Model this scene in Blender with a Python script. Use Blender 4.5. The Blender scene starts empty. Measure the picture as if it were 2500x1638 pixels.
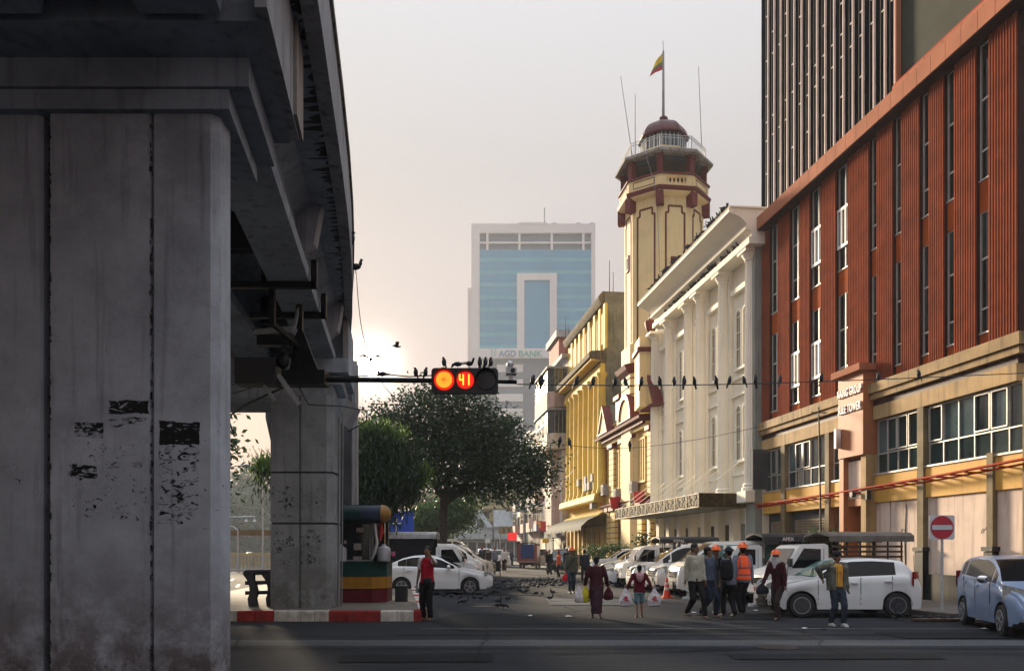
import bpy, bmesh, math, random
import numpy as np
from mathutils import Vector, Matrix, Euler
random.seed(7)
R = math.radians
scene = bpy.context.scene
COL = scene.collection

# ------------------------------------------------------------------ camera, sky, sun, exposure
CH = 1.62            # camera height
cam_d = bpy.data.cameras.new('camera'); cam = bpy.data.objects.new('camera', cam_d); COL.objects.link(cam)
cam.location = (0, 0, CH); cam.rotation_euler = (R(90), 0, 0)
cam_d.lens = 28.8; cam_d.sensor_width = 36; cam_d.shift_y = 0.2104
cam_d.clip_start = 0.1; cam_d.clip_end = 3000
scene.camera = cam
SUN_EL, SUN_AZ = R(12.8), R(-23)     # azimuth from +Y, negative to the left
SUN = Vector((math.sin(SUN_AZ)*math.cos(SUN_EL), math.cos(SUN_AZ)*math.cos(SUN_EL), math.sin(SUN_EL)))
world = bpy.data.worlds.new('World'); scene.world = world; world.use_nodes = True
wn, wl = world.node_tree.nodes, world.node_tree.links
wn.clear()
w_out = wn.new('ShaderNodeOutputWorld'); w_bg = wn.new('ShaderNodeBackground')
w_sky = wn.new('ShaderNodeTexSky'); w_sky.sky_type = 'NISHITA'; w_sky.sun_disc = False
w_sky.sun_elevation = SUN_EL; w_sky.sun_rotation = SUN_AZ; w_sky.dust_density = 4.0; w_sky.air_density = 1.2
w_tc = wn.new('ShaderNodeTexCoord'); w_sep = wn.new('ShaderNodeSeparateXYZ')
wl.new(w_tc.outputs['Generated'], w_sep.inputs[0])
w_ramp = wn.new('ShaderNodeValToRGB'); wl.new(w_sep.outputs['Z'], w_ramp.inputs[0])
rc = w_ramp.color_ramp
SKYRAMP = [(0.0, (.245, .176, .165)), (0.10, (.238, .182, .174)), (0.26, (.226, .195, .194)), (0.42, (.222, .214, .220)), (0.6, (.30, .31, .335)), (1.0, (.80, .90, 1.04))]
rc.elements[0].position = SKYRAMP[0][0]; rc.elements[0].color = SKYRAMP[0][1]+(1,)
rc.elements[1].position = 1.0; rc.elements[1].color = SKYRAMP[-1][1]+(1,)
for p_, c_ in SKYRAMP[1:-1]:
    e_ = rc.elements.new(p_); e_.color = c_+(1,)
def wmath(op, a, b=None, clamp=False):
    n = wn.new('ShaderNodeMath'); n.operation = op; n.use_clamp = clamp
    for i, x in enumerate((a, b)):
        if x is None: continue
        if isinstance(x, (int, float)): n.inputs[i].default_value = x
        else: wl.new(x, n.inputs[i])
    return n.outputs[0]
w_dot = wn.new('ShaderNodeVectorMath'); w_dot.operation = 'DOT_PRODUCT'
VS = Vector(((905-1250), 2000, (1345-893))).normalized()      # where the veiled disc shows
wl.new(w_tc.outputs['Generated'], w_dot.inputs[0]); w_dot.inputs[1].default_value = VS
w_d = wmath('MAXIMUM', w_dot.outputs['Value'], 0.0)
def wscale(colr, fac):
    n = wn.new('ShaderNodeVectorMath'); n.operation = 'SCALE'
    if isinstance(colr, tuple): n.inputs[0].default_value = colr
    else: wl.new(colr, n.inputs[0])
    if isinstance(fac, (int, float)): n.inputs['Scale'].default_value = fac
    else: wl.new(fac, n.inputs['Scale'])
    return n.outputs[0]
def wadd(a, b):
    n = wn.new('ShaderNodeVectorMath'); n.operation = 'ADD'; wl.new(a, n.inputs[0]); wl.new(b, n.inputs[1]); return n.outputs[0]
SKY_K, NISH_K = 7.6, 0.02
tot = wadd(wscale(w_ramp.outputs['Color'], SKY_K), wscale(w_sky.outputs[0], NISH_K))
tot = wadd(tot, wscale((1.0, .76, .58), wmath('MULTIPLY', wmath('POWER', w_d, 3.0), .20)))       # broad bright side of the sky
tot = wadd(tot, wscale((1.0, .82, .68), wmath('MULTIPLY', wmath('POWER', w_d, 500.0), .7)))      # aureole round the sun
tot = wadd(tot, wscale((1.0, .88, .74), wmath('MULTIPLY', wmath('POWER', w_d, 3500.0), 14.0)))
tot = wadd(tot, wscale((1.0, .93, .80), wmath('MULTIPLY', wmath('GREATER_THAN', w_d, math.cos(R(.62))), 400.0)))  # sun disc seen through haze
wl.new(tot, w_bg.inputs['Color']); w_bg.inputs['Strength'].default_value = 0.1
wl.new(w_bg.outputs[0], w_out.inputs['Surface'])
sun_d = bpy.data.lights.new('sun', 'SUN'); sun_d.energy = 4.4; sun_d.angle = R(8); sun_d.color = (1.0, .81, .57)
sun_o = bpy.data.objects.new('sun', sun_d); COL.objects.link(sun_o); sun_o.location = (0, 0, 60)
sun_o.rotation_euler = (-SUN).to_track_quat('-Z', 'Y').to_euler()
scene.view_settings.view_transform = 'Standard'; scene.view_settings.look = 'None'
scene.view_settings.exposure = 1.65; scene.view_settings.gamma = 1.0; scene.view_settings.use_curve_mapping = False
scene.cycles.max_bounces = 6; scene.cycles.diffuse_bounces = 3; scene.cycles.volume_bounces = 1
scene.cycles.transparent_max_bounces = 6; scene.cycles.glossy_bounces = 3; scene.cycles.caustics_reflective = False
scene.cycles.caustics_refractive = False; scene.cycles.use_denoising = True; scene.cycles.sample_clamp_indirect = 4

# ------------------------------------------------------------------ measuring: the photograph's 2500 px frame turned into real places
def P(u, v, Y): return Vector(((u-1250)/2000*Y, Y, CH+(1345-v)/2000*Y))
def GY(v): return CH*2000/(v-1345)
def G(u, v): Y = GY(v); return Vector(((u-1250)/2000*Y, Y, 0))
def zz(z): return CH+(z-1.55)*1.045
FA = 16.0; FS = .135; FN = math.sqrt(1+FS*FS)
FROT = math.atan2(1, -FS)
def fT(u, off=0.0):
    """distance along the right-hand street front for a sight line u on the plane `off` metres proud of it"""
    a = FA-off*FN; Y = a/((u-1250)/2000+FS); X = (u-1250)/2000*Y
    return (-(X-FA)*FS+Y)/FN
def fZ(u, v, off=0.0):
    a = FA-off*FN; Y = a/((u-1250)/2000+FS)
    return CH+(1345-v)/2000*Y
def fW(t, y, z=0):   # facade frame to world
    return Vector((FA-FS/FN*t-y/FN, t/FN-y*FS/FN, z))

# ------------------------------------------------------------------ object helpers
def tag(o, label=None, cat=None, group=None, kind=None):
    if label: o['label'] = label
    if cat: o['category'] = cat
    if group: o['group'] = group
    if kind: o['kind'] = kind
    return o
def empty(name, loc=(0, 0, 0), rz=0.0, label=None, cat=None, group=None, parent=None):
    o = bpy.data.objects.new(name, None); COL.objects.link(o)
    o.location = loc; o.rotation_euler = (0, 0, rz); o.empty_display_size = .3
    if parent: o.parent = parent
    return tag(o, label, cat, group)
def kids(o): return [c for c in COL.objects if c.parent == o]
def link(name, me, parent=None, loc=None, rot=None, scale=None):
    o = bpy.data.objects.new(name, me); COL.objects.link(o)
    if parent: o.parent = parent
    if loc is not None: o.location = loc
    if rot is not None: o.rotation_euler = rot
    if scale is not None: o.scale = scale
    return o
def copy_tree(o, parent=None, children=None):
    c = o.copy(); COL.objects.link(c); c.parent = parent
    for ch in (children if children is not None else list(o.children)):
        copy_tree(ch, c)
    return c

class MB:
    def __init__(s): s.v = []; s.f = []; s.m = []; s.mi = 0
    def add(s, vs, fs, mi=None):
        n = len(s.v); s.v.extend([tuple(p) for p in vs]); k = s.mi if mi is None else mi
        for f in fs: s.f.append(tuple(i+n for i in f)); s.m.append(k)
        return s
    def box(s, x0, x1, y0, y1, z0, z1, mi=None):
        if x0 > x1: x0, x1 = x1, x0
        if y0 > y1: y0, y1 = y1, y0
        if z0 > z1: z0, z1 = z1, z0
        return s.add([(x0,y0,z0),(x1,y0,z0),(x1,y1,z0),(x0,y1,z0),(x0,y0,z1),(x1,y0,z1),(x1,y1,z1),(x0,y1,z1)],
              [(0,3,2,1),(4,5,6,7),(0,1,5,4),(1,2,6,5),(2,3,7,6),(3,0,4,7)], mi)
    def obox(s, c, ax, ay, az, mi=None):
        """box with centre c and half-axis vectors"""
        c = Vector(c); ax = Vector(ax); ay = Vector(ay); az = Vector(az); vs = []
        for k in (-1, 1):
            for i, j in ((-1,-1),(1,-1),(1,1),(-1,1)): vs.append(c+ax*i+ay*j+az*k)
        return s.add(vs, [(0,3,2,1),(4,5,6,7),(0,1,5,4),(1,2,6,5),(2,3,7,6),(3,0,4,7)], mi)
    def bar(s, a, b, w, h=None, up=(0, 0, 1), mi=None):
        a = Vector(a); b = Vector(b); h = w if h is None else h
        d = (b-a)/2; u = Vector(up); sd = d.cross(u)
        if sd.length < 1e-6: sd = d.cross(Vector((1, 0, 0)))
        sd.normalize(); u2 = sd.cross(d).normalized()
        return s.obox((a+b)/2, d, sd*w/2, u2*h/2, mi)
    def prism(s, poly, a, b, axis='z', mi=None, caps=True):
        """extrude 2-D polygon from a to b. axis z: poly=(x,y); axis x: poly=(y,z); axis y: poly=(x,z)"""
        n = len(poly)
        def pt(p, h):
            return (p[0], p[1], h) if axis == 'z' else ((h, p[0], p[1]) if axis == 'x' else (p[0], h, p[1]))
        vs = [pt(p, a) for p in poly]+[pt(p, b) for p in poly]
        fs = [(i, (i+1) % n, n+(i+1) % n, n+i) for i in range(n)]
        if caps: fs += [tuple(range(n))[::-1], tuple(range(n, 2*n))]
        return s.add(vs, fs, mi)
    def cyl(s, a, b, r0, r1=None, n=10, caps=True, mi=None):
        a = Vector(a); b = Vector(b); r1 = r0 if r1 is None else r1
        d = (b-a).normalized(); x = d.orthogonal().normalized(); y = d.cross(x); vs = []
        for c, r in ((a, r0), (b, r1)):
            for i in range(n):
                t = 2*math.pi*i/n; vs.append(c+x*math.cos(t)*r+y*math.sin(t)*r)
        fs = [(i, (i+1) % n, n+(i+1) % n, n+i) for i in range(n)]
        if caps: fs += [tuple(range(n))[::-1], tuple(range(n, 2*n))]
        return s.add(vs, fs, mi)
    def tube(s, pts, r, n=6, mi=None):
        pts = [Vector(p) for p in pts]; rs = r if isinstance(r, (list, tuple)) else [r]*len(pts)
        vs = []; d0 = (pts[1]-pts[0]).normalized(); x = d0.orthogonal().normalized()
        for i, p in enumerate(pts):
            d = (pts[min(i+1, len(pts)-1)]-pts[max(i-1, 0)]).normalized()
            x = (x-d*x.dot(d)).normalized(); y = d.cross(x)
            for k in range(n):
                t = 2*math.pi*k/n; vs.append(p+(x*math.cos(t)+y*math.sin(t))*rs[i])
        fs = []
        for i in range(len(pts)-1):
            for k in range(n): fs.append((i*n+k, i*n+(k+1) % n, (i+1)*n+(k+1) % n, (i+1)*n+k))
        fs += [tuple(range(n))[::-1], tuple(range((len(pts)-1)*n, len(pts)*n))]
        return s.add(vs, fs, mi)
    def lathe(s, prof, c=(0, 0, 0), n=12, mi=None, axis='z', ph=0.0):
        vs = []
        for r, z in prof:
            for i in range(n):
                t = 2*math.pi*i/n+ph
                if axis == 'z': vs.append((c[0]+r*math.cos(t), c[1]+r*math.sin(t), c[2]+z))
                elif axis == 'y': vs.append((c[0]+r*math.cos(t), c[1]+z, c[2]-r*math.sin(t)))
                else: vs.append((c[0]+z, c[1]+r*math.cos(t), c[2]+r*math.sin(t)))
        fs = []
        for j in range(len(prof)-1):
            for i in range(n): fs.append((j*n+i, j*n+(i+1) % n, (j+1)*n+(i+1) % n, (j+1)*n+i))
        fs += [tuple(range(n))[::-1], tuple(range((len(prof)-1)*n, len(prof)*n))]
        return s.add(vs, fs, mi)
    def ell(s, c, rx, ry, rz, nu=10, nv=7, mi=None):
        vs = [(c[0], c[1], c[2]+rz)]; fs = []
        for j in range(1, nv):
            ph = math.pi*j/nv
            for i in range(nu):
                t = 2*math.pi*i/nu
                vs.append((c[0]+rx*math.sin(ph)*math.cos(t), c[1]+ry*math.sin(ph)*math.sin(t), c[2]+rz*math.cos(ph)))
        vs.append((c[0], c[1], c[2]-rz)); L = len(vs)-1
        for i in range(nu): fs.append((0, 1+i, 1+(i+1) % nu))
        for j in range(nv-2):
            for i in range(nu):
                a = 1+j*nu+i; b = 1+j*nu+(i+1) % nu; fs.append((a, a+nu, b+nu, b))
        for i in range(nu): fs.append((L, 1+(nv-2)*nu+(i+1) % nu, 1+(nv-2)*nu+i))
        return s.add(vs, fs, mi)
    def quad(s, a, b, c, d, mi=None): return s.add([a, b, c, d], [(0, 1, 2, 3)], mi)
    def xform(s, M, start=0):
        for i in range(start, len(s.v)): s.v[i] = tuple(M @ Vector(s.v[i]))
        return s
    def mesh(s, name, mats, smooth=None, weld=False):
        me = bpy.data.meshes.new(name); me.from_pydata(s.v, [], s.f)
        for m in (mats if isinstance(mats, (list, tuple)) else [mats]): me.materials.append(m)
        if any(s.m): me.polygons.foreach_set('material_index', s.m)
        if weld:
            bm = bmesh.new(); bm.from_mesh(me); bmesh.ops.remove_doubles(bm, verts=bm.verts, dist=1e-4); bm.to_mesh(me); bm.free()
        if smooth is not None:
            me.polygons.foreach_set('use_smooth', [True]*len(me.polygons)); me.update()
            me.set_sharp_from_angle(angle=R(smooth))
        me.update(); return me
    def build(s, name, mats, parent=None, smooth=None, loc=None, rot=None, weld=False, **kw):
        o = link(name, s.mesh(name, mats, smooth, weld), parent, loc, rot)
        return tag(o, **kw) if kw else o

# ------------------------------------------------------------------ materials
MATS = {}
def node(nt, t, **kw):
    n = nt.nodes.new(t)
    for k, v in kw.items(): setattr(n, k, v)
    return n
def pm(name, col, rough=.65, var=.16, scale=2.0, col2=None, bump=.15, bscale=30.0, metal=0.0, streak=0.0, streakcol=(.03, .028, .025),
       grime=0.0, spec=.22, coat=0.0, emit=None, es=1.0, detail=6.0, fine=.0):
    """procedural surface: base colour with two noises, vertical rain streaks, grime patches and fine relief"""
    if name in MATS: return MATS[name]
    m = bpy.data.materials.new(name); m.use_nodes = True; nt = m.node_tree; L = nt.links
    b = nt.nodes['Principled BSDF']; b.inputs['Roughness'].default_value = rough; b.inputs['Metallic'].default_value = metal
    b.inputs['Specular IOR Level'].default_value = spec
    if coat: b.inputs['Coat Weight'].default_value = coat; b.inputs['Coat Roughness'].default_value = .08
    tc = node(nt, 'ShaderNodeTexCoord'); co = tc.outputs['Object']
    nz = node(nt, 'ShaderNodeTexNoise'); nz.inputs['Scale'].default_value = scale; nz.inputs['Detail'].default_value = detail
    nz.inputs['Roughness'].default_value = .6; L.new(co, nz.inputs['Vector'])
    c2 = col2 or tuple(max(0, c*(1-var*2)) for c in col)
    mx = node(nt, 'ShaderNodeMix', data_type='RGBA'); rp = node(nt, 'ShaderNodeMapRange')
    rp.inputs['From Min'].default_value = .3; rp.inputs['From Max'].default_value = .7
    L.new(nz.outputs['Fac'], rp.inputs['Value']); L.new(rp.outputs[0], mx.inputs['Factor'])
    mx.inputs['A'].default_value = tuple(c2)+(1,); mx.inputs['B'].default_value = tuple(col)+(1,)
    out = mx.outputs['Result']
    def layer(out, fac, c):
        k = node(nt, 'ShaderNodeMix', data_type='RGBA'); L.new(fac, k.inputs['Factor']); L.new(out, k.inputs['A'])
        k.inputs['B'].default_value = tuple(c)+(1,); return k.outputs['Result']
    if streak:
        mp = node(nt, 'ShaderNodeMapping'); mp.inputs['Scale'].default_value = (1.0, 1.0, .07); L.new(co, mp.inputs['Vector'])
        n2 = node(nt, 'ShaderNodeTexNoise'); n2.inputs['Scale'].default_value = 7.0; n2.inputs['Detail'].default_value = 5
        L.new(mp.outputs[0], n2.inputs['Vector'])
        r2 = node(nt, 'ShaderNodeMapRange'); r2.inputs['From Min'].default_value = .52; r2.inputs['From Max'].default_value = .78
        r2.inputs['To Max'].default_value = streak; L.new(n2.outputs['Fac'], r2.inputs['Value']); out = layer(out, r2.outputs[0], streakcol)
    if grime:
        n3 = node(nt, 'ShaderNodeTexNoise'); n3.inputs['Scale'].default_value = scale*.35+.3; n3.inputs['Detail'].default_value = 8
        n3.inputs['Roughness'].default_value = .7; L.new(co, n3.inputs['Vector'])
        r3 = node(nt, 'ShaderNodeMapRange'); r3.inputs['From Min'].default_value = .5; r3.inputs['From Max'].default_value = .72
        r3.inputs['To Max'].default_value = grime; L.new(n3.outputs['Fac'], r3.inputs['Value']); out = layer(out, r3.outputs[0], streakcol)
    if fine:
        n4 = node(nt, 'ShaderNodeTexNoise'); n4.inputs['Scale'].default_value = 90; n4.inputs['Detail'].default_value = 2; L.new(co, n4.inputs['Vector'])
        r4 = node(nt, 'ShaderNodeMapRange'); r4.inputs['From Min'].default_value = .45; r4.inputs['From Max'].default_value = .75
        r4.inputs['To Max'].default_value = fine; L.new(n4.outputs['Fac'], r4.inputs['Value']); out = layer(out, r4.outputs[0], tuple(min(1, c*2.6+.02) for c in col))
    L.new(out, b.inputs['Base Color'])
    if bump:
        n5 = node(nt, 'ShaderNodeTexNoise'); n5.inputs['Scale'].default_value = bscale; n5.inputs['Detail'].default_value = 4; L.new(co, n5.inputs['Vector'])
        bp = node(nt, 'ShaderNodeBump'); bp.inputs['Strength'].default_value = bump; bp.inputs['Distance'].default_value = .02
        L.new(n5.outputs['Fac'], bp.inputs['Height']); L.new(bp.outputs[0], b.inputs['Normal'])
    if emit: b.inputs['Emission Color'].default_value = tuple(emit)+(1,); b.inputs['Emission Strength'].default_value = es
    m['out'] = 1; MATS[name] = m; return m
def flat(name, col, rough=.5, metal=0.0, spec=.5, emit=None, es=1.0, coat=0.0, bump=0.0):
    return pm(name, col, rough, var=.06, scale=5, bump=bump, metal=metal, spec=spec, emit=emit, es=es, coat=coat)
def glass(name, col, rough=.08, metal=0.0, var=.3):
    return pm(name, col, rough, var=var, scale=1.1, bump=.03, bscale=3, spec=.45, metal=metal)
# ------------------------------------------------------------------ materials used by many things
def poster_concrete(name, base, rects, foot=(.06, .032, .027), dirt=.6):
    """bare concrete with torn poster remains inside rectangles (x0,x1,z0,z1,threshold,scale) and a dirty foot"""
    m = bpy.data.materials.new(name); m.use_nodes = True; nt = m.node_tree; L = nt.links; b = nt.nodes['Principled BSDF']
    b.inputs['Roughness'].default_value = .82; b.inputs['Specular IOR Level'].default_value = .25
    tc = node(nt, 'ShaderNodeTexCoord'); co = tc.outputs['Object']; sp = node(nt, 'ShaderNodeSeparateXYZ'); L.new(co, sp.inputs[0])
    def mth(op, a, c=None, clamp=False):
        n = node(nt, 'ShaderNodeMath', operation=op, use_clamp=clamp)
        for i, x in enumerate((a, c)):
            if x is None: continue
            if isinstance(x, (int, float)): n.inputs[i].default_value = x
            else: L.new(x, n.inputs[i])
        return n.outputs[0]
    def noise(scale, detail=5, rough=.6, vec=None, dist=0.0):
        n = node(nt, 'ShaderNodeTexNoise'); n.inputs['Scale'].default_value = scale; n.inputs['Detail'].default_value = detail
        n.inputs['Roughness'].default_value = rough; n.inputs['Distortion'].default_value = dist; L.new(vec or co, n.inputs['Vector']); return n.outputs['Fac']
    def rng(x, a, c, lo=0.0, hi=1.0):
        n = node(nt, 'ShaderNodeMapRange'); L.new(x, n.inputs['Value']); n.inputs['From Min'].default_value = a; n.inputs['From Max'].default_value = c
        n.inputs['To Min'].default_value = lo; n.inputs['To Max'].default_value = hi; return n.outputs[0]
    def mix(f, a, c):
        n = node(nt, 'ShaderNodeMix', data_type='RGBA'); L.new(f, n.inputs['Factor'])
        for k, x in (('A', a), ('B', c)):
            if isinstance(x, tuple): n.inputs[k].default_value = x+(1,)
            else: L.new(x, n.inputs[k])
        return n.outputs['Result']
    out = mix(rng(noise(1.3, 8), .3, .7), tuple(c*.60 for c in base), base)
    out = mix(rng(noise(.8, 8, .75), .5, .66, 0, .5), out, tuple(c*.38 for c in base))
    out = mix(rng(noise(14, 6, .7), .52, .75, 0, .35), out, tuple(c*.5 for c in base))
    mp = node(nt, 'ShaderNodeMapping'); mp.inputs['Scale'].default_value = (1, 1, .06); L.new(co, mp.inputs['Vector'])
    out = mix(rng(noise(9, 6, .65, mp.outputs[0]), .55, .8, 0, dirt), out, (.03, .03, .03))
    warp = noise(2.2, 5, .7)
    for (x0, x1, z0, z1, th, sc) in rects:
        xx = mth('ADD', sp.outputs['X'], mth('MULTIPLY', mth('SUBTRACT', warp, .5), .10)); z_ = mth('ADD', sp.outputs['Z'], mth('MULTIPLY', mth('SUBTRACT', noise(3.1), .5), .12))
        ins = mth('MULTIPLY', mth('MULTIPLY', mth('GREATER_THAN', xx, x0), mth('LESS_THAN', xx, x1)), mth('MULTIPLY', mth('GREATER_THAN', z_, z0), mth('LESS_THAN', z_, z1)))
        mq = node(nt, 'ShaderNodeMapping'); mq.inputs['Scale'].default_value = (1, 1, 1.7); mq.inputs['Location'].default_value = (x0*3.3, 0, z0*2.7); L.new(co, mq.inputs['Vector'])
        f = mth('MULTIPLY', mth('MULTIPLY', ins, rng(noise(sc, 7, .66, mq.outputs[0], 1.6), th, th+.03)), rng(noise(sc*.33, 4, .6, mq.outputs[0], .8), .40 if th > .45 else .2, .50 if th > .45 else .3))
        out = mix(f, out, (.012, .012, .013))
    ft = mth('MULTIPLY', rng(sp.outputs['Z'], 1.75, .3, 0, 1), rng(noise(2.5, 8, .75), .36, .56), clamp=True)
    out = mix(mth('MULTIPLY', ft, .93), out, foot)
    L.new(out, b.inputs['Base Color'])
    bp = node(nt, 'ShaderNodeBump'); bp.inputs['Strength'].default_value = .35; bp.inputs['Distance'].default_value = .01
    L.new(noise(22, 8, .7), bp.inputs['Height']); L.new(bp.outputs[0], b.inputs['Normal'])
    m['out'] = 1; return m

def asphalt(name, base, worn=.5):
    m = bpy.data.materials.new(name); m.use_nodes = True; nt = m.node_tree; L = nt.links; b = nt.nodes['Principled BSDF']
    b.inputs['Roughness'].default_value = .95; b.inputs['Specular IOR Level'].default_value = .08
    tc = node(nt, 'ShaderNodeTexCoord'); co = tc.outputs['Object']
    def noise(scale, detail=5, rough=.6, sc=(1, 1, 1)):
        mp = node(nt, 'ShaderNodeMapping'); mp.inputs['Scale'].default_value = sc; L.new(co, mp.inputs['Vector'])
        n = node(nt, 'ShaderNodeTexNoise'); n.inputs['Scale'].default_value = scale; n.inputs['Detail'].default_value = detail
        n.inputs['Roughness'].default_value = rough; L.new(mp.outputs[0], n.inputs['Vector']); return n.outputs['Fac']
    def rng(x, a, c, lo=0.0, hi=1.0):
        n = node(nt, 'ShaderNodeMapRange'); L.new(x, n.inputs['Value']); n.inputs['From Min'].default_value = a; n.inputs['From Max'].default_value = c
        n.inputs['To Min'].default_value = lo; n.inputs['To Max'].default_value = hi; return n.outputs[0]
    def mix(f, a, c):
        n = node(nt, 'ShaderNodeMix', data_type='RGBA'); L.new(f, n.inputs['Factor'])
        for k, x in (('A', a), ('B', c)):
            if isinstance(x, tuple): n.inputs[k].default_value = x+(1,)
            else: L.new(x, n.inputs[k])
        return n.outputs['Result']
    out = mix(rng(noise(.35, 7, .65), .3, .7), tuple(c*.72 for c in base), tuple(c*1.25 for c in base))
    out = mix(rng(noise(1.2, 6, .6, (.12, 1.6, 1)), .45, .7, 0, .45*worn), out, tuple(c*2.1 for c in base))     # tyre-polished lanes
    out = mix(rng(noise(1.7, 6, .6, (.1, 1.3, 1)), .55, .75, 0, .55), out, tuple(c*.4 for c in base))            # dark oil lanes
    out = mix(rng(noise(48, 3, .7), .5, .68, 0, .8), out, tuple(min(1, c*3.4) for c in base))                     # bare stones
    out = mix(rng(noise(26, 4, .7), .58, .74, 0, .6), out, tuple(c*.35 for c in base))
    vo = node(nt, 'ShaderNodeTexVoronoi'); vo.feature = 'DISTANCE_TO_EDGE'; vo.inputs['Scale'].default_value = .22
    mpw = node(nt, 'ShaderNodeMix', data_type='VECTOR'); nzz = node(nt, 'ShaderNodeTexNoise'); nzz.inputs['Scale'].default_value = .9; nzz.inputs['Detail'].default_value = 6
    L.new(co, nzz.inputs['Vector']); mpw.inputs['Factor'].default_value = .35; L.new(co, mpw.inputs[4]); L.new(nzz.outputs['Color'], mpw.inputs[5]); L.new(mpw.outputs[1], vo.inputs['Vector'])
    out = mix(rng(vo.outputs['Distance'], .0, .006, .7, 0), out, (.01, .01, .01))
    L.new(out, b.inputs['Base Color'])
    bp = node(nt, 'ShaderNodeBump'); bp.inputs['Strength'].default_value = .5; bp.inputs['Distance'].default_value = .012
    L.new(noise(55, 4, .8), bp.inputs['Height']); L.new(bp.outputs[0], b.inputs['Normal'])
    m['out'] = 1; return m
M = {}
M['asphalt'] = asphalt('asphalt', (.019, .0205, .024))
M['worn'] = asphalt('worn_asphalt', (.052, .054, .058), 1.0)
M['patch'] = asphalt('dark_patch', (.012, .013, .0145), .3)
M['paving'] = pm('paving', (.17, .145, .12), .85, .25, 1.5, grime=.6, bump=.4, fine=.3)
M['sidewalk'] = pm('sidewalk', (.15, .135, .12), .85, .25, 1.2, grime=.7, bump=.4, fine=.2)
M['conc'] = pm('concrete', (.38, .435, .50), .82, .18, 1.1, streak=.5, grime=.35, bump=.3)
M['concL'] = pm('concrete_light', (.38, .385, .41), .8, .15, 1.4, streak=.85, grime=.3, bump=.3)
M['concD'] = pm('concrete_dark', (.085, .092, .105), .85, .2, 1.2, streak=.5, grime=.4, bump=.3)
M['concS'] = pm('concrete_stained', (.40, .36, .32), .85, .25, 2.0, streak=1.0, grime=.8, bump=.3)
M['steelD'] = pm('dark_steel', (.02, .021, .024), .5, .2, 6, metal=.4)
M['black'] = flat('black_matte', (.012, .012, .014), .6)
M['tyre'] = flat('tyre_rubber', (.014, .014, .015), .75)
M['alu'] = pm('aluminium', (.5, .5, .5), .4, .15, 4, metal=.6)
M['greymetal'] = pm('grey_metal', (.28, .29, .30), .5, .15, 5, metal=.3)
M['red'] = pm('red_kerb_paint', (.33, .03, .028), .7, .25, 4, grime=.5, bump=.25, streak=.3)
M['white'] = pm('white_kerb_paint', (.60, .56, .50), .7, .2, 4, grime=.55, bump=.25, streak=.5)

# ------------------------------------------------------------------ ground
def S(b, Y): return b-.14*Y       # overpass / street direction in plan
m = MB(); m.quad((-390, -55, 0), (390, -55, 0), (390, 488, 0), (-390, 488, 0)); m.build('ground', M['asphalt'], kind='structure')
# worn lighter band, dark patches
def sheet(name, poly, z, mat, kind='structure', **kw):
    mm = MB(); mm.add([(x, y, z) for x, y in poly], [tuple(range(len(poly)))]); return mm.build(name, mat, kind=kind, **kw)
def wavy(x0, x1, y0, y1, n=60, a=.05):
    rr = random.Random(int(y0*97)); top = []; bot = []
    for i in range(n+1):
        x = x0+(x1-x0)*i/n; bot.append((x, y0+rr.uniform(-a, a))); top.append((x, y1+rr.uniform(-a, a)))
    return bot+top[::-1]
sheet('road_band', wavy(-30, 40, 14.0, 14.95, 90, .035), .004, M['worn'])
sheet('road_band', wavy(-30, 40, 13.55, 13.72, 90, .05), .004, M['patch'])
sheet('road_band', wavy(-2.2, 8.0, 15.75, 15.95, 40, .06), .004, M['patch'])
sheet('road_patch', [(-1.4, 21.5), (1.2, 21.0), (3.6, 17.2), (5.4, 16.3), (-1.0, 16.4), (-1.9, 18.9)], .004, M['patch'])
sheet('road_band', wavy(-1.9, 14, 17.0, 17.18, 50, .05), .008, M['worn'])
# repairs, cracks and oil marks in the asphalt
M['crack'] = flat('crack_filler', (.006, .006, .007), .9, spec=.05)
for k, (x0, y0, w, h, mt) in enumerate(((-2.6, 11.9, 2.3, .9, 'patch'), (3.4, 12.2, 3.1, .7, 'patch'), (7.2, 15.1, 2.2, 1.2, 'patch'), (1.2, 24.5, 2.6, 3.2, 'worn'), (-.9, 30, 2.0, 6, 'patch'), (4.9, 19.4, 1.4, 1.6, 'patch'))):
    rq = random.Random(k); sheet('road_patch', [(x0+rq.uniform(-.1, .1), y0), (x0+w, y0+rq.uniform(-.1, .1)), (x0+w+rq.uniform(-.1, .2), y0+h), (x0-.05, y0+h+rq.uniform(-.1, .1))], .012+.001*k, M[mt])
def crack(x, y, dx, dy, n, seed):
    rq = random.Random(seed); L_ = []; R_ = []
    for i in range(n):
        w = rq.uniform(.006, .02); L_.append((x-dy*w, y+abs(dx)*w+w)); R_.append((x+dy*w, y-abs(dx)*w-w)); x += dx*rq.uniform(.15, .4)+rq.uniform(-.06, .06); y += dy*rq.uniform(.15, .4)+rq.uniform(-.05, .05)
    sheet('road_crack', L_+R_[::-1], .022, M['crack'])
for a in ((-1.5, 12.8, 1, .12, 22, 1), (2.0, 16.2, 1, .25, 16, 2), (.2, 19.5, .5, .9, 14, 3), (5, 13.2, 1, -.1, 18, 4), (-1.0, 17.9, 1, .05, 26, 5), (1.8, 22, -.2, 1, 16, 6)): crack(*a)
# left-hand far carriageway with lane dashes
M['lanepaint'] = pm('lane_paint', (.45, .45, .44), .7, .25, 5, grime=.7)
for (x, y) in ((-15.5, 45), (-17, 56), (-19, 70), (-22.4, 62), (-12.5, 37), (-20.5, 84), (-26, 88)):
    sheet('lane_marking', [(x, y), (x+.14, y), (x+.14-.30*3, y+3), (x-.30*3, y+3)], .004, M['lanepaint'])
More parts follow.
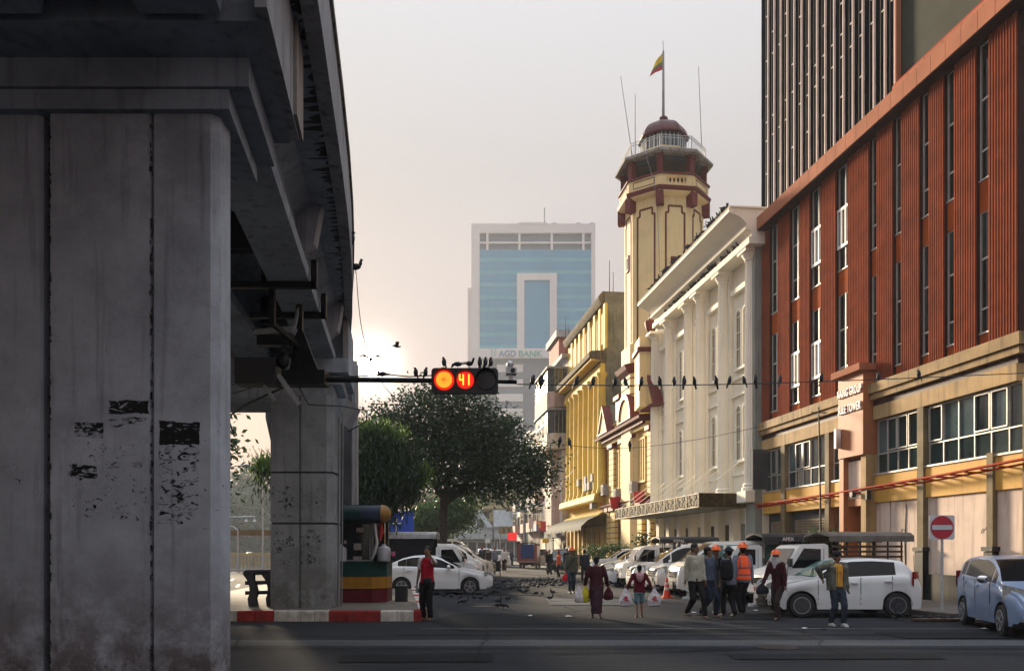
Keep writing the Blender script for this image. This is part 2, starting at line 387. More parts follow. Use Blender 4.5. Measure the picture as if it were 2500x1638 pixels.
# right-hand sidewalk in front of the shops
yy = [19.4, 24, 32, 42, 56, 80, 120, 170]
poly = [(15.2, 19.4)]+[(10.4, 19.4), (10.05, 21.4)]+[(14.1-.135*y, y) for y in yy[2:]]+[(16.2-.135*y, y) for y in yy[::-1]]
m = MB(); m.prism(poly, 0, .14); m.build('sidewalk', M['sidewalk'], kind='structure')
m = MB(); m.prism([(9.6, 19.3), (11.2, 18.6), (16, 18.5), (16, 19.38), (10.2, 19.38)], 0, .05); m.build('sidewalk_apron', M['paving'], kind='structure')
# rubble and earth at the sign's foot
rr = random.Random(3)

# ------------------------------------------------------------------ kerbed island with red and white kerb stones
KH = .24; isl = empty('traffic_island', (0, 0, 0), label='raised concrete island with red and white painted kerb under the flyover pier', cat='traffic island')
kerb_y = 18.95
cpts = [(-7.2, 20.3), (-6.95, 19.4), (-6.6, 18.98), (-6.25, kerb_y)]
right = [(-2.35, kerb_y), (-2.12, 19.1), (-2.02, 19.5)]
top = [(x, y) for x, y in cpts]+right+[(S(.62, 24), 24), (S(.62, 36), 36), (-10.5, 36), (-9.5, 25)]
m = MB(); inner = [(x, y+.02) for x, y in top]; m.prism(inner, 0, KH-.004); m.build('island_top', M['paving'], isl)
def kerbstone(p, q, mat, gap=.006, parent=isl, w=.2):
    p = Vector((p[0], p[1], 0)); q = Vector((q[0], q[1], 0)); d = (q-p); L_ = d.length; d.normalize(); n = Vector((-d.y, d.x, 0))
    p = p+d*gap; q = q-d*gap; bv = .025
    prof = [(-.01, 0), (-.004, KH-bv), (bv, KH+.008), (w, KH+.008), (w, 0)]
    mm = MB(); nn = len(prof); vs = [p+n*a+Vector((0, 0, z)) for a, z in prof]+[q+n*a+Vector((0, 0, z)) for a, z in prof]
    mm.add(vs, [(i, (i+1) % nn, nn+(i+1) % nn, nn+i)[::-1] for i in range(nn)]+[tuple(range(nn)), tuple(range(nn, 2*nn))[::-1]])
    o = mm.build('kerb_stone', mat, parent, smooth=30); return o
xs = [(u-1250)/2000*kerb_y for u in (579, 624, 669, 703, 734, 768, 803, 845, 888, 929, 970, 1010)]
cols = 'RRWWWWRRRWW'
for i in range(len(xs)-1): kerbstone((xs[i], kerb_y), (xs[i+1], kerb_y), M['red'] if cols[i] == 'R' else M['white'])
kerbstone((-6.95, 19.4), (-6.6, 18.99), M['white']); kerbstone((-6.6, 18.99), (xs[0], kerb_y), M['white'])
kerbstone((xs[-1], kerb_y), (-2.12, 19.05), M['red'])
kerbstone((-2.12, 19.05), (-2.02, 19.6), M['red'])
yk = 19.6; k_ = 0
while yk < 35:
    kerbstone((S(.72, yk), yk), (S(.72, yk+1.1), yk+1.1), M['white'] if k_ % 3 != 2 else M['red']); yk += 1.1; k_ += 1

# ------------------------------------------------------------------ flyover
M['pierN'] = poster_concrete('pier_concrete_near', (.45, .485, .54), [
    (-3.92, -3.53, 2.95, 3.09, .40, 7), (-4.25, -3.97, 2.72, 2.87, .46, 6), (-3.43, -3.04, 2.66, 2.88, .38, 6), (-3.92, -3.55, 2.84, 2.91, .48, 9), (-4.3, -4.02, 2.33, 2.47, .50, 6),
    (-3.44, -3.04, 1.88, 2.66, .53, 9), (-4.28, -3.56, 1.92, 2.72, .60, 10), (-3.95, -3.6, 2.44, 2.50, .50, 8), (-5.6, -4.6, 2.1, 2.5, .64, 8), (-3.0, -2.8, 1.6, 3.0, .64, 10)])
M['pierF'] = poster_concrete('pier_concrete_far', (.31, .33, .345), [
    (-5.85, -5.30, 2.45, 3.2, .54, 7), (-5.15, -4.6, 2.35, 3.15, .57, 7), (-5.8, -5.3, 1.3, 2.1, .54, 8), (-5.15, -4.65, 1.3, 2.15, .53, 8)], foot=(.10, .095, .08))
fly = empty('flyover', (0, 9, 0), label='grey concrete flyover overhead with girders, cap beams and stained parapet along the left', cat='flyover')
def fbuild(m, name, mat, smooth=None, **kw):
    o = m.build(name, mat, fly, smooth, **kw); o.location = (0, -9, 0); return o
def S2(b, Y): return b-.14*Y-.0042*max(0, Y-12)**2     # the deck's edge bends away to the left
def strip(m, b0, b1, Y0, Y1, z0, z1, mi=None, seg=1):
    for i in range(seg):
        a = Y0+(Y1-Y0)*i/seg; c = Y0+(Y1-Y0)*(i+1)/seg
        m.prism([(S(b0, a), a), (S(b1, a), a), (S(b1, c), c), (S(b0, c), c)], z0, z1, mi=mi)
    return m
DZ = 7.42
YS = [-26, 7, 12, 14, 16, 18, 20, 22, 23.2]
def edge_strip(b0, b1, z0, z1, f0=None):
    out = [((f0 or S2)(b0, y), y) for y in YS]+[(S2(b1, y), y) for y in YS[::-1]]
    mm = MB(); mm.prism(out, z0, z1); return mm
fbuild(edge_strip(-11.5, -1.0, DZ, DZ+.35, S), 'deck_slab', M['conc'])
fbuild(edge_strip(-1.02, -.83, DZ-.05, DZ+.93), 'parapet', M['concL'])
fbuild(edge_strip(-.90, -.79, DZ+.932, DZ+1.03), 'parapet_coping', M['concS'])
m = MB(); strip(m, -11.5, -11.3, -26, 23, DZ+.352, DZ+1.0); fbuild(m, 'parapet', M['conc'])
# haunch between slab and girder and the girders themselves
GZ = 6.34
def girder(br, bl, Y0, Y1):
    m = MB()
    prof = [(br, GZ), (br+.02, GZ+.16), (br-.14, GZ+.42), (br-.16, DZ-.2), (br+.1, DZ-.003), (bl-.1, DZ-.003), (bl+.16, DZ-.2), (bl+.14, GZ+.42), (bl-.02, GZ+.16), (bl, GZ)]
    n = len(prof); vs = [(S(b, Y0), Y0, z) for b, z in prof]+[(S(b, Y1), Y1, z) for b, z in prof]
    m.add(vs, [(i, (i+1) % n, n+(i+1) % n, n+i) for i in range(n)]+[tuple(range(n))[::-1], tuple(range(n, 2*n))]); return m
for br, bl in ((-1.55, -2.27), (-3.12, -3.90), (-4.75, -5.5), (-6.35, -7.1), (-7.95, -8.7), (-9.5, -10.25)):
    for (Y0, Y1) in ((-12, 7.2), (9.45, 20.55)):
        fbuild(girder(br, bl, Y0, Y1), 'girder', M['conc'])
# cross diaphragm with its bracket under the wing slab
for yb_ in (13.7, 19.1):
    m = MB(); m.prism([(S(-1.66, yb_), GZ+.22), (S(-1.40, yb_), GZ+.42), (S(-1.28, yb_), DZ-.003), (S(-1.75, yb_), DZ-.003)], yb_, yb_+.28, axis='y'); fbuild(m, 'wing_bracket', M['concL'])
for yd in (14.0, 18.6):
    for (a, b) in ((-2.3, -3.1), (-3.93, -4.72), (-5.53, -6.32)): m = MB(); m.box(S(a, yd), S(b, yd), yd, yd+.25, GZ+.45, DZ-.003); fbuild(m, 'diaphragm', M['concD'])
# near bent: stepped corbels, cap beam, cheek wall
def prism_plan(pts, z0, z1): return MB().prism(pts, z0, z1)
def bent(y0, y1, s1b, s2b, s3b, steps, zs, zc, xl, matc, mats):
    # steps: list of (b right, y front, y back, z0, z1)
    for (b, ya, yb, z0, z1) in steps:
        m = MB(); m.prism([(xl, ya), (S(b, ya), ya), (S(b, yb), yb), (xl, yb)], z0, z1); fbuild(m, 'corbel', matc)
bent(0, 0, 0, 0, 0, [(-1.62, 7.88, 9.46, 5.87, 6.06), (-1.42, 7.84, 9.48, 6.063, 6.34)], 0, 0, -12.5, M['conc'], None)
m = MB(); m.prism([(-12.5, 7.3), (S(-1.24, 7.3), 7.3), (S(-1.24, 9.5), 9.5), (-12.5, 9.5)], 6.343, DZ-.004); fbuild(m, 'cap_beam', M['conc'])
m = MB(); m.prism([(S(-1.238, 7.1), 7.1), (S(-1.13, 7.1), 7.1), (S(-1.13, 9.42), 9.42), (S(-1.238, 9.42), 9.42)], 6.33, DZ+.6); fbuild(m, 'cheek_wall', M['concL'])
m = MB(); m.prism([(S(-1.128, 8.9), 8.9), (S(-1.09, 8.9), 8.9), (S(-1.09, 9.5), 9.5), (S(-1.128, 9.5), 9.5)], 6.36, DZ+.5); fbuild(m, 'cheek_wall', M['concS'])
# near pier: plan polygon with rebates, grooves and chamfered corner
def pier_poly(xr, w, y0, d, ch=.07, gr=.05, groove=True):
    xl = xr-w; xm = xl+w*.61
    g = [(xm-.022, y0), (xm-.012, y0+gr), (xm+.012, y0+gr), (xm+.022, y0)] if groove else []
    return [(xl+ch*.3, y0)]+g+[(xr-ch, y0), (xr, y0+ch), (xr, y0+d), (xr-.6, y0+d+.5), (xl+.4, y0+d+.5), (xl, y0+d), (xl, y0+ch*.3)]
m = MB(); m.prism(pier_poly(-2.86, 1.64, 7.96, .36), 0, 5.868); fbuild(m, 'pier', M['pierN'])
m = MB(); m.prism([(-4.62, 7.98), (-4.585, 8.02), (-4.585, 8.7), (-12, 8.7), (-12, 7.98)], 0, 5.868); fbuild(m, 'pier', M['pierN'])
m = MB(); m.prism([(-4.583, 8.25), (-4.49, 8.25), (-4.49, 8.6), (-4.583, 8.6)], 0, 5.868); fbuild(m, 'joint_filler', M['black'])
# rust and lime spots along the joints
m = MB(); rr = random.Random(11)
for xj in (-4.49, -3.50):
    for k in range(95):
        z = rr.uniform(.2, 5.8); r = rr.uniform(.002, .008)*(1.7 if rr.random() < .15 else 1); a = xj+rr.uniform(-.010, .010); h = rr.uniform(1, 5)*r
        m.box(a-r, a+r, 7.951, 7.957, z-h, z+h)
fbuild(m, 'joint_stain', M['black'], kind='stuff')
# second bent and pier standing on the island
for (b, ya, yb, z0, z1) in ((-1.58, 20.3, 22.5, 5.42, 5.72), (-1.36, 20.2, 22.6, 5.723, 5.98), (-1.2, 20.0, 22.8, 5.983, 6.33)):
    m = MB(); m.prism([(-9.4, ya), (S(b, ya), ya), (S(b, yb), yb), (-9.4, yb)], z0, z1); fbuild(m, 'corbel', M['conc'])
m = MB(); m.prism([(-9.4, 20.57), (S(-1.22, 20.57), 20.57), (S(-1.22, 22.8), 22.8), (-9.4, 22.8)], 6.333, DZ-.004); fbuild(m, 'cap_beam', M['conc'])
m = MB(); m.prism([(S(-1.35, 20.3), 20.3), (S(-1.22, 20.3), 20.3), (S(-1.28, 22.8), 22.8), (S(-1.35, 22.8), 22.8)], 5.99, DZ-.006); fbuild(m, 'cheek_wall', M['concS'])
m = MB(); m.box(-7.1, -6.35, 20.05, 20.4, 6.34, 7.3); fbuild(m, 'cheek_wall', M['concS'])
# head of the second pier, then three lifts with recessed joints
PX1, PX0, PY = -4.38, -5.88, 19.92
def plan2(ins=0.0):
    xm = PX0+.72
    return [(PX0+.03, PY+ins), (xm-.03, PY+ins), (xm-.015, PY+.05+ins), (xm+.015, PY+.05+ins), (xm+.03, PY+ins), (PX1-.13, PY+ins), (PX1, PY+.13+ins), (PX1, PY+1.0), (PX0, PY+1.0), (PX0, PY+.03+ins)]
for z0, z1 in ((.2, 2.27), (2.32, 3.51), (3.56, 5.42)):
    m = MB(); m.prism(plan2(), z0, z1); fbuild(m, 'pier_lift', M['pierF'])
for z0 in (2.27, 3.51):
    m = MB(); m.prism([(PX0+.04, PY+.045), (PX1-.06, PY+.045), (PX1-.03, PY+.16), (PX1-.03, PY+.97), (PX0+.03, PY+.97)], z0, z0+.05); fbuild(m, 'pier_joint', M['concD'])
m = MB(); m.prism([(PX0, 5.42), (PX0-.5, 5.72), (PX0-.5, 5.71), (PX0, 5.2), (PX0+.02, 5.0)], 20.4, 22.4, axis='y'); fbuild(m, 'haunch', M['conc'])
m = MB(); m.prism([(PX1, 4.9), (PX1+.28, 5.42), (PX1-.02, 5.42)], 20.4, 22.2, axis='y'); fbuild(m, 'haunch', M['conc'])
# wall pier behind, with flared head
m = MB(); Yw = 24.6
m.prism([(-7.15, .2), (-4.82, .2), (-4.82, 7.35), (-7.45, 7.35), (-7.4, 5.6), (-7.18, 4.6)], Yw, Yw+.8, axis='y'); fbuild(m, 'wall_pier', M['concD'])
m = MB(); m.prism([(-4.815, Yw+.02), (-4.72, Yw+.10), (-4.76, Yw+.8), (-4.815, Yw+.8)], .2, 7.35); fbuild(m, 'pier_corner', M['concL'])  # pale strip paints the sky light on the pier's right corner
m = MB(); m.cyl((-4.66, 24.5, .24), (-4.66, 24.5, 7.3), .03, n=8); fbuild(m, 'drain_pipe', M['greymetal'])
m = MB(); m.cyl((-4.36, 20.6, .24), (-4.33, 20.6, 5.4), .025, n=8); m.cyl((-4.30, 20.7, .24), (-4.27, 20.7, 5.4), .018, n=6); fbuild(m, 'drain_pipe', M['greymetal'])
# weeping stains along the soffit edge
m = MB(); rr = random.Random(5)
Y = 8.4
while Y < 22:
    w = rr.uniform(.03, .10); l = rr.uniform(.02, .16)*(2.0 if rr.random() < .12 else 1)
    m.quad((S2(-1.03-l, Y), Y, DZ-.004), (S2(-1.03, Y-w), Y-w, DZ-.004), (S2(-1.03, Y+w), Y+w, DZ-.004), (S2(-1.03-l, Y+w*.6), Y+w*.6, DZ-.004)); Y += rr.uniform(.05, .22)
fbuild(m, 'soffit_stain', M['black'], kind='stuff')

# mast frame clamped to the girder, traffic light arm
fr = empty('signal_gantry', (-3.8, 15.4, 4.8), label='black steel hanger clamped under the flyover girder carrying the signal arm', cat='signal gantry')
def gb(m, name, mat, smooth=None): o = m.build(name, mat, fr, smooth); o.location = (3.8, -15.4, -4.8); return o
SZ = CH+(1345-926)/2000*15.4
for (Yc) in (14.35, 16.2):
    m = MB(); xr = S(-1.50, Yc); xl = S(-2.35, Yc)
    m.box(xl-.55, xr+.06, Yc-.06, Yc+.06, GZ-.12, GZ-.012); m.box(xr+.0, xr+.1, Yc-.06, Yc+.06, GZ-.12, GZ+.36); m.box(xl-.02, xl+.06, Yc-.05, Yc+.05, GZ-.013, GZ+.3)
    gb(m, 'clamp_frame', M['steelD'])
px = -3.98
m = MB(); m.box(px-.07, px+.05, 15.33, 15.47, SZ-.1, GZ-.1); gb(m, 'hanger_post', M['steelD'])
m = MB(); m.box(px-.30, px-.2, 14.4, 14.5, GZ-.75, GZ-.1); m.bar((px-.25, 14.45, GZ-.7), (px, 15.4, GZ-.9), .08); gb(m, 'hanger_post', M['steelD'])
m = MB(); m.box(px-.3, px+.5, 15.2, 15.6, SZ-.12, SZ+.14); m.prism([(px-.2, SZ+.14), (px+.35, SZ+.14), (px+.06, SZ+.9), (px-.08, SZ+.9)], 15.36, 15.44, axis='y'); gb(m, 'mount_plate', M['steelD'])
m = MB(); xe = (1262-1250)/2000*15.4
m.cyl((px, 15.4, SZ), (xe-.9, 15.4, SZ-.03), .055, .045, n=10); m.cyl((xe-.9, 15.4, SZ-.03), (xe, 15.4, SZ-.05), .04, n=10)
m.tube([(px+.3+t*.35, 15.36, SZ+.06+.02*math.sin(t*2.1)) for t in range(9)], .012, 5)
gb(m, 'signal_arm', M['steelD'], 40)
# loops of cable hanging round the pier head
m = MB()
m.tube([(-4.0, 15.3, SZ-.05), (-4.6, 15.6, SZ-.22), (-5.3, 16.2, SZ-.35), (-5.9, 17, SZ-.45), (-6.1, 18, SZ-.7)], .022, 6)
m.tube([(-4.0, 15.4, SZ), (-4.7, 16, SZ+.1), (-5.6, 17, SZ+.1), (-6.6, 18, SZ+.12), (-8, 20, SZ+.6)], .015, 5)
m.tube([(-4.05, 15.5, SZ-.1), (-3.9, 15.7, SZ-.42), (-3.3, 16, SZ-.4), (-2.9, 16.4, SZ-.42), (-2.95, 16.6, SZ-.6), (-3.4, 17, SZ-.75)], .014, 5)
gb(m, 'cable', M['black'], 40)
# CCTV camera hanging from the gantry
cc = empty('cctv_camera', (-4.35, 15.2, 5.4), label='bulky grey surveillance camera under a sunshield hanging below the flyover girder', cat='security camera')
m = MB(); m.prism([(-.42, .2), (.30, .24), (.34, .36), (-.40, .30)], -.12, .12, axis='y'); m.build('sunshield', M['greymetal'], cc)
m = MB(); m.box(-.36, .24, -.09, .09, .02, .2); m.cyl((.12, 0, .1), (.12, 0, -.3), .05, n=8); m.ell((.1, 0, -.25), .12, .12, .16); m.build('camera_housing', M['steelD'], cc, 40)
m = MB(); m.box(-.75, .0, -.15, .25, -.7, -.22); m.build('control_box', M['black'], cc)
m = MB(); m.bar((.0, 0, -.5), (.38, .1, -1.05), .09); m.bar((-.25, 0, -.7), (-.05, 0, -1.0), .06); m.bar((.3, 0, .3), (.36, .2, .9), .05); m.build('bracket', M['greymetal'], cc)

# ------------------------------------------------------------------ traffic light
tl = empty('traffic_light', (0, 15.3, 0), label='horizontal traffic light head showing a round red lamp and red countdown 41', cat='traffic light')
ty = 15.28; A = lambda u, v: P(u, v, ty)
c0, c1 = A(1053, 960), A(1216, 898)
def rrect(x0, x1, z0, z1, r, n=5):
    pts = []
    for cx, cz, a0 in ((x1-r, z1-r, 0), (x0+r, z1-r, 90), (x0+r, z0+r, 180), (x1-r, z0+r, 270)):
        for i in range(n+1): a = R(a0+90*i/n); pts.append((cx+r*math.cos(a), cz+r*math.sin(a)))
    return pts
m = MB(); m.prism(rrect(c0.x, c1.x, c0.z, c1.z, .07), ty-.0, ty+.14, axis='y'); o = m.build('housing', M['black'], tl); o.location = (0, -15.3, 0)
M['ledred'] = flat('led_red', (.5, .01, .01), .4, emit=(1.0, .04, .015), es=2.2)
M['ledamb'] = flat('led_amber', (.8, .3, .02), .4, emit=(1.0, .33, .02), es=.95)
M['lensred'] = flat('lens_red', (.3, .01, .008), .3, emit=(1.0, .015, .01), es=.30)
M['lensoff'] = flat('lens_dark', (.02, .022, .025), .35)
def tb(m, name, mat, sm=None, par=None):
    o = m.build(name, mat, par or tl, sm)
    if par is None: o.location = (0, -15.3, 0)
    return o
rad = 25*ty/2000
for u, mt, nm in ((1084.5, 'lensred', 'lamp'), (1136, 'lensred', 'lamp'), (1187, 'lensoff', 'lamp')):
    c = A(u, 928); rad_ = rad if u != 1136 else rad*.86
    m = MB(); m.lathe([(rad_, 0), (rad_*.9, .02), (.01, .03)], (c.x, ty-.03, c.z), 24, axis='y'); m2 = MB()
    m.v = [(x, 2*(ty)-y-.03, z) for x, y, z in m.v]
    lamp = tb(m, nm, M[mt], 40)
    # visor: half-round hood
    n = 14; vs = []
    for k in range(n+1):
        a = math.pi*k/n
        for (r_, y_) in ((rad_*1.04, ty-.001), (rad_*1.04, ty-.16+.05*abs(math.cos(a))), (rad_*1.09, ty-.16+.05*abs(math.cos(a))), (rad_*1.09, ty-.001)): vs.append((c.x+r_*math.cos(a), y_, c.z+r_*math.sin(a)))
    mm = MB(); mm.add(vs, [(4*k+j, 4*k+(j+1) % 4, 4*k+4+(j+1) % 4, 4*k+4+j) for k in range(n) for j in range(4)]); tb(mm, 'visor', M['black'])
    if u < 1100:
        mm = MB(); rr = random.Random(2)
        for ring in range(9):
            rg = rad_*(.06+.085*ring); nn = max(1, int(ring*6.3))
            for k in range(nn):
                a = 2*math.pi*k/nn; x = c.x+rg*math.cos(a); z = c.z+rg*math.sin(a); h = rad_*.028
                mm.box(x-h, x+h, ty-.052, ty-.046, z-h, z+h)
        tb(mm, 'led_cluster', M['ledamb'])
    if u == 1136:
        mm = MB(); w = rad_*.085
        def seg(x0, z0, x1, z1): mm.bar((c.x+x0*rad_, ty-.05, c.z+z0*rad_), (c.x+x1*rad_, ty-.05, c.z+z1*rad_), w*2.0, .012, up=(0, 1, 0))
        seg(-.62, .62, -.62, .02); seg(-.66, -.02, -.18, -.02); seg(-.22, .62, -.22, -.62); seg(.42, .62, .42, -.62)
        tb(mm, 'countdown_digits', M['ledamb'])
m = MB(); c = A(1248, 905); m.box(c.x-.1, c.x+.1, ty-.02, ty+.22, c.z-.05, c.z+.06); m.box(c.x-.05, c.x+.04, ty+.05, ty+.13, c.z-.16, c.z-.05); m.ell((c.x-.02, ty+.1, c.z+.14), .07, .07, .07)
m.box(c.x-.01, c.x+.01, ty+.09, ty+.11, c.z+.05, c.z+.1)
cam2 = m.build('arm_camera', M['alu'], None, 40, label='small box camera on the free end of the signal arm', cat='security camera')
m = MB(); m.cyl((c.x+.03, ty-.024, c.z), (c.x+.03, ty-.01, c.z), .045, n=12); m.build('lens', M['black'], cam2)

# ------------------------------------------------------------------ kiosk on the island
kx = P(848, 1477, 21.9); kk = empty('kiosk', (-4.1, 21.9, KH), label='octagonal guard kiosk painted green, yellow and dark red with a rolled awning behind the pier', cat='kiosk')
M['kgreen'] = pm('kiosk_green', (.008, .055, .045), .55, .2, 3, grime=.4); M['kyel'] = pm('kiosk_yellow', (.42, .20, .02), .6, .2, 3, grime=.5, streak=.4)
M['kred'] = pm('kiosk_red', (.13, .012, .018), .55, .2, 3, grime=.4); M['awn'] = pm('awning_green', (.008, .03, .03), .6, .2, 4); M['awnb'] = pm('awning_navy', (.02, .03, .055), .6, .2, 4)
M['awno'] = pm('awning_amber', (.38, .20, .05), .5, .4, 5, col2=(.15, .08, .03)); M['paper'] = pm('paper_notice', (.42, .36, .33), .8, .3, 20)
M['kglass'] = glass('kiosk_glass', (.02, .025, .03), .1)
def koct(x0, x1, ch, y0, y1): return [(x0+ch, y0), (x1-ch, y0), (x1, y0+ch), (x1, y1-ch), (x1-ch, y1), (x0+ch, y1), (x0, y1-ch), (x0, y0+ch)]
kp = koct(-.95, .70, .34, .05, 1.7)
for z0, z1, mt, nm, g in ((0, .36, 'kred', 'base_panel', 0), (.375, .69, 'kyel', 'middle_panel', .0), (.70, 1.08, 'kgreen', 'upper_panel', 0)):
    m = MB(); m.prism(kp, z0, z1); m.build(nm, M[mt], kk)
m = MB(); m.prism(koct(-.98, .73, .35, .02, 1.73), 1.08, 1.11); m.build('counter', M['kgreen'], kk)
m = MB(); m.prism(koct(-.9, .62, .34, .12, 1.6), 1.112, 2.2); m.build('glazing', M['kglass'], kk)
m = MB()
for x in (-.58, .30, .36): m.box(x-.02, x+.02, .06, .1, 1.112, 2.2)
for z in (1.13, 2.18): m.box(-.6, .38, .07, .1, z-.02, z+.02)
m.build('window_frame', M['greymetal'], kk)
m = MB(); m.box(.66, .74, .35, .43, 1.11, 2.25); m.build('corner_post', M['black'], kk)
m = MB(); m.tube([(.42, .0, 2.2), (.46, -.02, 1.9), (.5, -.04, 1.6), (.44, -.05, 1.35), (.36, -.05, 1.15)], [.05, .045, .04, .05, .03], 8); m.build('tied_curtain', M['alu'], kk, 40)
m = MB(); m.tube([(.58, .1, 2.15), (.6, .05, 1.9), (.56, .08, 1.65)], [.03, .07, .02], 8); m.build('red_cloth', flat('red_cloth', (.45, .03, .02), .8), kk, 40)
for (x, z, w, h) in ((-.05, 1.5, .1, .09), (.02, 1.95, .1, .06), (-.38, 1.62, .04, .05), (-.05, 1.19, .12, .05)):
    m = MB(); m.box(x-w, x+w, .108, .113, z-h, z+h); m.build('notice', M['paper'], kk)
m = MB(); m.prism(kp, 2.45, 2.62); m.build('roof', M['awn'], kk)
def awning(x0, x1, mt):
    pr = [(.28, 2.62), (-.05, 2.60), (-.25, 2.50), (-.34, 2.36), (-.31, 2.20), (-.18, 2.13), (.0, 2.12), (.28, 2.2)]
    m = MB(); m.prism(pr, x0, x1, axis='x'); return m.build('awning', M[mt], kk, 50)
awning(-2.05, -1.0, 'awnb'); awning(-1.0, -.86, 'kred'); awning(-.86, -.62, 'awno'); awning(-.62, .12, 'awn'); awning(.12, .62, 'awnb')
m = MB(); m.lathe([(.02, 0), (.16, .0), (.25, -.08), (.25, -.4), (.16, -.48), (.02, -.48)], (.9, -.05, 2.6), 14)
m = MB(); m.lathe([(.25, 0), (.22, .12), (.13, .22), (.02, .25)], (.72-.1, -.03, 2.37), 16, axis='x'); m.build('awning', M['awno'], kk, 50)
m = MB(); m.lathe([(.25, 0), (.22, -.10), (.13, -.18), (.02, -.2)], (-2.05, -.03, 2.37), 16, axis='x'); m.build('awning', M['awnb'], kk, 50)
M['jug'] = pm('water_jug', (.42, .43, .46), .3, .15, 6, spec=.7)
for (x, y, sx, lb) in ((-.48, 0.02, .16, 'white plastic water jug on the kiosk counter near the pier'), (.66, .10, .18, 'wrapped water jug at the kiosk corner with a pink cup')):
    j = MB().lathe([(sx*.92, 0), (sx, .03), (sx, .3), (sx*.9, .36), (sx*.35, .41), (sx*.3, .46), (.01, .46)], (0, 0, 0), 16).build('water_jug', M['jug'], None, 40, label=lb, cat='water jug', group='water jugs on the kiosk')
    j.location = (-4.1+x, 21.9+y, KH+1.112)
m = MB().lathe([(.05, 0), (.065, .12), (.0, .12)], (0, 0, 0), 10).build('cup', flat('pink_plastic', (.55, .12, .25), .5), None, 40, label='small pink plastic cup hanging beside the wrapped water jug', cat='cup'); m.location = (-3.18, 21.9, KH+1.25)
m = MB(); m.box(-.16, .16, -.14, .14, 0, .42); m.box(-.17, .17, -.15, .15, .40, .43); o = m.build('waste_bin', M['black'], None, label='low dark grey box bin standing at the right foot of the kiosk', cat='bin'); o.location = (-3.05, 22.6, KH)

# concrete railing left of the second pier
rl = empty('concrete_railing', (-6.6, 20.6, KH), label='weathered concrete guard railing with curved posts and round rails left of the pier', cat='railing')
def post(x, y):
    m = MB(); pr = [(-.03, 0), (.19, 0), (.15, .18), (.20, .34), (.16, .5), (.10, .66), (.10, .86), (-.16, .88), (-.17, .80), (-.07, .66), (-.01, .5), (.0, .34), (-.05, .18)]
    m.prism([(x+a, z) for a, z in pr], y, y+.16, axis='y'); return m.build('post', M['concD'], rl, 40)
post(0, 0); post(.42, .12); post(.84, .24)
for z in (.33, .58, .84):
    m = MB(); m.cyl((-.12, 0.02, z-.0), (1.1, .36, z+.02), .05 if z < .8 else .065, n=9); m.build('rail', M['concD'], rl, 40)
# ------------------------------------------------------------------ right-hand street front
class Front:
    """a building on the right-hand street line; local x runs away along the street, y points out to the street"""
    def __init__(s, name, t0, label, cat='building', group=None):
        s.t0 = t0; s.root = empty(name, fW(t0, 0, 0), FROT, label, cat, group)
    def b(s, m, name, mat, smooth=None, parent=None, **kw):
        o = m.build(name, mat, parent or s.root, smooth, **kw)
        if parent is None: o.location = (-s.t0, 0, 0)
        return o
    def share(s, me, name, loc, parent=None):
        return link(name, me, parent or s.root, (loc[0]-(s.t0 if parent is None else 0), loc[1], loc[2]))
def text_mesh(txt, size, depth, bold=.0, font_space=1.0):
    cu = bpy.data.curves.new('lettering', 'FONT'); cu.body = txt; cu.size = size; cu.extrude = depth; cu.offset = bold; cu.align_x = 'CENTER'; cu.space_character = font_space
    ob = bpy.data.objects.new('tmp', cu); COL.objects.link(ob); dg = bpy.context.evaluated_depsgraph_get()
    me = bpy.data.meshes.new_from_object(ob.evaluated_get(dg)); bpy.data.objects.remove(ob); bpy.data.curves.remove(cu); return me

# ---- terracotta-clad office block with dark tower
M['fin'] = pm('terracotta_fin', (.29, .075, .038), .95, .18, 1.3, grime=.3, bump=.1, spec=.03)
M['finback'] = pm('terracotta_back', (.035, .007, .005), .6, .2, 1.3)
M['spand'] = pm('spandrel_orange', (.36, .08, .02), .9, .15, 1.5, streak=.2, spec=.05)
M['reveal'] = pm('dark_reveal', (.055, .016, .014), .6, .2, 2)
M['tan'] = pm('tan_metal', (.42, .17, .10), .85, .12, .8, grime=.2, bump=.05, spec=.06)
M['navy'] = pm('navy_curtain', (.006, .007, .012), .9, .3, .8, spec=.0)
M['creamfin'] = pm('cream_fin', (.80, .68, .63), .5, .12, 2)
M['olive'] = pm('olive_screen', (.045, .05, .035), .9, .15, 1.2, bump=.3, bscale=60)
M['sill'] = pm('stone_ledge', (.42, .28, .13), .8, .22, 1.2, streak=.8, grime=.4, bump=.3)
M['beige'] = pm('beige_stone', (.48, .32, .15), .8, .15, 1.2, streak=.6, grime=.25, bump=.2)
M['mustard'] = pm('mustard_paint', (.74, .42, .09), .7, .10, 1.0, grime=.18, streak=.2, bump=.1)
M['marble'] = pm('orange_marble', (.44, .155, .06), .6, .35, 1.6, col2=(.32, .12, .055), grime=.2, bump=.05)
M['pill'] = pm('pillar_stone', (.27, .21, .12), .8, .25, 1.3, streak=.6, grime=.4, bump=.2)
M['wglass'] = glass('window_glass', (.014, .019, .021), .12)
M['wglassg'] = glass('window_glass_green', (.03, .05, .052), .08)
M['wglassl'] = glass('window_glass_painted_sky', (.10, .14, .15), .05)  # paler glass: bright sky reflection put into the colour
M['frameal'] = pm('window_aluminium', (.52, .50, .46), .45, .12, 4, metal=.3)
M['whitef'] = pm('white_frame', (.75, .74, .72), .5, .08, 4)
M['shut'] = pm('roller_shutter', (.30, .24, .17), .6, .2, 2, streak=.4, grime=.3, metal=.2)
M['board'] = pm('hoarding_board', (.76, .60, .50), .8, .10, .9, streak=.5, grime=.3, bump=.2, streakcol=(.16, .10, .07))
M['plinth'] = pm('black_plinth', (.016, .016, .017), .45, .3, 1.5, streak=.5, streakcol=(.14, .13, .12))
M['conduit'] = flat('orange_conduit', (.36, .040, .014), .8, spec=.1)
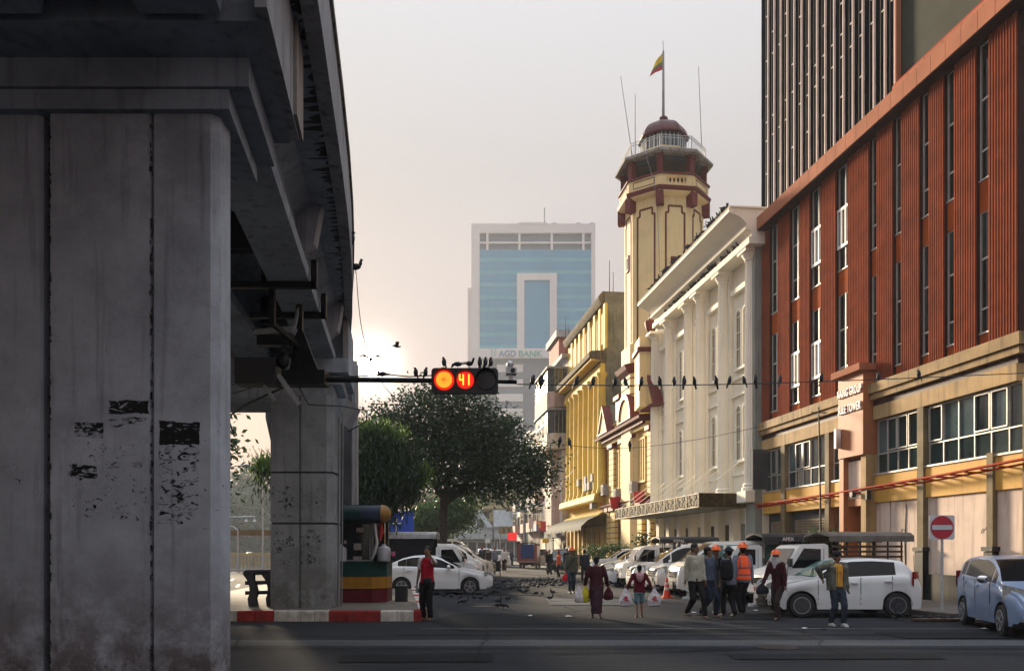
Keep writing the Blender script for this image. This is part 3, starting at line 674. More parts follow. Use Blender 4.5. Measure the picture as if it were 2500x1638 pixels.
tR, tL = fT(2487), fT(1862)
rb = Front('office_building', tR, 'large office block with terracotta ribbed cladding, mustard podium and a dark curtain-wall tower above')
Z0, Z1 = zz(7.0), zz(14.95)
m = MB(); m.box(tR, tL, -14, -.20, zz(6.9), zz(15.4)); m.box(tR, tL, -14, -.36, 0, zz(6.9)); rb.b(m, 'wall', M['reveal'])
bays = [(1862, 1880.6, 0), (1880.6, 1900.7, 1), (1900.7, 1930, 0), (1930, 1953.6, 1), (1953.6, 1979.3, 0), (1979.3, 2005.8, 1), (2005.8, 2042.8, 0), (2042.8, 2072, 1),
        (2072, 2124, 0), (2124, 2142.6, 2), (2142.6, 2182, 0), (2182, 2202, 2), (2202, 2247.4, 0), (2247.4, 2269.6, 2), (2269.6, 2307.4, 0), (2307.4, 2331.4, 2), (2331.4, 2386, 0), (2386, 2415.7, 2), (2415.7, 2487, 0)]
zb = [zz(z) for z in (7.32, 7.95, 9.27, 10.5, 11.37, 12.13, 13.48, 14.95)]
opened = {(3, 1), (5, 1), (5, 5), (7, 5)}
for i, (ua, ub, k) in enumerate(bays):
    t0, t1 = fT(ub), fT(ua)
    if k == 0:
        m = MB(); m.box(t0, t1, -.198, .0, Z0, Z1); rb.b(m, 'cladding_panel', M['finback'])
        m = MB(); n = max(4, round((t1-t0)/.105)); p = (t1-t0)/n
        for j in range(n): m.box(t0+j*p+p*.2, t0+j*p+p*.68, .001, .06, Z0-.01, Z1)
        rb.b(m, 'cladding_fin', M['fin'], kind='stuff')
    else:
        for (za, zb_) in ((Z0, zb[0]), (zb[3], zb[4])):
            m = MB(); m.box(t0, t1, -.197, -.07, za, zb_); rb.b(m, 'spandrel', M['spand'])
            m = MB(); m.box(t0, t1, -.069, -.04, zb_-.04, zb_); rb.b(m, 'sill', M['frameal'])
        for (a, b_) in ((0, 3), (4, 7)):
            fm = MB(); w = .028
            for j in range(a, b_+1):
                z = zb[j]; fm.box(t0, t1, -.15, -.09, z-w, z+w if j < b_ else z)
            fm.box(t1-.05, t1, -.15, -.08, zb[a], zb[b_]); fm.box(t0, t0+.04, -.15, -.08, zb[a], zb[b_])
            tm = t0+(t1-t0)*(.42)
            if k == 1: fm.box(tm-.03, tm+.03, -.15, -.08, zb[a], zb[b_])
            fr_ = rb.b(fm, 'window', M['frameal'])
            for j in range(a, b_):
                for (p0, p1) in (((t0, tm), (tm, t1)) if k == 1 else ((t0, t1),)):
                    if (i, j) in opened: continue
                    rn = random.Random(i*31+j*7+int(p0*10)); gm = M['wglassg'] if rn.random() < .25 else M['wglass']
                    q = MB(); q.box(p0+.02, p1-.02, -.13+rn.uniform(-.004, .004), -.118, zb[j]+w, zb[j+1]-w); o = q.build('pane', gm, fr_)
    for j in (1, 5):
        if (i, j) in opened:
            cm_ = MB(); za, zc = zb[j]+.03, zb[j+1]-.03; w = .055; ts = [t0, t0+(t1-t0)*.34, t0+(t1-t0)*.68, t1]
            for z in (za, zc): cm_.box(t0, t1, -.15, -.02, z-w, z+w)
            for t in ts: cm_.box(t-w*.7, t+w*.7, -.149, -.022, za, zc)
            cs = rb.b(cm_, 'casement', M['whitef'])
            for p0, p1, g in ((ts[0], ts[1], 'wglassl'), (ts[1], ts[2], 'navy'), (ts[2], ts[3], 'wglassl')):
                q = MB(); q.box(p0+.03, p1-.03, -.1, -.09, za+w, zc-w); q.build('pane', M[g], cs)
# tan band of separate cassette panels
ta, tb_ = fT(2487, .45)-.5, fT(1846, .45)
n = 24; p = (tb_-ta)/n; band_me = None
for j in range(n):
    m = MB(); m.box(ta+j*p+.008, ta+(j+1)*p-.008, -.3, .45, zz(14.98), zz(15.5)); rb.b(m, 'band_panel', M['tan'])
m = MB(); m.box(ta, tb_, -.34, .42, zz(14.955), zz(14.975)); rb.b(m, 'band_soffit', M['reveal'])
m = MB(); m.box(ta-.03, ta-.005, -14, .45, zz(14.98), zz(15.5)); rb.b(m, 'band_end', M['tan'])
# dark tower with cream fins
tg = fT(2198, -.3); tT = fT(1859, -.3); zt = 36
m = MB(); m.box(tg, tT, -14, -.3, zz(15.4), zt); rb.b(m, 'tower_wall', M['navy'])
us = [1872.7, 1888, 1903.5, 1919.7, 1936.2, 1954.3, 1972.8, 1992, 2012, 2033.6, 2056.3, 2079.4, 2103.7, 2130.6, 2157.5, 2181]
for j, u in enumerate(us):
    t = fT(u, -.2); m = MB(); dd = .085 if j != 15 else .07
    m.box(t-.02, t+.02, -.299, -.299+dd, zz(15.52), zt); rb.b(m, 'tower_fin', M['creamfin'])
    m = MB(); m.box(t+.30, t+.315, -.299, -.27, zz(15.52), zt); rb.b(m, 'tower_mullion', M['black'])
    lv = [19.0, 19.8, 22.4, 23.3, 25.8, 26.7, 29.2, 30.1, 32.6] if j % 2 else [17.6, 19.0, 19.8, 20.9, 22.4, 24.3, 25.8, 26.7, 29.2]
    rn = random.Random(j)
    for z in lv:
        z = zz(z)
        if rn.random() < .12: continue
        m = MB(); m.box(t+.021, t+.24, -.298, -.255, z, z+.03); rb.b(m, 'tower_louvre', M['creamfin'])
for z in np.arange(16.9, 36, 3.4):
    m = MB(); m.box(tg+.01, tT-.01, -.305, -.292, zz(z), zz(z)+.5); rb.b(m, 'tower_spandrel', M['navy'])
m = MB(); m.box(tR-.4, tg-.05, -14, -.32, zz(15.4), zt); rb.b(m, 'screen_panel', M['olive'])
m = MB(); m.box(tg-.05, tg+.04, -.3, -.12, zz(15.52), zt); rb.b(m, 'tower_edge_trim', M['tan'])
n = 7; p = (tg-.1-(tR-.4))/n
for j in range(n):
    m = MB(); m.box(tR-.4+j*p+.008, tR-.4+(j+1)*p-.008, -.31, .06, zz(15.52), zz(15.95)); rb.b(m, 'coping_panel', M['tan'])
m = MB(); m.box(tR-.4, tg-.1, -.33, .03, zz(15.952), zz(16.02)); rb.b(m, 'coping_flashing', M['conduit'])
# podium: ledge, frieze, windows, spandrels
e0, e1 = fT(2107+27, 0), fT(2072, 0)          # entrance bay
for (a, b_) in ((tR, e0-.02), (e1+.02, tL)):
    m = MB(); m.box(a-.3 if a == tR else a, b_, -.3, .24, zz(6.62), zz(6.93)); rb.b(m, 'ledge', M['sill'])
    m = MB(); m.box(a-.2 if a == tR else a, b_, -.3, .16, zz(6.42), zz(6.617)); rb.b(m, 'ledge_moulding', M['sill'])
    m = MB(); m.box(a, b_, -.3, .02, zz(6.22), zz(6.417)); rb.b(m, 'painted_shadow_strip', M['reveal'])  # dark strip paints the shade below the ledge moulding
    n = max(2, round((b_-a)/1.2)); p = (b_-a)/n
    for j in range(n):
        m = MB(); m.box(a+j*p+.004, a+(j+1)*p-.004, -.3, .06, zz(5.78), zz(6.215)); rb.b(m, 'frieze_slab', M['beige'])
pil = [(1909, 1918.5), (2017, 2027), (2243, 2258), (2413, 2428)]
pts = [(fT(b_), fT(a)) for a, b_ in pil]
edges = [tL]; segs = []
order = sorted(pts, reverse=True)
stops = [(tL, order[0][1]), (order[0][0], order[1][1]), (order[1][0], e1), (e0, order[2][1]), (order[2][0], tR-.3)]
for (t1, t0) in stops:
    m = MB(); m.box(t0, t1, -.34, -.20, zz(4.02), zz(5.775)); rb.b(m, 'window_recess', M['reveal'])
    L_ = t1-t0-.16; a = t0+.08; n = max(2, round(L_/.62)); p = L_/n; w = .02
    fm = MB()
    for z in (zz(4.05), zz(4.67), zz(5.74)): fm.box(a, a+L_, -.17, -.09, z-w, z+w)
    for j in range(n+1): fm.box(a+j*p-w, a+j*p+w, -.168, -.092, zz(4.05), zz(5.74))
    fr_ = rb.b(fm, 'window', M['frameal'])
    for j in range(n):
        rn = random.Random(int(a*10)+j)
        q = MB(); q.box(a+j*p+w, a+(j+1)*p-w, -.145, -.135, zz(4.70), zz(5.72)); q.build('pane', M['wglassl'] if (j % 3 == 1 and t0 < 24) or rn.random() < .15 else M['wglassg'], fr_)
        q = MB(); q.box(a+j*p+w, a+(j+1)*p-w, -.14, -.13, zz(4.08), zz(4.65)); q.build('pane', M['wglassg'], fr_)
        if rn.random() < .45:
            q = MB(); ww = .018
            for z in (zz(4.74), zz(5.70)): q.box(a+j*p+.03, a+(j+1)*p-.03, -.09, -.05, z-ww, z+ww)
            for t in (a+j*p+.04, a+(j+1)*p-.04): q.box(t-ww, t+ww, -.089, -.052, zz(4.74), zz(5.70))
            q.build('sash', M['frameal'], fr_)
    m = MB(); m.box(t0, t1, -.34, -.02, zz(3.12), zz(4.015)); rb.b(m, 'spandrel', M['mustard'])
    m = MB(); m.box(t0, t1, -.02+.002, .02, zz(4.0), zz(4.05)); rb.b(m, 'sill', M['frameal'])
m = MB(); m.box(order[3][1] if len(order) > 3 else tR, order[2][0], -.3, -.01, 3.2, 3.21)
# pillars
for (a, b_) in order:
    zt_ = zz(4.1) if a == order[3][0] else zz(5.775)
    m = MB(); m.box(a, b_, -.3, .06, .9 if a < 27 else .14, zt_); rb.b(m, 'pillar', M['pill'])
    if a < 27:
        m = MB(); m.box(a-.1, b_+.1, -.3, .15, 1.62, 1.74); m.box(a-.05, b_+.05, -.3, .11, .14, 1.615); rb.b(m, 'pillar_base', M['plinth'])
m = MB(); m.box(tR-.6, tR-.3, -.3, .14, .14, zz(5.775)); rb.b(m, 'pillar', M['pill'])
# ground floor: shutters left, boards right
for (t1, t0) in stops[:3]:
    n = 26; z1_ = zz(3.115); m = MB()
    m.box(t0, t1, -.36+.002, -.30, .14, z1_); rb.b(m, 'shutter_housing', M['concD'])
    a, b_ = t0+.25, t1-.25
    pr = []
    for j in range(n):
        z = .15+j*(z1_-.5)/n; h = (z1_-.5)/n; pr += [(-.295, z), (-.27, z+h*.25), (-.27, z+h*.75)]
    pr += [(-.295, z1_-.35)]; pr += [(-.299, z1_-.35), (-.299, .15)]
    q = MB(); q.prism(pr, a, b_, axis='x'); rb.b(q, 'shutter', M['shut'])
for (t1, t0) in stops[3:]:
    n = 3 if t1-t0 > 1.5 else 2; p = (t1-t0)/n
    for j in range(n):
        sl = .03*math.sin(j*2.1+t0); a, b_ = t0+j*p+.015, t0+(j+1)*p-.015
        m = MB(); m.add([(a, -.14, .9), (b_-.0, -.14, .9), (b_-sl, -.14, zz(3.115)), (a-sl, -.14, zz(3.115)), (a, -.09+.02*(j % 2), .9), (b_, -.09+.02*(j % 2), .9), (b_-sl, -.09, zz(3.115)), (a-sl, -.09, zz(3.115))],
                        [(0, 3, 2, 1), (4, 5, 6, 7), (0, 1, 5, 4), (1, 2, 6, 5), (2, 3, 7, 6), (3, 0, 4, 7)]); rb.b(m, 'hoarding_board', M['board'])
    m = MB(); m.box(t0, t1, -.34, .02, .14, .92); rb.b(m, 'plinth_wall', M['plinth'])
    m = MB(); m.tube([(t0+p, -.085, .92), (t0+p+.03, -.085, 1.9), (t0+p-.04, -.085, 3.1)], [.012, .03, .022], 4); rb.b(m, 'board_gap', M['black'])
    m = MB(); q_ = [(t0+p+.02, -.066, 2.3), (t0+p+.16, -.066, 2.34), (t0+p+.22, -.066, 2.22), (t0+p+.34, -.066, 2.24), (t0+p+.4, -.066, 2.12)]; m.tube(q_, .009, 4); m.tube([(t0+p*.4, -.066, 1.0), (t0+p*.45, -.066, 1.5)], .008, 4); rb.b(m, 'board_crack', M['black'], kind='stuff')
m = MB(); m.box(tR-2.2, tR-.6, -14, -.34, 0, 3.2); rb.b(m, 'plinth_wall', M['plinth'])
# conduit with clips
pth = [(tR-.7, .3, zz(3.78)), (24, .32, zz(3.66)), (27, .34, zz(3.60)), (30, .33, zz(3.55)), (tL+.5, .3, zz(3.5))]
m = MB(); m.tube(pth, .042, 6); rb.b(m, 'conduit', M['conduit']); m = MB(); m.tube([(a, b_-.12, c-.10) for a, b_, c in pth], .03, 5); rb.b(m, 'conduit', M['conduit'])
for j in range(24):
    t = tR+.3+j*(tL-tR-.5)/23; k = (t-tR)/(tL-tR)
    m = MB(); m.box(t-.03, t+.03, -.02, .36, zz(3.74-.22*k)-.1, zz(3.74-.22*k)-.055); rb.b(m, 'conduit_bracket', M['conduit'])
# entrance pylon in orange marble
m = MB(); m.box(e0, e1, -.3, .40, 4.9, zz(7.4)); rb.b(m, 'sign_pylon', M['marble'])
m = MB(); m.box(e0-.1, e1+.15, -.3, .60, zz(7.4), zz(7.62)); rb.b(m, 'pylon_cap', M['tan'])
m = MB(); m.box(e1-.28, e1, -.3, .36, .14, 4.895); rb.b(m, 'pylon_leg', M['marble'])
m = MB(); m.box(e0, e0+.30, -.3, .30, .14, 4.895); rb.b(m, 'pylon_leg', M['beige'])
m = MB(); m.box(e0+.302, e1-.282, -.3, .18, zz(3.3), zz(4.55)); rb.b(m, 'pylon_infill', M['board'])
for j in range(7):
    z = zz(4.65)+j*.085; m = MB(); m.obox(((e0+e1)/2, .15, z), ((e1-e0)/2-.3, 0, 0), (0, .05, .02), (0, -.004, .01)); rb.b(m, 'louvre', M['tan'])
m = MB(); m.box(e0+.302, e1-.282, -.3, .05, zz(4.56), 4.89); rb.b(m, 'louvre_recess', M['black'])
m = MB(); m.box(e0+.302, e1-.282, -.32, -.28, .14, zz(3.1)); rb.b(m, 'doorway', M['black'])
m = MB(); m.box(e0+.302, e1-.282, -.3, .2, zz(3.05), zz(3.29)); rb.b(m, 'door_header', M['marble'])
M['letter'] = pm('white_letters', (.78, .70, .66), .5, .1, 5)
def lettering(front, txt, tc_, z, off, size, wmax, mat, depth=.05, bold=0.0):
    me = text_mesh(txt, size, depth, bold, 1.12); xs_ = [v.co.x for v in me.vertices]; w = max(xs_)-min(xs_); sc = min(1.0, wmax/w)
    me.materials.clear(); me.materials.append(mat)
    o = link('lettering', me, front.root, (tc_-front.t0, off+depth, z), None, (sc, 1, 1)); o.rotation_euler = (R(90), 0, R(180)); return o
tc_ = (e0+e1)/2
lettering(rb, 'NAING GROUP', tc_, zz(6.72), .40, .40, (e1-e0)*.96, M['letter'], .03, .004)
lettering(rb, 'SULE TOWER', tc_, zz(6.17), .40, .40, (e1-e0)*.90, M['letter'], .03, .004)
lettering(rb, '1', e1-.14, zz(5.05), .42, .95, .4, M['letter'], .09, .02)
m = MB(); t_ = fT(2087, .35); m.cyl((t_, .36, zz(3.42)), (t_, .5, zz(3.42)), .1, n=10); m.box(t_-.9, t_-.8, .3, .45, zz(3.2), zz(3.5)); rb.b(m, 'lamp_fitting', M['black'])
# louvred sign box at the far end
m = MB(); tl_ = fT(1850, .6); m.box(tl_-.06, tl_+.06, .15, .85, zz(4.1), zz(5.75)); rb.b(m, 'side_sign', M['concD'])
for j in range(12):
    z = zz(4.15)+j*.135; m = MB(); m.box(tl_-.10, tl_-.061, .17, .83, z, z+.06); rb.b(m, 'slat', M['concD'])

# ---- white theatre-like building with giant fluted columns
M['cream'] = pm('cream_stucco', (.84, .77, .62), .75, .05, .8, streak=.15, grime=.06, bump=.08, streakcol=(.3, .26, .2))
M['cream2'] = pm('cream_stucco_light', (.86, .80, .68), .75, .05, .8, streak=.2, grime=.07, bump=.05, streakcol=(.3, .27, .22))
M['greyst'] = pm('grey_green_render', (.30, .32, .29), .8, .12, .8, streak=.4, grime=.2)
M['gold'] = pm('gilt_lattice', (.15, .10, .03), .6, .3, 5, metal=.15)
M['goldb'] = pm('lattice_back', (.05, .04, .02), .7, .2, 5)
wL, wR = fT(1590), fT(1862)+.02
wb = Front('theatre_building', wR, 'cream stuccoed building with giant fluted columns, arched windows and deep cornice', 'building')
m = MB(); m.box(wR, wL, -13, 0, .0, zz(15.2)); wb.b(m, 'wall', M['cream'])
m = MB(); m.box(wR+.02, fT(1845, .02)+.3, .002, .35, .14, zz(15.6)); wb.b(m, 'end_pier', M['greyst'])
cols_u = [1600, 1635, 1682, 1711.5, 1767, 1834]; CO = .30
ct = [fT(u, CO) for u in cols_u]
zc0, zc1 = 4.6, zz(14.0)
fl = MB(); n = 40
rings = [(zc0, .31), (zc0+(zc1-zc0)*.5, .30), (zc1, .265)]
vs = []
for z, r in rings:
    for k in range(n): a = 2*math.pi*k/n; q = r*(1.0 if k % 2 == 0 else .9); vs.append((q*math.cos(a), q*math.sin(a), z))
fl.add(vs, [(j*n+k, j*n+(k+1) % n, (j+1)*n+(k+1) % n, (j+1)*n+k) for j in range(2) for k in range(n)])
shaft_me = fl.mesh('column_shaft', M['cream2'])
cap_me = MB().lathe([(.26, -.05), (.31, 0), (.29, .05), (.37, .16), (.43, .25), (.43, .3)], (0, 0, 0), 20).box(-.47, .47, -.42, .47, .3, .45).mesh('capital', M['cream2'], 40)
base_me = MB().lathe([(.43, 0), (.43, .14), (.36, .2), (.39, .28), (.33, .36)], (0, 0, 0), 20).box(-.48, .48, -.4, .48, -.5, .0).mesh('column_base', M['cream2'], 40)
for t in ct:
    wb.share(shaft_me, 'column', (t, CO, 0)); wb.share(cap_me, 'capital', (t, CO, zc1)); wb.share(base_me, 'column_base', (t, CO, zc0-.3))
    m = MB(); m.box(t-.42, t+.42, .002, .2, zc0-.4, zc1+.3); wb.b(m, 'pilaster', M['cream2'])
zE = zc1+.45
prof = [(-.1, zE), (.80, zE), (.80, zE+.28), (.68, zE+.32), (.68, zE+.5), (.76, zE+.56), (.95, zE+.6), (.97, zE+.72), (.86, zE+.74), (.92, zE+.86), (1.08, zE+1.02), (1.3, zE+1.16), (1.62, zE+1.26), (1.72, zE+1.3), (1.72, zE+1.44), (1.6, zE+1.5), (-.1, zE+1.5)]
cL = fT(1561, 1.6); cR = fT(1786, 1.6)
m = MB(); m.prism(prof, cR, cL, axis='x'); wb.b(m, 'cornice', M['cream2'], 30)
m = MB(); m.prism([(.0, zE+1.502), (1.68, zE+1.502), (1.72, zE+1.56), (.0, zE+1.60)], cR-.05, cL+.05, axis='x'); wb.b(m, 'coping', M['cream'])
m = MB(); m.box(wR, wL, -12.9, -.1, zz(15.2), zE+1.55); wb.b(m, 'parapet', M['cream'])
CORN_Z = zE+1.6; CORN_Y = 1.66; ARCH_Z = zE+.28
# architrave blocks projecting between the columns
for i in range(5):
    a, b_ = ct[i+1]+.6, ct[i]-.6
    if b_-a > .3: m = MB(); m.box(a, b_, .003, .22, zz(13.2), zz(13.42)); wb.b(m, 'string_course', M['cream2'])
# string courses and panels between storeys
def arch_window(tc_, z0, z1, w, y=.0):
    n = 8; r = w/2; fr = MB(); g = MB(); o_ = []; i_ = []
    def outl(rr_, zlo, ztop):
        pts = [(-rr_, zlo), (rr_, zlo)]
        for k in range(n+1): a = math.pi*k/n; pts.append((rr_*math.cos(a), ztop-r+rr_*math.sin(a)))
        return pts
    A_ = outl(r+.09, z0-.06, z1); B_ = outl(r, z0, z1); nn = len(A_)
    vs = [(x, y+.10, z) for x, z in A_]+[(x, y+.10, z) for x, z in B_]+[(x, y, z) for x, z in A_]+[(x, y, z) for x, z in B_]
    fs = []
    for k in range(nn):
        k2 = (k+1) % nn; fs += [(k, k2, nn+k2, nn+k), (k, 2*nn+k, 2*nn+k2, k2), (nn+k, nn+k2, 3*nn+k2, 3*nn+k)]
    fr.add(vs, fs); fr.box(-.02, .02, y+.02, y+.06, z0, z1-.05)
    for z in (z0+(z1-z0)*.33, z0+(z1-z0)*.62, z1-r): fr.box(-r, r, y+.02, y+.055, z-.02, z+.02)
    fr.box(-r-.14, r+.14, y, y+.16, z0-.16, z0-.062)
    g.add([(x, y+.012, z) for x, z in B_], [tuple(range(nn))])
    return fr.mesh('window', M['cream2']), g.mesh('pane', M['wglass'])
for (z0, z1) in ((10.3, 12.95), (5.95, 8.45)):
    fme, gme = arch_window(0, z0, z1, .52)
    for (ca, cb) in ((0, 1), (1, 2), (3, 4), (4, 5)):
        a, b_ = ct[cb], ct[ca]; mid = (a+b_)/2
        for t in ([mid+.35, mid-.45] if b_-a > 2.8 else [mid]):
            w_ = wb.share(fme, 'window', (t, .004, 0)); link('pane', gme, w_)
for i in range(5):
    a, b_ = ct[i+1]+.45, ct[i]-.45
    for z in (8.95, 9.75): m = MB(); m.box(a, b_, .002, .10, z, z+.09); wb.b(m, 'string_course', M['cream2'])
    m = MB(); m.box(a, b_, .002, .06, 5.2, 5.35); wb.b(m, 'string_course', M['cream2'])
# canopy with gilt lattice
tn = fT(1706, 2.45); tf = fT(1501, 2.45); z0, z1 = 3.62, 4.27
m = MB(); m.box(tn+.05, tf-.05, -.05, 2.38, z0+.02, z0+.22); wb.b(m, 'canopy_slab', M['greyst'])
m = MB(); m.box(tn+.06, tf-.06, -.05, 2.3, z1-.12, z1-.06); wb.b(m, 'canopy_roof', M['greyst'])
def lattice_panel(L_, H_):
    q = MB(); w = .022; y0, y1 = 0, .03
    for z in (w, H_-w): q.box(0, L_, y0, y1, z-w, z+w)
    for x in (w, L_-w): q.box(x-w, x+w, y0, y1, 0, H_)
    rn = random.Random(4); k = max(1, int(L_/.16))
    for i in range(k*4):
        cx = rn.uniform(.1, L_-.1); cz = rn.uniform(.1, H_-.1); r = rn.uniform(.05, .1); a0 = rn.uniform(0, 6.28)
        for j in range(6):
            a, b_ = a0+j*.75, a0+(j+1)*.75; r0 = r*(1-.1*j); r1 = r*(1-.1*(j+1))
            q.bar((cx+r0*math.cos(a), .015, cz+r0*math.sin(a)), (cx+r1*math.cos(b_), .015, cz+r1*math.sin(b_)), .018, .02, up=(0, 1, 0))
    return q
n = 9; p = (tf-tn)/n; me = lattice_panel(p-.03, z1-z0).mesh('lattice_panel', M['gold'])
for j in range(n): wb.share(me, 'lattice_panel', (tn+j*p+.015, 2.42, z0))
m = MB(); m.box(tn+.03, tf-.03, 2.385, 2.415, z0+.03, z1-.03); m.box(tn+.02, tn+.045, 0, 2.385, z0+.03, z1-.03); wb.b(m, 'lattice_backing', M['goldb'])
me = lattice_panel(1.2, z1-z0).mesh('lattice_panel', M['gold'])
for j in range(2):
    o = wb.share(me, 'lattice_panel', (tn+.012, .02+j*1.22, z0)); o.rotation_euler = (0, 0, R(90))
for k in range(9):
    t = tn+.5+k*(tf-tn-1)/8
    m = MB(); m.cyl((t, 2.3, z1-.02), (t+.05, .02, z1+1.7), .02, n=5); wb.b(m, 'tie_rod', M['cream2'])
# ground floor
for k in range(9):
    t = wR+.8+k*(wL-wR-1.2)/8
    m = MB(); m.box(t-.28, t+.28, .002, .32, .14, 3.62); wb.b(m, 'pier', M['cream2'])
    if k < 8:
        tt = t+(wL-wR-1.2)/16; m = MB(); m.box(tt-.5, tt+.5, .003, .03, .14, 2.9); wb.b(m, 'door', M['wglass'] if k % 3 else M['greyst'])
        m = MB(); m.box(tt-.56, tt+.56, .0025, .06, 2.9, 3.0); wb.b(m, 'door_header', M['cream'])
# ---- ornate yellow customs-style building with red trim
M['yel'] = pm('yellow_stucco', (.78, .50, .15), .75, .10, .8, streak=.35, grime=.18, bump=.1, streakcol=(.28, .16, .07))
M['yel2'] = pm('yellow_stucco_pale', (.82, .60, .24), .75, .08, .8, streak=.3, grime=.15, bump=.08, streakcol=(.3, .2, .1))
M['ytow'] = pm('tower_stucco', (.80, .62, .33), .75, .07, .8, streak=.3, grime=.15, bump=.08, streakcol=(.3, .2, .1))
M['redtrim'] = pm('oxblood_trim', (.17, .032, .028), .65, .2, 2, grime=.3, bump=.15)
M['recess'] = flat('dark_recess', (.03, .028, .025), .8)
M['mottle'] = pm('mouldy_render', (.30, .29, .21), .9, .3, .5, streak=.9, grime=.9, bump=.4, streakcol=(.06, .065, .05))
oR, oL = fT(1588), fT(1476)
ob = Front('ornate_building', oR, 'yellow stuccoed colonial building with dark red cornices, small pediments and quoined pilasters', 'building')
m = MB(); m.box(oR, oL, -12, 0, 0, 10.4); ob.b(m, 'wall', M['yel'])
def front_prof(fr, prof, a, b_, name, mat): m = MB(); m.prism(prof, a, b_, axis='x'); return fr.b(m, name, mat, 30)
front_prof(ob, [(-.1, 10.0), (.35, 10.0), (.45, 10.12), (.75, 10.2), (.8, 10.36), (.6, 10.42), (-.1, 10.5)], oR, oL+.2, 'cornice', M['redtrim'])
front_prof(ob, [(-.1, 9.62), (.3, 9.62), (.34, 9.74), (.3, 9.997), (-.1, 9.997)], oR, oL+.1, 'cornice_bed', M['yel2'])
k_ = int((oL-oR)/.32)
m = MB()
for j in range(k_): a = oR+j*.32; m.box(a, a+.14, .34, .56, 9.86, 9.995)
ob.b(m, 'dentil', M['redtrim'], kind='stuff')
front_prof(ob, [(-.1, 10.5), (.1, 10.5), (.1, 11.0), (.16, 11.02), (.16, 11.12), (-.1, 11.12)], oR, oL, 'parapet', M['yel2'])
def quoins(fr, u0, u1, z0, z1, y=.28, name='pilaster', courses=True):
    a, b_ = fT(u1, y), fT(u0, y)
    m = MB(); m.box(a, b_, .002, y-.03, z0, z1); o = fr.b(m, name, M['redtrim'])
    n = max(2, round((z1-z0)/.42)); h = (z1-z0)/n
    for j in range(n):
        q = MB(); q.box(a-.02, b_+.02, .003, y, z0+j*h+.03, z0+(j+1)*h-.025); q.build('quoin', M['yel2'], o)
    q = MB(); q.box(a-.1, b_+.1, .002, y+.16, z1+.002, z1+.28); fr.b(q, 'capital', M['redtrim'])
for u0, u1 in ((1487, 1497), (1514, 1521), (1532, 1546), (1580, 1588)): quoins(ob, u0, u1, 5.25, 9.3)
for u0, u1 in ((1480, 1486), (1490, 1500), (1516, 1532), (1556, 1566), (1580, 1588)): quoins(ob, u0, u1, .14, 4.6, .3, 'pier')
front_prof(ob, [(-.1, 4.9), (.4, 4.9), (.5, 5.05), (.3, 5.2), (-.1, 5.2)], oR, oL, 'string_cornice', M['redtrim'])
def ywindow(fr, u0, u1, z0, z1, n=2):
    a, b_ = fT(u1), fT(u0); m = MB(); w = .08
    m.box(a-.12, b_+.12, .003, .12, z0-.15, z0); m.box(a-.12, b_+.12, .003, .12, z1, z1+.15)
    for j in range(n+1): t = a+(b_-a)*j/n; m.box(t-w, t+w, .003, .10, z0, z1)
    wdw = fr.b(m, 'window', M['yel2'])
    for j in range(n):
        q = MB(); q.box(a+(b_-a)*j/n+w, a+(b_-a)*(j+1)/n-w, .003, .02, z0, z1); q.build('pane', M['recess'] if j % 2 else M['wglass'], wdw)
ywindow(ob, 1500, 1513, 6.3, 8.9, 3); ywindow(ob, 1556, 1577, 6.3, 9.0, 4); ywindow(ob, 1523, 1530, 6.3, 8.8, 1)
for u0, u1 in ((1500, 1515), (1534, 1554), (1567, 1579)):
    a, b_ = fT(u1), fT(u0); r = (b_-a)/2; n = 8; pts = [(a, .14), (b_, .14)]+[((a+b_)/2+r*math.cos(math.pi*k/n), 3.3+min(r, 1.0)*math.sin(math.pi*k/n)) for k in range(n+1)]
    m = MB(); m.add([(x, .012, z) for x, z in pts], [tuple(range(len(pts)))]); ob.b(m, 'arch_opening', M['recess'])
def pediment(fr, tc_, w, zb_, h, kind='tri', y0=.1, y1=.75):
    m = MB()
    if kind == 'tri': out = [(tc_-w/2, zb_), (tc_+w/2, zb_), (tc_, zb_+h)]; inn = [(tc_-w/2+.35, zb_+.14), (tc_+w/2-.35, zb_+.14), (tc_, zb_+h-.34)]
    else:
        out = [(tc_-w/2*math.cos(math.pi*k/10), zb_+h*math.sin(math.pi*k/10)) for k in range(11)][::-1]; inn = [(tc_+(x-tc_)*.76, zb_+.1+(z-zb_)*.74) for x, z in out]
    m.prism(out, y0, y1-.12, axis='y'); o = fr.b(m, 'pediment', M['redtrim'])
    n = len(out); q = MB(); vs = [(x, y1-.118, z) for x, z in out]+[(x, y1-.118, z) for x, z in inn]+[(x, y1, z) for x, z in out]+[(x, y1, z) for x, z in inn]
    fs = []
    for k in range(n):
        k2 = (k+1) % n; fs += [(2*n+k, 2*n+k2, 3*n+k2, 3*n+k), (k, 2*n+k, 2*n+k2, k2), (n+k, n+k2, 3*n+k2, 3*n+k)]
    q.add(vs, fs); fr.b(q, 'pediment_moulding', M['redtrim'])
    q = MB(); q.add([(x, y1-.10, z) for x, z in inn], [tuple(range(n))]); fr.b(q, 'tympanum', M['yel2'])
    q = MB()
    if kind == 'tri': q.add([(tc_-w/2-.1, y0, zb_), (tc_, y0, zb_+h+.08), (tc_+w/2+.1, y0, zb_), (tc_-w/2-.1, -1.4, zb_), (tc_, -1.4, zb_+h+.08), (tc_+w/2+.1, -1.4, zb_)], [(0, 1, 4, 3), (1, 2, 5, 4), (0, 2, 1), (3, 4, 5)]); fr.b(q, 'gable_roof', M['mottle'])
    else: q.prism([(x, z+.03) for x, z in out], -1.2, y0-.01, axis='y'); fr.b(q, 'gable_roof', M['mottle'])
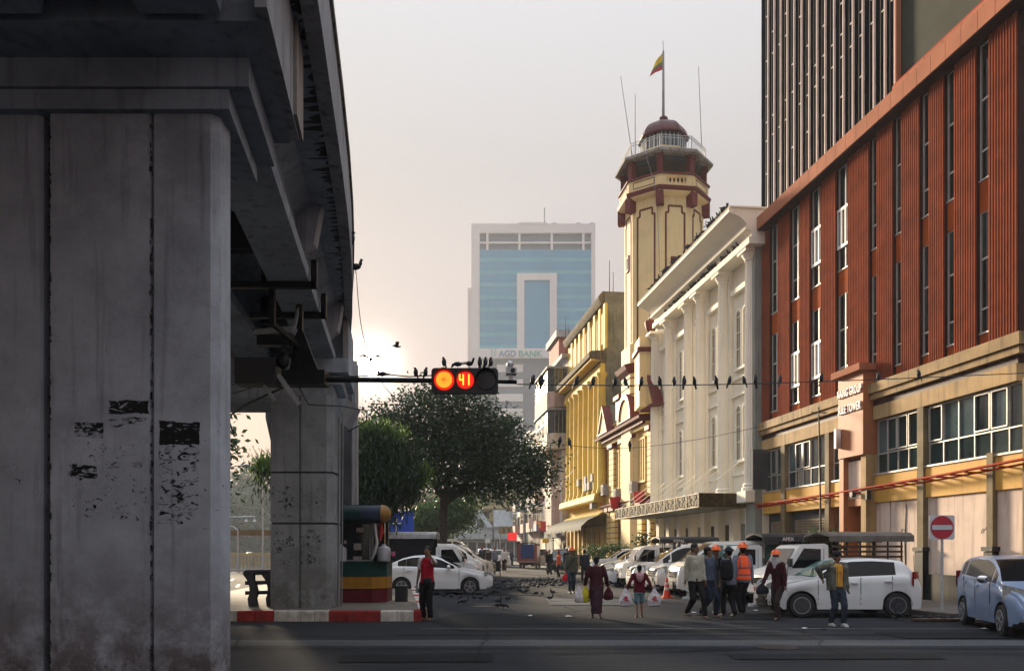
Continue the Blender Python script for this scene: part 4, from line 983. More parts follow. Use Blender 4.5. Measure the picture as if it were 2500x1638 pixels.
pediment(ob, fT(1580, .7), 3.0, 10.5, 2.3); pediment(ob, fT(1523, .7), 3.4, 10.5, 1.9, 'arc'); pediment(ob, fT(1470, .7), 3.2, 10.5, 2.2)
m = MB(); a = fT(1508, .4); m.box(a-.6, a+.6, -.4, .4, 11.1, 12.5); m.box(a-.75, a+.75, -.55, .55, 12.5, 12.8); ob.b(m, 'chimney', M['redtrim'])
for u, z0, z1 in ((1476, 5.9, 6.7), (1507, 5.4, 6.1), (1546, 5.5, 6.3)):
    a = fT(u, .4); m = MB(); m.box(a-.35, a+.35, .2, .62, z0, z1); ac = ob.b(m, 'air_conditioner', M['concL']); q = MB(); q.cyl((a, .625, (z0+z1)/2), (a, .635, (z0+z1)/2), .26, n=12); q.build('fan_grille', M['recess'], ac)
M['bannerred'] = pm('red_banner', (.50, .035, .045), .6, .2, 4)
def facesign(name, u, v0, v1, off, w, mat, label, lines=None, th=.06, tcol='letter', size=.3, tilt=0.0, group=None, cat='sign'):
    """projecting sign standing out from the street front, faces the camera side"""
    t = fT(u, off+w/2); z0, z1 = fZ(u, v1, off+w/2), fZ(u, v0, off+w/2)
    r_ = empty(name, fW(t, off, z0), FROT, label, cat, group)
    m = MB(); m.box(-th/2, th/2, 0, w, 0, z1-z0); m.box(-.02, .02, -off, 0, (z1-z0)*.8, (z1-z0)*.85); m.build('panel', mat, r_)
    if lines:
        for i, tx in enumerate(lines):
            me = text_mesh(tx, size, .006); me.materials.append(M[tcol]); xs_ = [q.co.x for q in me.vertices]; sc = min(1, w*.86/(max(xs_)-min(xs_)))
            o = link('lettering', me, r_, (-th/2-.008, w/2, (z1-z0)*(1-(i+.85)/(len(lines)+.4))), None, (sc, 1, 1)); o.rotation_euler = (R(90), 0, R(-90))
    if tilt: r_.rotation_euler = (R(tilt), 0, FROT)
    return r_
for u, v0, v1, lb in ((1562, 1197, 1224, 'bright red banner tilted on the yellow front just left of the gilt canopy'), (1504, 1211, 1238, 'smaller red banner tilted on the yellow front further down the street')):
    facesign('banner', u, v0, v1, .25, .75, M['bannerred'], lb, ['KBZ', 'BANK'] if False else None, tilt=-8, group='red banners on the yellow front', cat='banner')

# ---- octagonal watch tower
tw = empty('watch_tower', (0, 0, 0), 0, 'tall octagonal yellow watch tower with dark red trim, balcony, domed lantern and flagpole', 'tower')
TC = Vector(((1619.5-1250)/2000*57.2, 57.2, 0)); tw.location = TC
PH = R(-90-15-45*2)   # vertices at -105,-60,-15,30,75 degrees from the camera side
OFF = R(30-90)
def octp(r, z): return [(r*math.cos(OFF+R(45)*k), r*math.sin(OFF+R(45)*k), z) for k in range(8)]
def octring(levels, name, mat, smooth=None, **kw):
    m = MB(); vs = []
    for r, z in levels: vs += octp(r, z)
    L_ = len(levels); m.add(vs, [(j*8+k, j*8+(k+1) % 8, (j+1)*8+(k+1) % 8, (j+1)*8+k) for j in range(L_-1) for k in range(8)]+[tuple(range(8))[::-1], tuple(range((L_-1)*8, L_*8))])
    return m.build(name, mat, tw, smooth, **kw)
SH = 57.2/56.5*1.0
R0 = 95/2000*57.2
octring([(R0*1.08, 0), (R0*1.08, 13.7)], 'base_shaft', M['ytow'])
for z in np.arange(10.6, 13.7, .55): octring([(R0*1.085, z), (R0*1.095, z+.03), (R0*1.085, z+.07)], 'joint_band', M['redtrim'])
octring([(R0*1.1, 13.7), (R0*1.2, 13.95), (R0*1.26, 14.25), (R0*1.1, 14.4)], 'base_cornice', M['redtrim'])
octring([(R0*1.08, 14.4), (R0*1.08, 15.7)], 'base_parapet', M['ytow'])
ztop = 25.4
octring([(R0, 14.5), (R0, ztop)], 'shaft', M['ytow'])
oc = [Vector(p) for p in octp(R0, 0)]
for k in range(8):
    a, b_ = oc[k], oc[(k+1) % 8]; mid = (a+b_)/2; n_ = mid.normalized(); t_ = (b_-a).normalized(); L_ = (b_-a).length
    if n_.y > .6: continue
    # stepped red outline panel
    m = MB(); z0, z1 = 15.9, ztop-.75; w = L_*.31; s1 = w*.72
    path = [(-w, z0), (-w, z1-.45), (-s1-.0, z1-.45), (-s1, z1), (s1, z1), (s1, z1-.45), (w, z1-.45), (w, z0)]
    for p, q in zip(path, path[1:]):
        m.bar(mid+n_*.015+t_*p[0]+Vector((0, 0, p[1])), mid+n_*.015+t_*q[0]+Vector((0, 0, q[1])), .11, .05, up=n_)
    m.build('panel_outline', M['redtrim'], tw)
    if n_.y < -.9 or n_.x < -.9:
        zc_ = 20.7 if abs(n_.x) < .5 else 21.5
        m = MB(); c = mid+n_*.04+Vector((0, 0, zc_)); m.obox(c, t_*.30, n_*.06, Vector((0, 0, .55))); wdw = m.build('window', M['redtrim'], tw)
        q = MB(); q.obox(c+n_*.065, t_*.16, n_*.01, Vector((0, 0, .38))); q.build('pane', M['wglass'], wdw)
    # corner corbels under the ledge and balustrade faces
    m = MB(); c = a*1.06+Vector((0, 0, ztop-.35)); m.obox(c, Vector((-a.y, a.x, 0)).normalized()*.25, a.normalized()*.28, Vector((0, 0, .45))); m.build('corbel', M['redtrim'], tw)
octring([(R0*.98, ztop-.1), (R0*1.12, ztop+.0), (R0*1.18, ztop+.12), (R0*1.02, ztop+.13)], 'ledge_bed', M['ytow'])
octring([(R0*1.15, ztop+.14), (3.2, ztop+.22), (3.26, ztop+.42), (3.0, ztop+.5)], 'ledge', M['redtrim'])
# parapet: solid panels and one pierced balustrade face
zp0, zp1 = ztop+.5, 26.62; Rp = 3.06; oc2 = [Vector(p) for p in octp(Rp, 0)]
for k in range(8):
    a, b_ = oc2[k], oc2[(k+1) % 8]; mid = (a+b_)/2; n_ = mid.normalized(); t_ = (b_-a).normalized(); L_ = (b_-a).length/2
    front = n_.y < -.85
    if front:
        m = MB(); m.obox(mid-n_*.12+Vector((0, 0, zp0+.09)), t_*L_, n_*.12, Vector((0, 0, .09))); m.obox(mid-n_*.12+Vector((0, 0, zp1-.08)), t_*L_, n_*.12, Vector((0, 0, .08)))
        for s in (-1, 1): m.obox(mid-n_*.12+t_*s*(L_-.25)+Vector((0, 0, (zp0+zp1)/2)), t_*.25, n_*.118, Vector((0, 0, (zp1-zp0)/2-.001)))
        m.build('parapet_panel', M['ytow'], tw)
        for j in range(5):
            c = mid-n_*.12+t_*((j-2)*.27); q = MB(); q.lathe([(.05, zp0+.18), (.09, zp0+.27), (.045, zp0+.40), (.07, zp1-.16)], (c.x, c.y, 0), 8); q.build('baluster', M['ytow'], tw, 40)
    else:
        m = MB(); m.obox(mid-n_*.12+Vector((0, 0, (zp0+zp1)/2)), t_*L_, n_*.12, Vector((0, 0, (zp1-zp0)/2))); m.build('parapet_panel', M['ytow'], tw)
        m = MB(); w = L_*.68; zc_ = (zp0+zp1)/2
        for s in (-1, 1): m.obox(mid+n_*.005+Vector((0, 0, zc_+s*.20)), t_*w, n_*.015, Vector((0, 0, .02))); m.obox(mid+n_*.005+t_*s*w+Vector((0, 0, zc_)), t_*.02, n_*.015, Vector((0, 0, .20)))
        m.build('panel_outline', M['redtrim'], tw)
    m = MB(); m.obox(mid-n_*.1+Vector((0, 0, zp1+.06)), t_*(L_+.05), n_*.2, Vector((0, 0, .06))); m.build('parapet_rail', M['redtrim'], tw)
zs0, zs1 = 28.0, 28.36
m_col = MB(); m_col.box(-.2, .2, -.2, .2, 0, zs0-zp1-.12).box(-.26, .26, -.26, .26, zs0-zp1-.35, zs0-zp1-.122); cme = m_col.mesh('column', M['redtrim'])
for k in range(8):
    a = oc2[k]*.9; o = link('column', cme, tw, (a.x, a.y, zp1+.12)); o.rotation_euler = (0, 0, OFF+R(45)*k)
octring([(.35, zp0), (.35, zs0)], 'core', M['recess'])
octring([(2.7, zs0-.28), (2.75, zs0-.02)], 'ceiling_beam', M['concD'])
octring([(3.2, zs0), (3.38, zs0+.06), (3.38, zs0+.22), (3.15, zs1)], 'roof_slab', M['concS'])
# railing round the roof
Rr = 2.85; oc3 = [Vector(p) for p in octp(Rr, zs1)]
for k in range(8):
    a, b_ = oc3[k], oc3[(k+1) % 8]; m = MB(); up = Vector((0, 0, 1))
    for h in (.12, .78, .95): m.bar(a+up*h, b_+up*h, .035)
    for j in range(11): p = a.lerp(b_, j/11); m.bar(p+up*.1, p+up*.95, .022 if j else .05)
    m.build('railing', M['alu'], tw)
octring([(1.62, zs1-.05), (1.62, zs1+.85)], 'cabin_wall', M['ytow'])
octring([(1.50, zs1+.85), (1.50, 30.15)], 'cabin_glass', glass('cabin_glass', (.09, .13, .15), .06))
oc4 = [Vector(p) for p in octp(1.56, 0)]
m = MB()
for k in range(8):
    for j in range(4): p = oc4[k].lerp(oc4[(k+1) % 8], j/4); m.bar(p+Vector((0, 0, zs1+.85)), p+Vector((0, 0, 30.15)), .07)
m.build('cabin_mullion', M['alu'], tw, kind='stuff')
dz = 30.15; dome = [(1.80, 0), (1.82, .1), (1.68, .14)]+[(1.66*math.cos(R(a)), 0.14+1.2*math.sin(R(a))) for a in range(10, 85, 10)]+[(.24, 1.38), (.24, 1.45), (.32, 1.55), (.3, 1.69), (.1, 1.78), (.02, 1.83)]
octring([(r, dz+z) for r, z in dome], 'dome', pm('dome_red', (.16, .05, .05), .5, .35, 1.5, grime=.5, bump=.2))
m = MB(); zf = dz+1.78; m.cyl((0, 0, zf), (0, 0, zf+4.55), .10, .07, n=8); m.cyl((.0, 0, zf+4.55), (-.03, 0, zf+5.3), .02, n=5); m.build('flagpole', M['concL'], tw, 40)
fl_ = []
rows, colsn = 7, 9; m = MB(); fw, fh = .9, 1.15; zt_ = zf+4.45
vs = []
for i in range(rows):
    for j in range(colsn):
        s_ = j/(colsn-1); r_ = i/(rows-1); x = -.05-fw*s_*(.55+.45*r_); z = zt_-fh*r_-.50*s_*(1-.25*r_)*1.2; y = .10*math.sin(s_*7+r_)*s_
        vs.append((x, y, z))
for i in range(rows-1):
    for j in range(colsn-1):
        c = 0 if i < 3 else (1 if i < 4 else 2)
        a = i*colsn+j; m.add([vs[a], vs[a+1], vs[a+colsn+1], vs[a+colsn]], [(0, 1, 2, 3)], c)
        q = [Vector(vs[k])+Vector((0, .012, 0)) for k in (a, a+1, a+colsn+1, a+colsn)]; m.add(q, [(3, 2, 1, 0)], c)
m.build('flag', [flat('flag_yellow', (.72, .50, .03), .8), flat('flag_green', (.06, .25, .09), .8), flat('flag_red', (.42, .05, .06), .8)], tw, 60)
for (x0, z0, x1, z1) in ((-2.25, 28.4, -3.1, 34.2), (-2.1, 28.4, -2.1, 33.0), (2.5, 28.5, 2.25, 34.9)):
    m = MB(); m.cyl((x0, -.9, z0), (x1, -.9, z1), .03, .018, n=5); m.build('antenna_whip', M['greymetal'], tw)
m = MB(); m.tube([(-1.9, -2.4, 28.5), (-1.85, -3.25, 28.0), (-1.2, -3.1, 26), (-.9, -2.85, 24), (-.75, -2.8, 20), (-.8, -2.85, 14)], .02, 4); m.build('hanging_cable', M['concL'], tw)
urn = MB().lathe([(.28, 0), (.28, .12), (.10, .2), (.3, .55), (.4, .95), (.36, 1.1), (.14, 1.2), (.16, 1.38), (.06, 1.55), (.02, 1.7)], (0, 0, 0), 10).mesh('urn', M['redtrim'], 40)
pb = fW(fT(1563, 1.0), .35, 0)
m = MB(); m.box(-1.1, 1.0, -1.1, .8, 10.6, 14.9); pr_ = m.build('corner_block', M['ytow'], tw); pr_.location = (pb.x-TC.x+.3, pb.y-TC.y+.4, 0)
m = MB(); m.box(-1.25, 1.15, -1.25, .9, 14.0, 14.25); q = m.build('block_cornice', M['redtrim'], tw); q.location = pr_.location
o = link('urn', urn, tw, (pb.x-TC.x+.0, pb.y-TC.y-.2, 14.9))

# ---- tall yellow building with giant order
M['yel3'] = pm('deep_yellow_stucco', (.80, .56, .10), .75, .10, .7, streak=.5, grime=.3, bump=.1, streakcol=(.25, .16, .06))
M['darkroof'] = pm('stained_cornice', (.12, .10, .07), .9, .3, 1.5, streak=.6, grime=.6, streakcol=(.4, .28, .1))
yR, yL = fT(1477.5), fT(1388); yt = 22.0
yb = Front('columned_building', yR, 'tall deep-yellow building with a row of giant columns and a mouldy blank grey side wall', 'building')
m = MB(); m.box(yR+.05, yL, -16, 0, 0, yt-.3); yb.b(m, 'wall', M['yel3'])
m = MB(); m.box(yR-.02, yR+.045, -16, .02, 0, yt); yb.b(m, 'side_wall', M['mottle'])
front_prof(yb, [(-.1, 21.0), (.3, 21.0), (.5, 21.3), (.55, 21.6), (.2, yt), (-.1, yt)], yR, yL, 'parapet', M['darkroof'])
front_prof(yb, [(-.1, 16.4), (.3, 16.4), (.4, 16.6), (1.3, 16.8), (1.35, 17.15), (1.1, 17.3), (-.1, 17.35)], yR-.1, yL+.2, 'cornice', M['darkroof'])
front_prof(yb, [(-.1, 15.5), (.45, 15.5), (.45, 16.0), (.35, 16.05), (.35, 16.395), (-.1, 16.395)], yR, yL, 'entablature', M['yel3'])
nd = int((yL-yR)/.5); m = MB()
for j in range(nd): m.box(yR+j*.5, yR+j*.5+.22, .3, 1.15, 16.55, 16.72)
yb.b(m, 'modillion', M['yel3'], kind='stuff')
cy = [fT(u, .3) for u in (1392.5, 1401, 1411, 1422, 1434, 1447, 1460, 1471.5)]
cme = MB().lathe([(.42, 0), (.42, .2), (.34, .35), (.33, 4.6), (.29, 8.9), (.42, 9.2), (.42, 9.35)], (0, 0, 0), 14).mesh('column', M['yel3'], 40)
for t in cy: yb.share(cme, 'column', (t, .38, 6.15))
front_prof(yb, [(-.1, 5.5), (.85, 5.5), (.95, 5.65), (.85, 6.15), (-.1, 6.15)], yR, yL, 'base_course', M['yel3'])
for i in range(7):
    a, b_ = cy[i+1]+.5, cy[i]-.5
    for (z0, z1) in ((7.0, 8.9), (9.6, 11.4), (12.2, 14.2)):
        m = MB(); m.box(a, b_, .003, .06, z0, z1); w_ = yb.b(m, 'window', M['yel2']); q = MB(); q.box(a+.1, b_-.1, .061, .07, z0+.1, z1-.1); q.build('pane', M['recess'] if (i+int(z0)) % 2 else M['wglass'], w_)
    for (z0, z1) in ((17.9, 20.3),):
        m = MB(); m.box(a+.05, a+.2, .003, .16, z0, z1); m.box(b_-.2, b_-.05, .003, .16, z0, z1); m.box((a+b_)/2-.08, (a+b_)/2+.08, .003, .1, z0, z1); m.box(a, b_, .003, .1, z0+1.2, z0+1.3); w_ = yb.b(m, 'window', M['yel2'])
        q = MB(); q.box(a+.2, b_-.2, .003, .02, z0, z1); q.build('pane', M['recess'], w_)
for t in cy:
    m = MB(); m.box(t-.3, t+.3, .003, .2, 17.4, 20.9); yb.b(m, 'pilaster', M['yel3'])
front_prof(yb, [(-.1, 4.3), (.4, 4.3), (.5, 4.55), (.2, 4.7), (-.1, 4.7)], yR, yL, 'string_cornice', M['yel3'])
rn = random.Random(8)
for k in range(7):
    t = rn.uniform(yR+1, yL-1); z = rn.choice((5.0, 7.2, 6.6)); m = MB(); m.box(t-.35, t+.35, .3, .8, z, z+.6); yb.b(m, 'air_conditioner', M['concL'])
for t in np.linspace(yR+.4, yL-.4, 9):
    m = MB(); m.box(t-.22, t+.22, .003, .25, .14, 3.6); yb.b(m, 'pier', M['yel2'])
for i, (a, b_) in enumerate(zip(np.linspace(yR+.4, yL-.4, 9), np.linspace(yR+.4, yL-.4, 9)[1:])):
    m = MB(); m.box(a+.3, b_-.3, .003, .02, .14, 3.2); yb.b(m, 'shopfront', M['recess'] if i % 3 else M['shut'])
M['awndk'] = pm('dark_green_awning', (.035, .045, .038), .85, .3, 3, grime=.5)
aw = empty('street_awning', fW(fT(1468, .5), .02, 3.4), FROT, 'long dark green sloping awning along the foot of the columned yellow building', 'awning')
q = MB(); L_ = 15; n = 24; vs = []
for i in range(n+1):
    for (y, z) in ((0, 1.15), (.9, .95), (1.8, .6), (2.3, .15), (2.32, -.2+.08*math.sin(i*2.3))): vs.append((i*L_/n-1, y, z+.04*math.sin(i*1.7+y*2)))
q.add(vs, [(i*5+j, i*5+j+1, (i+1)*5+j+1, (i+1)*5+j) for i in range(n) for j in range(4)]); q.build('canvas', M['awndk'], aw, 60)
q = MB()
for i in range(6): q.bar((i*2.8-1, 0, .3), (i*2.8-1, 2.2, .1), .05)
q.build('awning_frame', M['steelD'], aw)

# ---- balconied apartments and further houses
def apartments(name, u0, u1, ztop, walls, label, bal=1, seed=1, floors=None, trim='concL', proj=1.1, fl_h=3.0):
    """u0 far end, u1 near end"""
    a, b_ = fT(u1), fT(u0); F = Front(name, a, label, 'building'); rn = random.Random(seed)
    m = MB(); m.box(a+.02, b_, -11, 0, 0, ztop); F.b(m, 'wall', M[walls])
    m = MB(); m.box(a-.1, b_+.05, -11, .35, ztop, ztop+.35); F.b(m, 'roof_slab', M[trim])
    nf = int((ztop-3.4)/fl_h); nb = max(1, round((b_-a)/4.2)); p = (b_-a)/nb
    for f in range(nf):
        z = 4.0+f*fl_h
        for j in range(nb):
            t0, t1 = a+j*p+.4, a+(j+1)*p-.4
            if bal and rn.random() < bal:
                m = MB(); m.box(t0, t1, .002, proj, z-.15, z); bl = F.b(m, 'balcony', M[trim])
                q = MB(); q.box(t0, t1, proj-.1, proj+.002, z+.0, z+.95); q.box(t0, t0+.1, .003, proj-.1, z, z+.95); q.build('balcony_wall', M[rn.choice([trim, 'concL', 'pinkw', walls])], bl)
                if rn.random() < .55:
                    q = MB()
                    for k in range(7): t = t0+(t1-t0)*k/6; q.bar((t, proj-.05, z+.95), (t, proj-.05, z+2.6), .04)
                    for zz_ in (1.6, 2.6): q.bar((t0, proj-.05, z+zz_), (t1, proj-.05, z+zz_), .04)
                    for k in range(3): q.bar((t0+.05, proj*k/3, z+.95), (t0+.05, proj*k/3, z+2.6), .04)
                    q.build('balcony_grille', M['steelD'], bl)
            m = MB(); m.box(t0+.2, t1-.2, .003, .05, z+.1, z+2.3); w_ = F.b(m, 'window', M['recess'])
            for k in range(3):
                q = MB(); tt = t0+.2+(t1-t0-.4)*(k+.5)/3; q.box(tt-.3, tt+.3, .051, .06, z+.9, z+2.2); q.build('pane', M['wglass' if rn.random() < .7 else 'wglassl'], w_)
            if rn.random() < .4:
                q = MB(); q.box(t1-.1, t1+.5, .1, .5, z+.4, z+.95); F.b(q, 'air_conditioner', M['concL'])
    for j in range(nb):
        m = MB(); m.box(a+j*p+.3, a+(j+1)*p-.3, .003, .04, .14, 3.0); F.b(m, 'shopfront', M[rn.choice(['recess', 'shut', 'navy'])])
    return F
M['pinkw'] = pm('pink_wall', (.55, .38, .32), .8, .12, 1, streak=.6, grime=.3, bump=.1, streakcol=(.15, .1, .09))
M['whitew'] = pm('offwhite_wall', (.60, .52, .46), .8, .1, 1, streak=.5, grime=.3, bump=.1, streakcol=(.2, .16, .14))
M['brick'] = pm('reddish_wall', (.36, .14, .11), .85, .15, 1, streak=.3, grime=.3)
M['drab'] = pm('drab_wall', (.30, .27, .21), .85, .2, .8, streak=.8, grime=.5)
M['drab2'] = pm('greenish_wall', (.26, .30, .27), .85, .2, .8, streak=.7, grime=.4)
# nearest block: plain lower wall, glazed upper balconies on the corner
gR, gL = fT(1386), fT(1336); G1 = Front('apartment_block', gR, 'pale apartment block with dark glazed balconies on its upper floors and a pink roof tower', 'building')
m = MB(); m.box(gR+.05, gL, -12, 0, 0, 20.2); G1.b(m, 'wall', M['whitew'])
m = MB(); m.box(gR+.3, gL-.1, .003, .5, 3.8, 11.4); G1.b(m, 'lower_facade', M['whitew'])
m = MB(); m.cyl((gR+2.5, .3, 3.8), (gR+2.5, .3, 11.4), .9, n=14); G1.b(m, 'rounded_pier', M['pinkw'], 40)
m = MB(); m.box(gR+4, gR+9.5, -5, .1, 20.2, 23.2); G1.b(m, 'roof_tower', M['brick'])
m = MB(); m.box(gR+3.7, gR+9.8, -5.3, .4, 23.2, 23.9); G1.b(m, 'roof_tower_cap', M['concL'])
m = MB(); m.box(gR-.1, gL, -12, .6, 20.2, 20.6); G1.b(m, 'roof_slab', M['concL'])
for z, mt in ((11.5, 'whitew'), (15.5, 'pinkw')):
    t0, t1 = gR+.2, gR+8
    m = MB(); m.prism([(t0, .003), (t0, 1.3), (t0+.5, 1.9), (t1, 1.9), (t1, .003)], z, z+1.5); bl = G1.b(m, 'balcony', M[mt])
    q = MB(); q.prism([(t0+.05, .0), (t0+.05, 1.2), (t0+.55, 1.8), (t1-.1, 1.8), (t1-.1, .0)], z+1.502, z+3.7); q.build('balcony_glazing', M['wglass'], bl)
    q = MB()
    for k in range(10): t = t0+.6+(t1-t0-.7)*k/9; q.bar((t, 1.83, z+1.5), (t, 1.83, z+3.7), .06)
    for k in range(4): q.bar((t0+.02, .1+.37*k, z+1.5), (t0+.02, .1+.37*k, z+3.7), .06)
    q.bar((t0+.5, 1.83, z+2.6), (t1, 1.83, z+2.6), .06); q.build('balcony_mullion', M['greymetal'], bl)
    q = MB(); q.box(t0-.1, t1+.1, .003, 2.0, z+3.702, z+3.9); q.build('balcony_roof', M['concL'], bl)
m = MB(); m.box(gR+.4, gL-1, .502, .55, 3.0, 3.7); G1.b(m, 'fascia', M['concD'])
for j in range(3):
    m = MB(); m.box(gR+.6+j*4.3, gR+4.2+j*4.3, .5, .56, .14, 2.9); G1.b(m, 'shopfront', M['shut' if j != 1 else 'recess'])
dsh = empty('satellite_dish', fW(gL-2, 1.0, 18.5), FROT, 'large grey mesh satellite dish on the balconied apartment block', 'satellite dish')
m = MB(); pr = [(.02, 0), (.5, .05), (1.0, .22), (1.35, .42)]; m.lathe(pr, (0, 0, 0), 16); m.xform(Matrix.Rotation(R(-35), 4, 'Y') @ Matrix.Rotation(R(20), 4, 'X')); m.build('dish', M['greymetal'], dsh, 40)
m = MB(); m.cyl((0, 0, -1.5), (0, 0, 0), .06, n=6); m.build('mast', M['steelD'], dsh)
apartments('apartment_house', 1318, 1335, 17.5, 'drab', 'drab weathered apartment house with cluttered balconies behind the pale block', 1.0, 3)
apartments('apartment_house', 1300, 1317.5, 15.5, 'pinkw', 'pinkish apartment house further down the right side of the street', .8, 5)
apartments('apartment_house', 1280, 1299.5, 14.5, 'drab2', 'greenish grey apartment house far down the right side of the street', .6, 9)
apartments('apartment_house', 1262, 1279, 13, 'whitew', 'off-white house at the far end of the right side', .6, 12)

# gabled white-blue row closing the street and the beige block behind it
M['blueroof'] = pm('pale_blue_sheet_roof', (.42, .47, .50), .6, .12, 1, streak=.4, grime=.3)
M['bluewall'] = pm('pale_blue_wall', (.40, .44, .46), .8, .12, 1, streak=.4, grime=.3)
Yh = 165
def gable_house(x0, x1, label):
    r_ = empty('gabled_house', ((x0+x1)/2, Yh, 0), 0, label, 'house', 'gabled houses closing the street'); w = (x1-x0)/2
    m = MB(); m.box(-w, w, 0, 10, 0, 6.4); m.build('wall', M['bluewall'], r_)
    m = MB(); m.prism([(-w, 6.4), (w, 6.4), (w, 6.9), (w*.15, 9.6), (-w*.9, 9.6), (-w, 9.2)], .0, 10, axis='y'); m.build('gable', M['blueroof'], r_)
    m = MB(); m.add([(-w-.1, -1.4, 6.5), (w*.2, -1.4, 6.5), (-w*.2, -.1, 9.9), (-w-.1, -.1, 9.9)], [(0, 1, 2, 3)]); m.add([(w*.15, -.2, 9.9), (w*.35, -.2, 9.9), (w+.1, -1.4, 6.4), (w*.7, -1.4, 6.4)], [(0, 1, 2, 3)]); m.build('roof', M['blueroof'], r_)
    for x in (-w*.35, w*.35):
        m = MB(); m.box(x-.7, x+.7, -.06, .0, 6.4, 8.0); wd = m.build('window', M['recess'], r_); q = MB(); q.box(x-.6, x-.1, -.09, -.062, 6.5, 7.9); q.build('pane', M['wglassl'], wd)
    m = MB(); m.box(-w, w, -1.3, -1.1, 4.2, 5.6); m.box(-w, w, -1.3, 0, 4.05, 4.2); m.build('balcony', M['bluewall'], r_)
    m = MB(); m.box(-w+.2, w-.2, -.05, -.01, .2, 3.4); m.build('shopfront', M['recess'], r_)
    for k in range(4): m = MB(); m.box(-w+.5+k*w*.5, -w+.8+k*w*.5, -.3, 0, 0, 4); m.build('column', M['bluewall'], r_)
gable_house(-11.5, -3.9, 'pale blue gabled house closing the street, nearest the tree'); gable_house(-3.6, 3.2, 'pale blue gabled house closing the street, to the right of its twin')
bb = empty('beige_block', (-2, 185, 0), 0, 'long yellowish beige apartment block rising behind the pale blue gabled houses', 'building')
M['beigefar'] = pm('yellowish_beige_wall', (.46, .38, .22), .85, .15, .6, streak=.6, grime=.4)
m = MB(); m.box(-22, 9, 0, 12, 0, 15); m.build('wall', M['beigefar'], bb)
for f in range(4):
    for j in range(9):
        x = -20+j*3.2; z = 3+f*3; m = MB(); m.box(x-.9, x+.9, -.05, 0, z, z+1.6); m.build('window', M['recess'], bb)
    m = MB(); m.box(-22, 9, -.9, -.02, 2.3+f*3-.2, 2.3+f*3); m.build('balcony', M['beigefar'], bb)

# ---- bank tower in the haze
AY = 235.0; ax = lambda u: (u-1250)/2000*AY; az = lambda v: CH+(1345-v)/2000*AY
ag = empty('bank_tower', (ax(1302), AY, 0), 0, 'hazy blue glass bank tower with pale frame and a tall inverted-U portal', 'building')
M['agw'] = pm('tower_stone', (.66, .62, .60), .7, .06, .1); M['agg'] = pm('tower_glass_blue', (.004, .25, .44), .25, .15, .08, spec=.6)
M['agg2'] = pm('tower_glass_green', (.04, .35, .45), .3, .12, .08, spec=.6); M['agd'] = pm('tower_glass_dark', (.07, .10, .16), .25, .15, .1, spec=.6)
def agb(x0, x1, y0, y1, z0, z1, nm, mt, par=None):
    m = MB(); m.box(x0-ax(1302), x1-ax(1302), y0, y1, z0, z1); return m.build(nm, M[mt], par or ag)
zT = az(548)
agb(ax(1171), ax(1443), .6, 30, 0, az(572), 'core', 'agd')
agb(ax(1151), ax(1171), -.6, 30, 0, zT, 'frame_pier', 'agw'); agb(ax(1443), ax(1453), -.6, 30, 0, zT, 'frame_pier', 'agw')
agb(ax(1171)+.01, ax(1443)-.01, -.6, 30, az(571), zT-.01, 'frame_beam', 'agw')
agb(ax(1265), ax(1335), -.7, 20, zT-.3, az(545), 'roof_parapet', 'agw')
for u in (1190, 1268, 1347, 1424): agb(ax(u)-.32, ax(u)+.32, -.5, .5, az(612), az(571)-.02, 'loggia_column', 'agw')
agb(ax(1172), ax(1441), -.45, .45, az(596), az(592), 'loggia_beam', 'agw')
z_ = az(610); fh = (az(610)-az(853))/8
for f in range(8):
    z1 = z_-f*fh
    agb(ax(1171)+.02, ax(1443)-.02, -.3-(0), .58, z1-fh*.66+.02, z1, 'glass_band', 'agg'); agb(ax(1171)+.02, ax(1443)-.02, -.32, .56, z1-fh+.02, z1-fh*.66, 'glass_band', 'agg2')
for u in (1192, 1213): agb(ax(u)-.05, ax(u)+.05, -.4, -.33, az(853), z_, 'mullion', 'agg')
agb(ax(1262), ax(1280), -1.2, .5, az(853), az(670), 'portal_leg', 'agw'); agb(ax(1342), ax(1359), -1.2, .5, az(853), az(670), 'portal_leg', 'agw'); agb(ax(1280)+.01, ax(1342)-.01, -1.19, .5, az(687), az(670)-.01, 'portal_beam', 'agw')
agb(ax(1280)+.02, ax(1342)-.02, -.8, .2, az(853), az(687)-.02, 'portal_glass', 'agg')
agb(ax(1171)-.2, ax(1443)+.1, -1.5, .58, az(877), az(853)-.05, 'sign_fascia', 'agw')
M['agt'] = flat('sign_blue', (.04, .16, .33), .6); M['agt2'] = flat('sign_green', (.05, .30, .26), .6)
for tx, u, mt in (('AGD', 1239, 'agt'), ('BANK', 1294, 'agt2')):
    me = text_mesh(tx, 2.45, .06, .05); me.materials.append(M[mt]); o = link('lettering', me, ag, (ax(u)-ax(1302), -1.58, az(873.5))); o.rotation_euler = (R(90), 0, 0)
    xs_ = [v.co.x for v in me.vertices]; o.scale = ((42 if tx == 'AGD' else 57)/2000*AY/(max(xs_)-min(xs_)), 1, 1)
m = MB()
for k in range(3):
    for s in (-1, 1): m.add([(p[0], -1.56, p[1]) for p in ((0, .2+k*.75), (s*.5, .5+k*.75), (s*.95, 1.0+k*.75), (s*.35, .8+k*.75))], [(0, 1, 2, 3)]); m.add([(p[0], -1.55, p[1]) for p in ((0, .2+k*.75), (s*.5, .5+k*.75), (s*.95, 1.0+k*.75), (s*.35, .8+k*.75))], [(3, 2, 1, 0)])
o = m.build('leaf_logo', M['agt2'], ag); o.location = (ax(1205)-ax(1302), 0, az(875.5))
for k in range(9):
    z1 = az(890)-k*4.2; agb(ax(1213), ax(1277), -.2, .55, z1-2.2, z1, 'office_band', 'agw'); agb(ax(1172), ax(1440), -.05, .5, z1-4.15, z1-2.4, 'office_glass', 'agd')
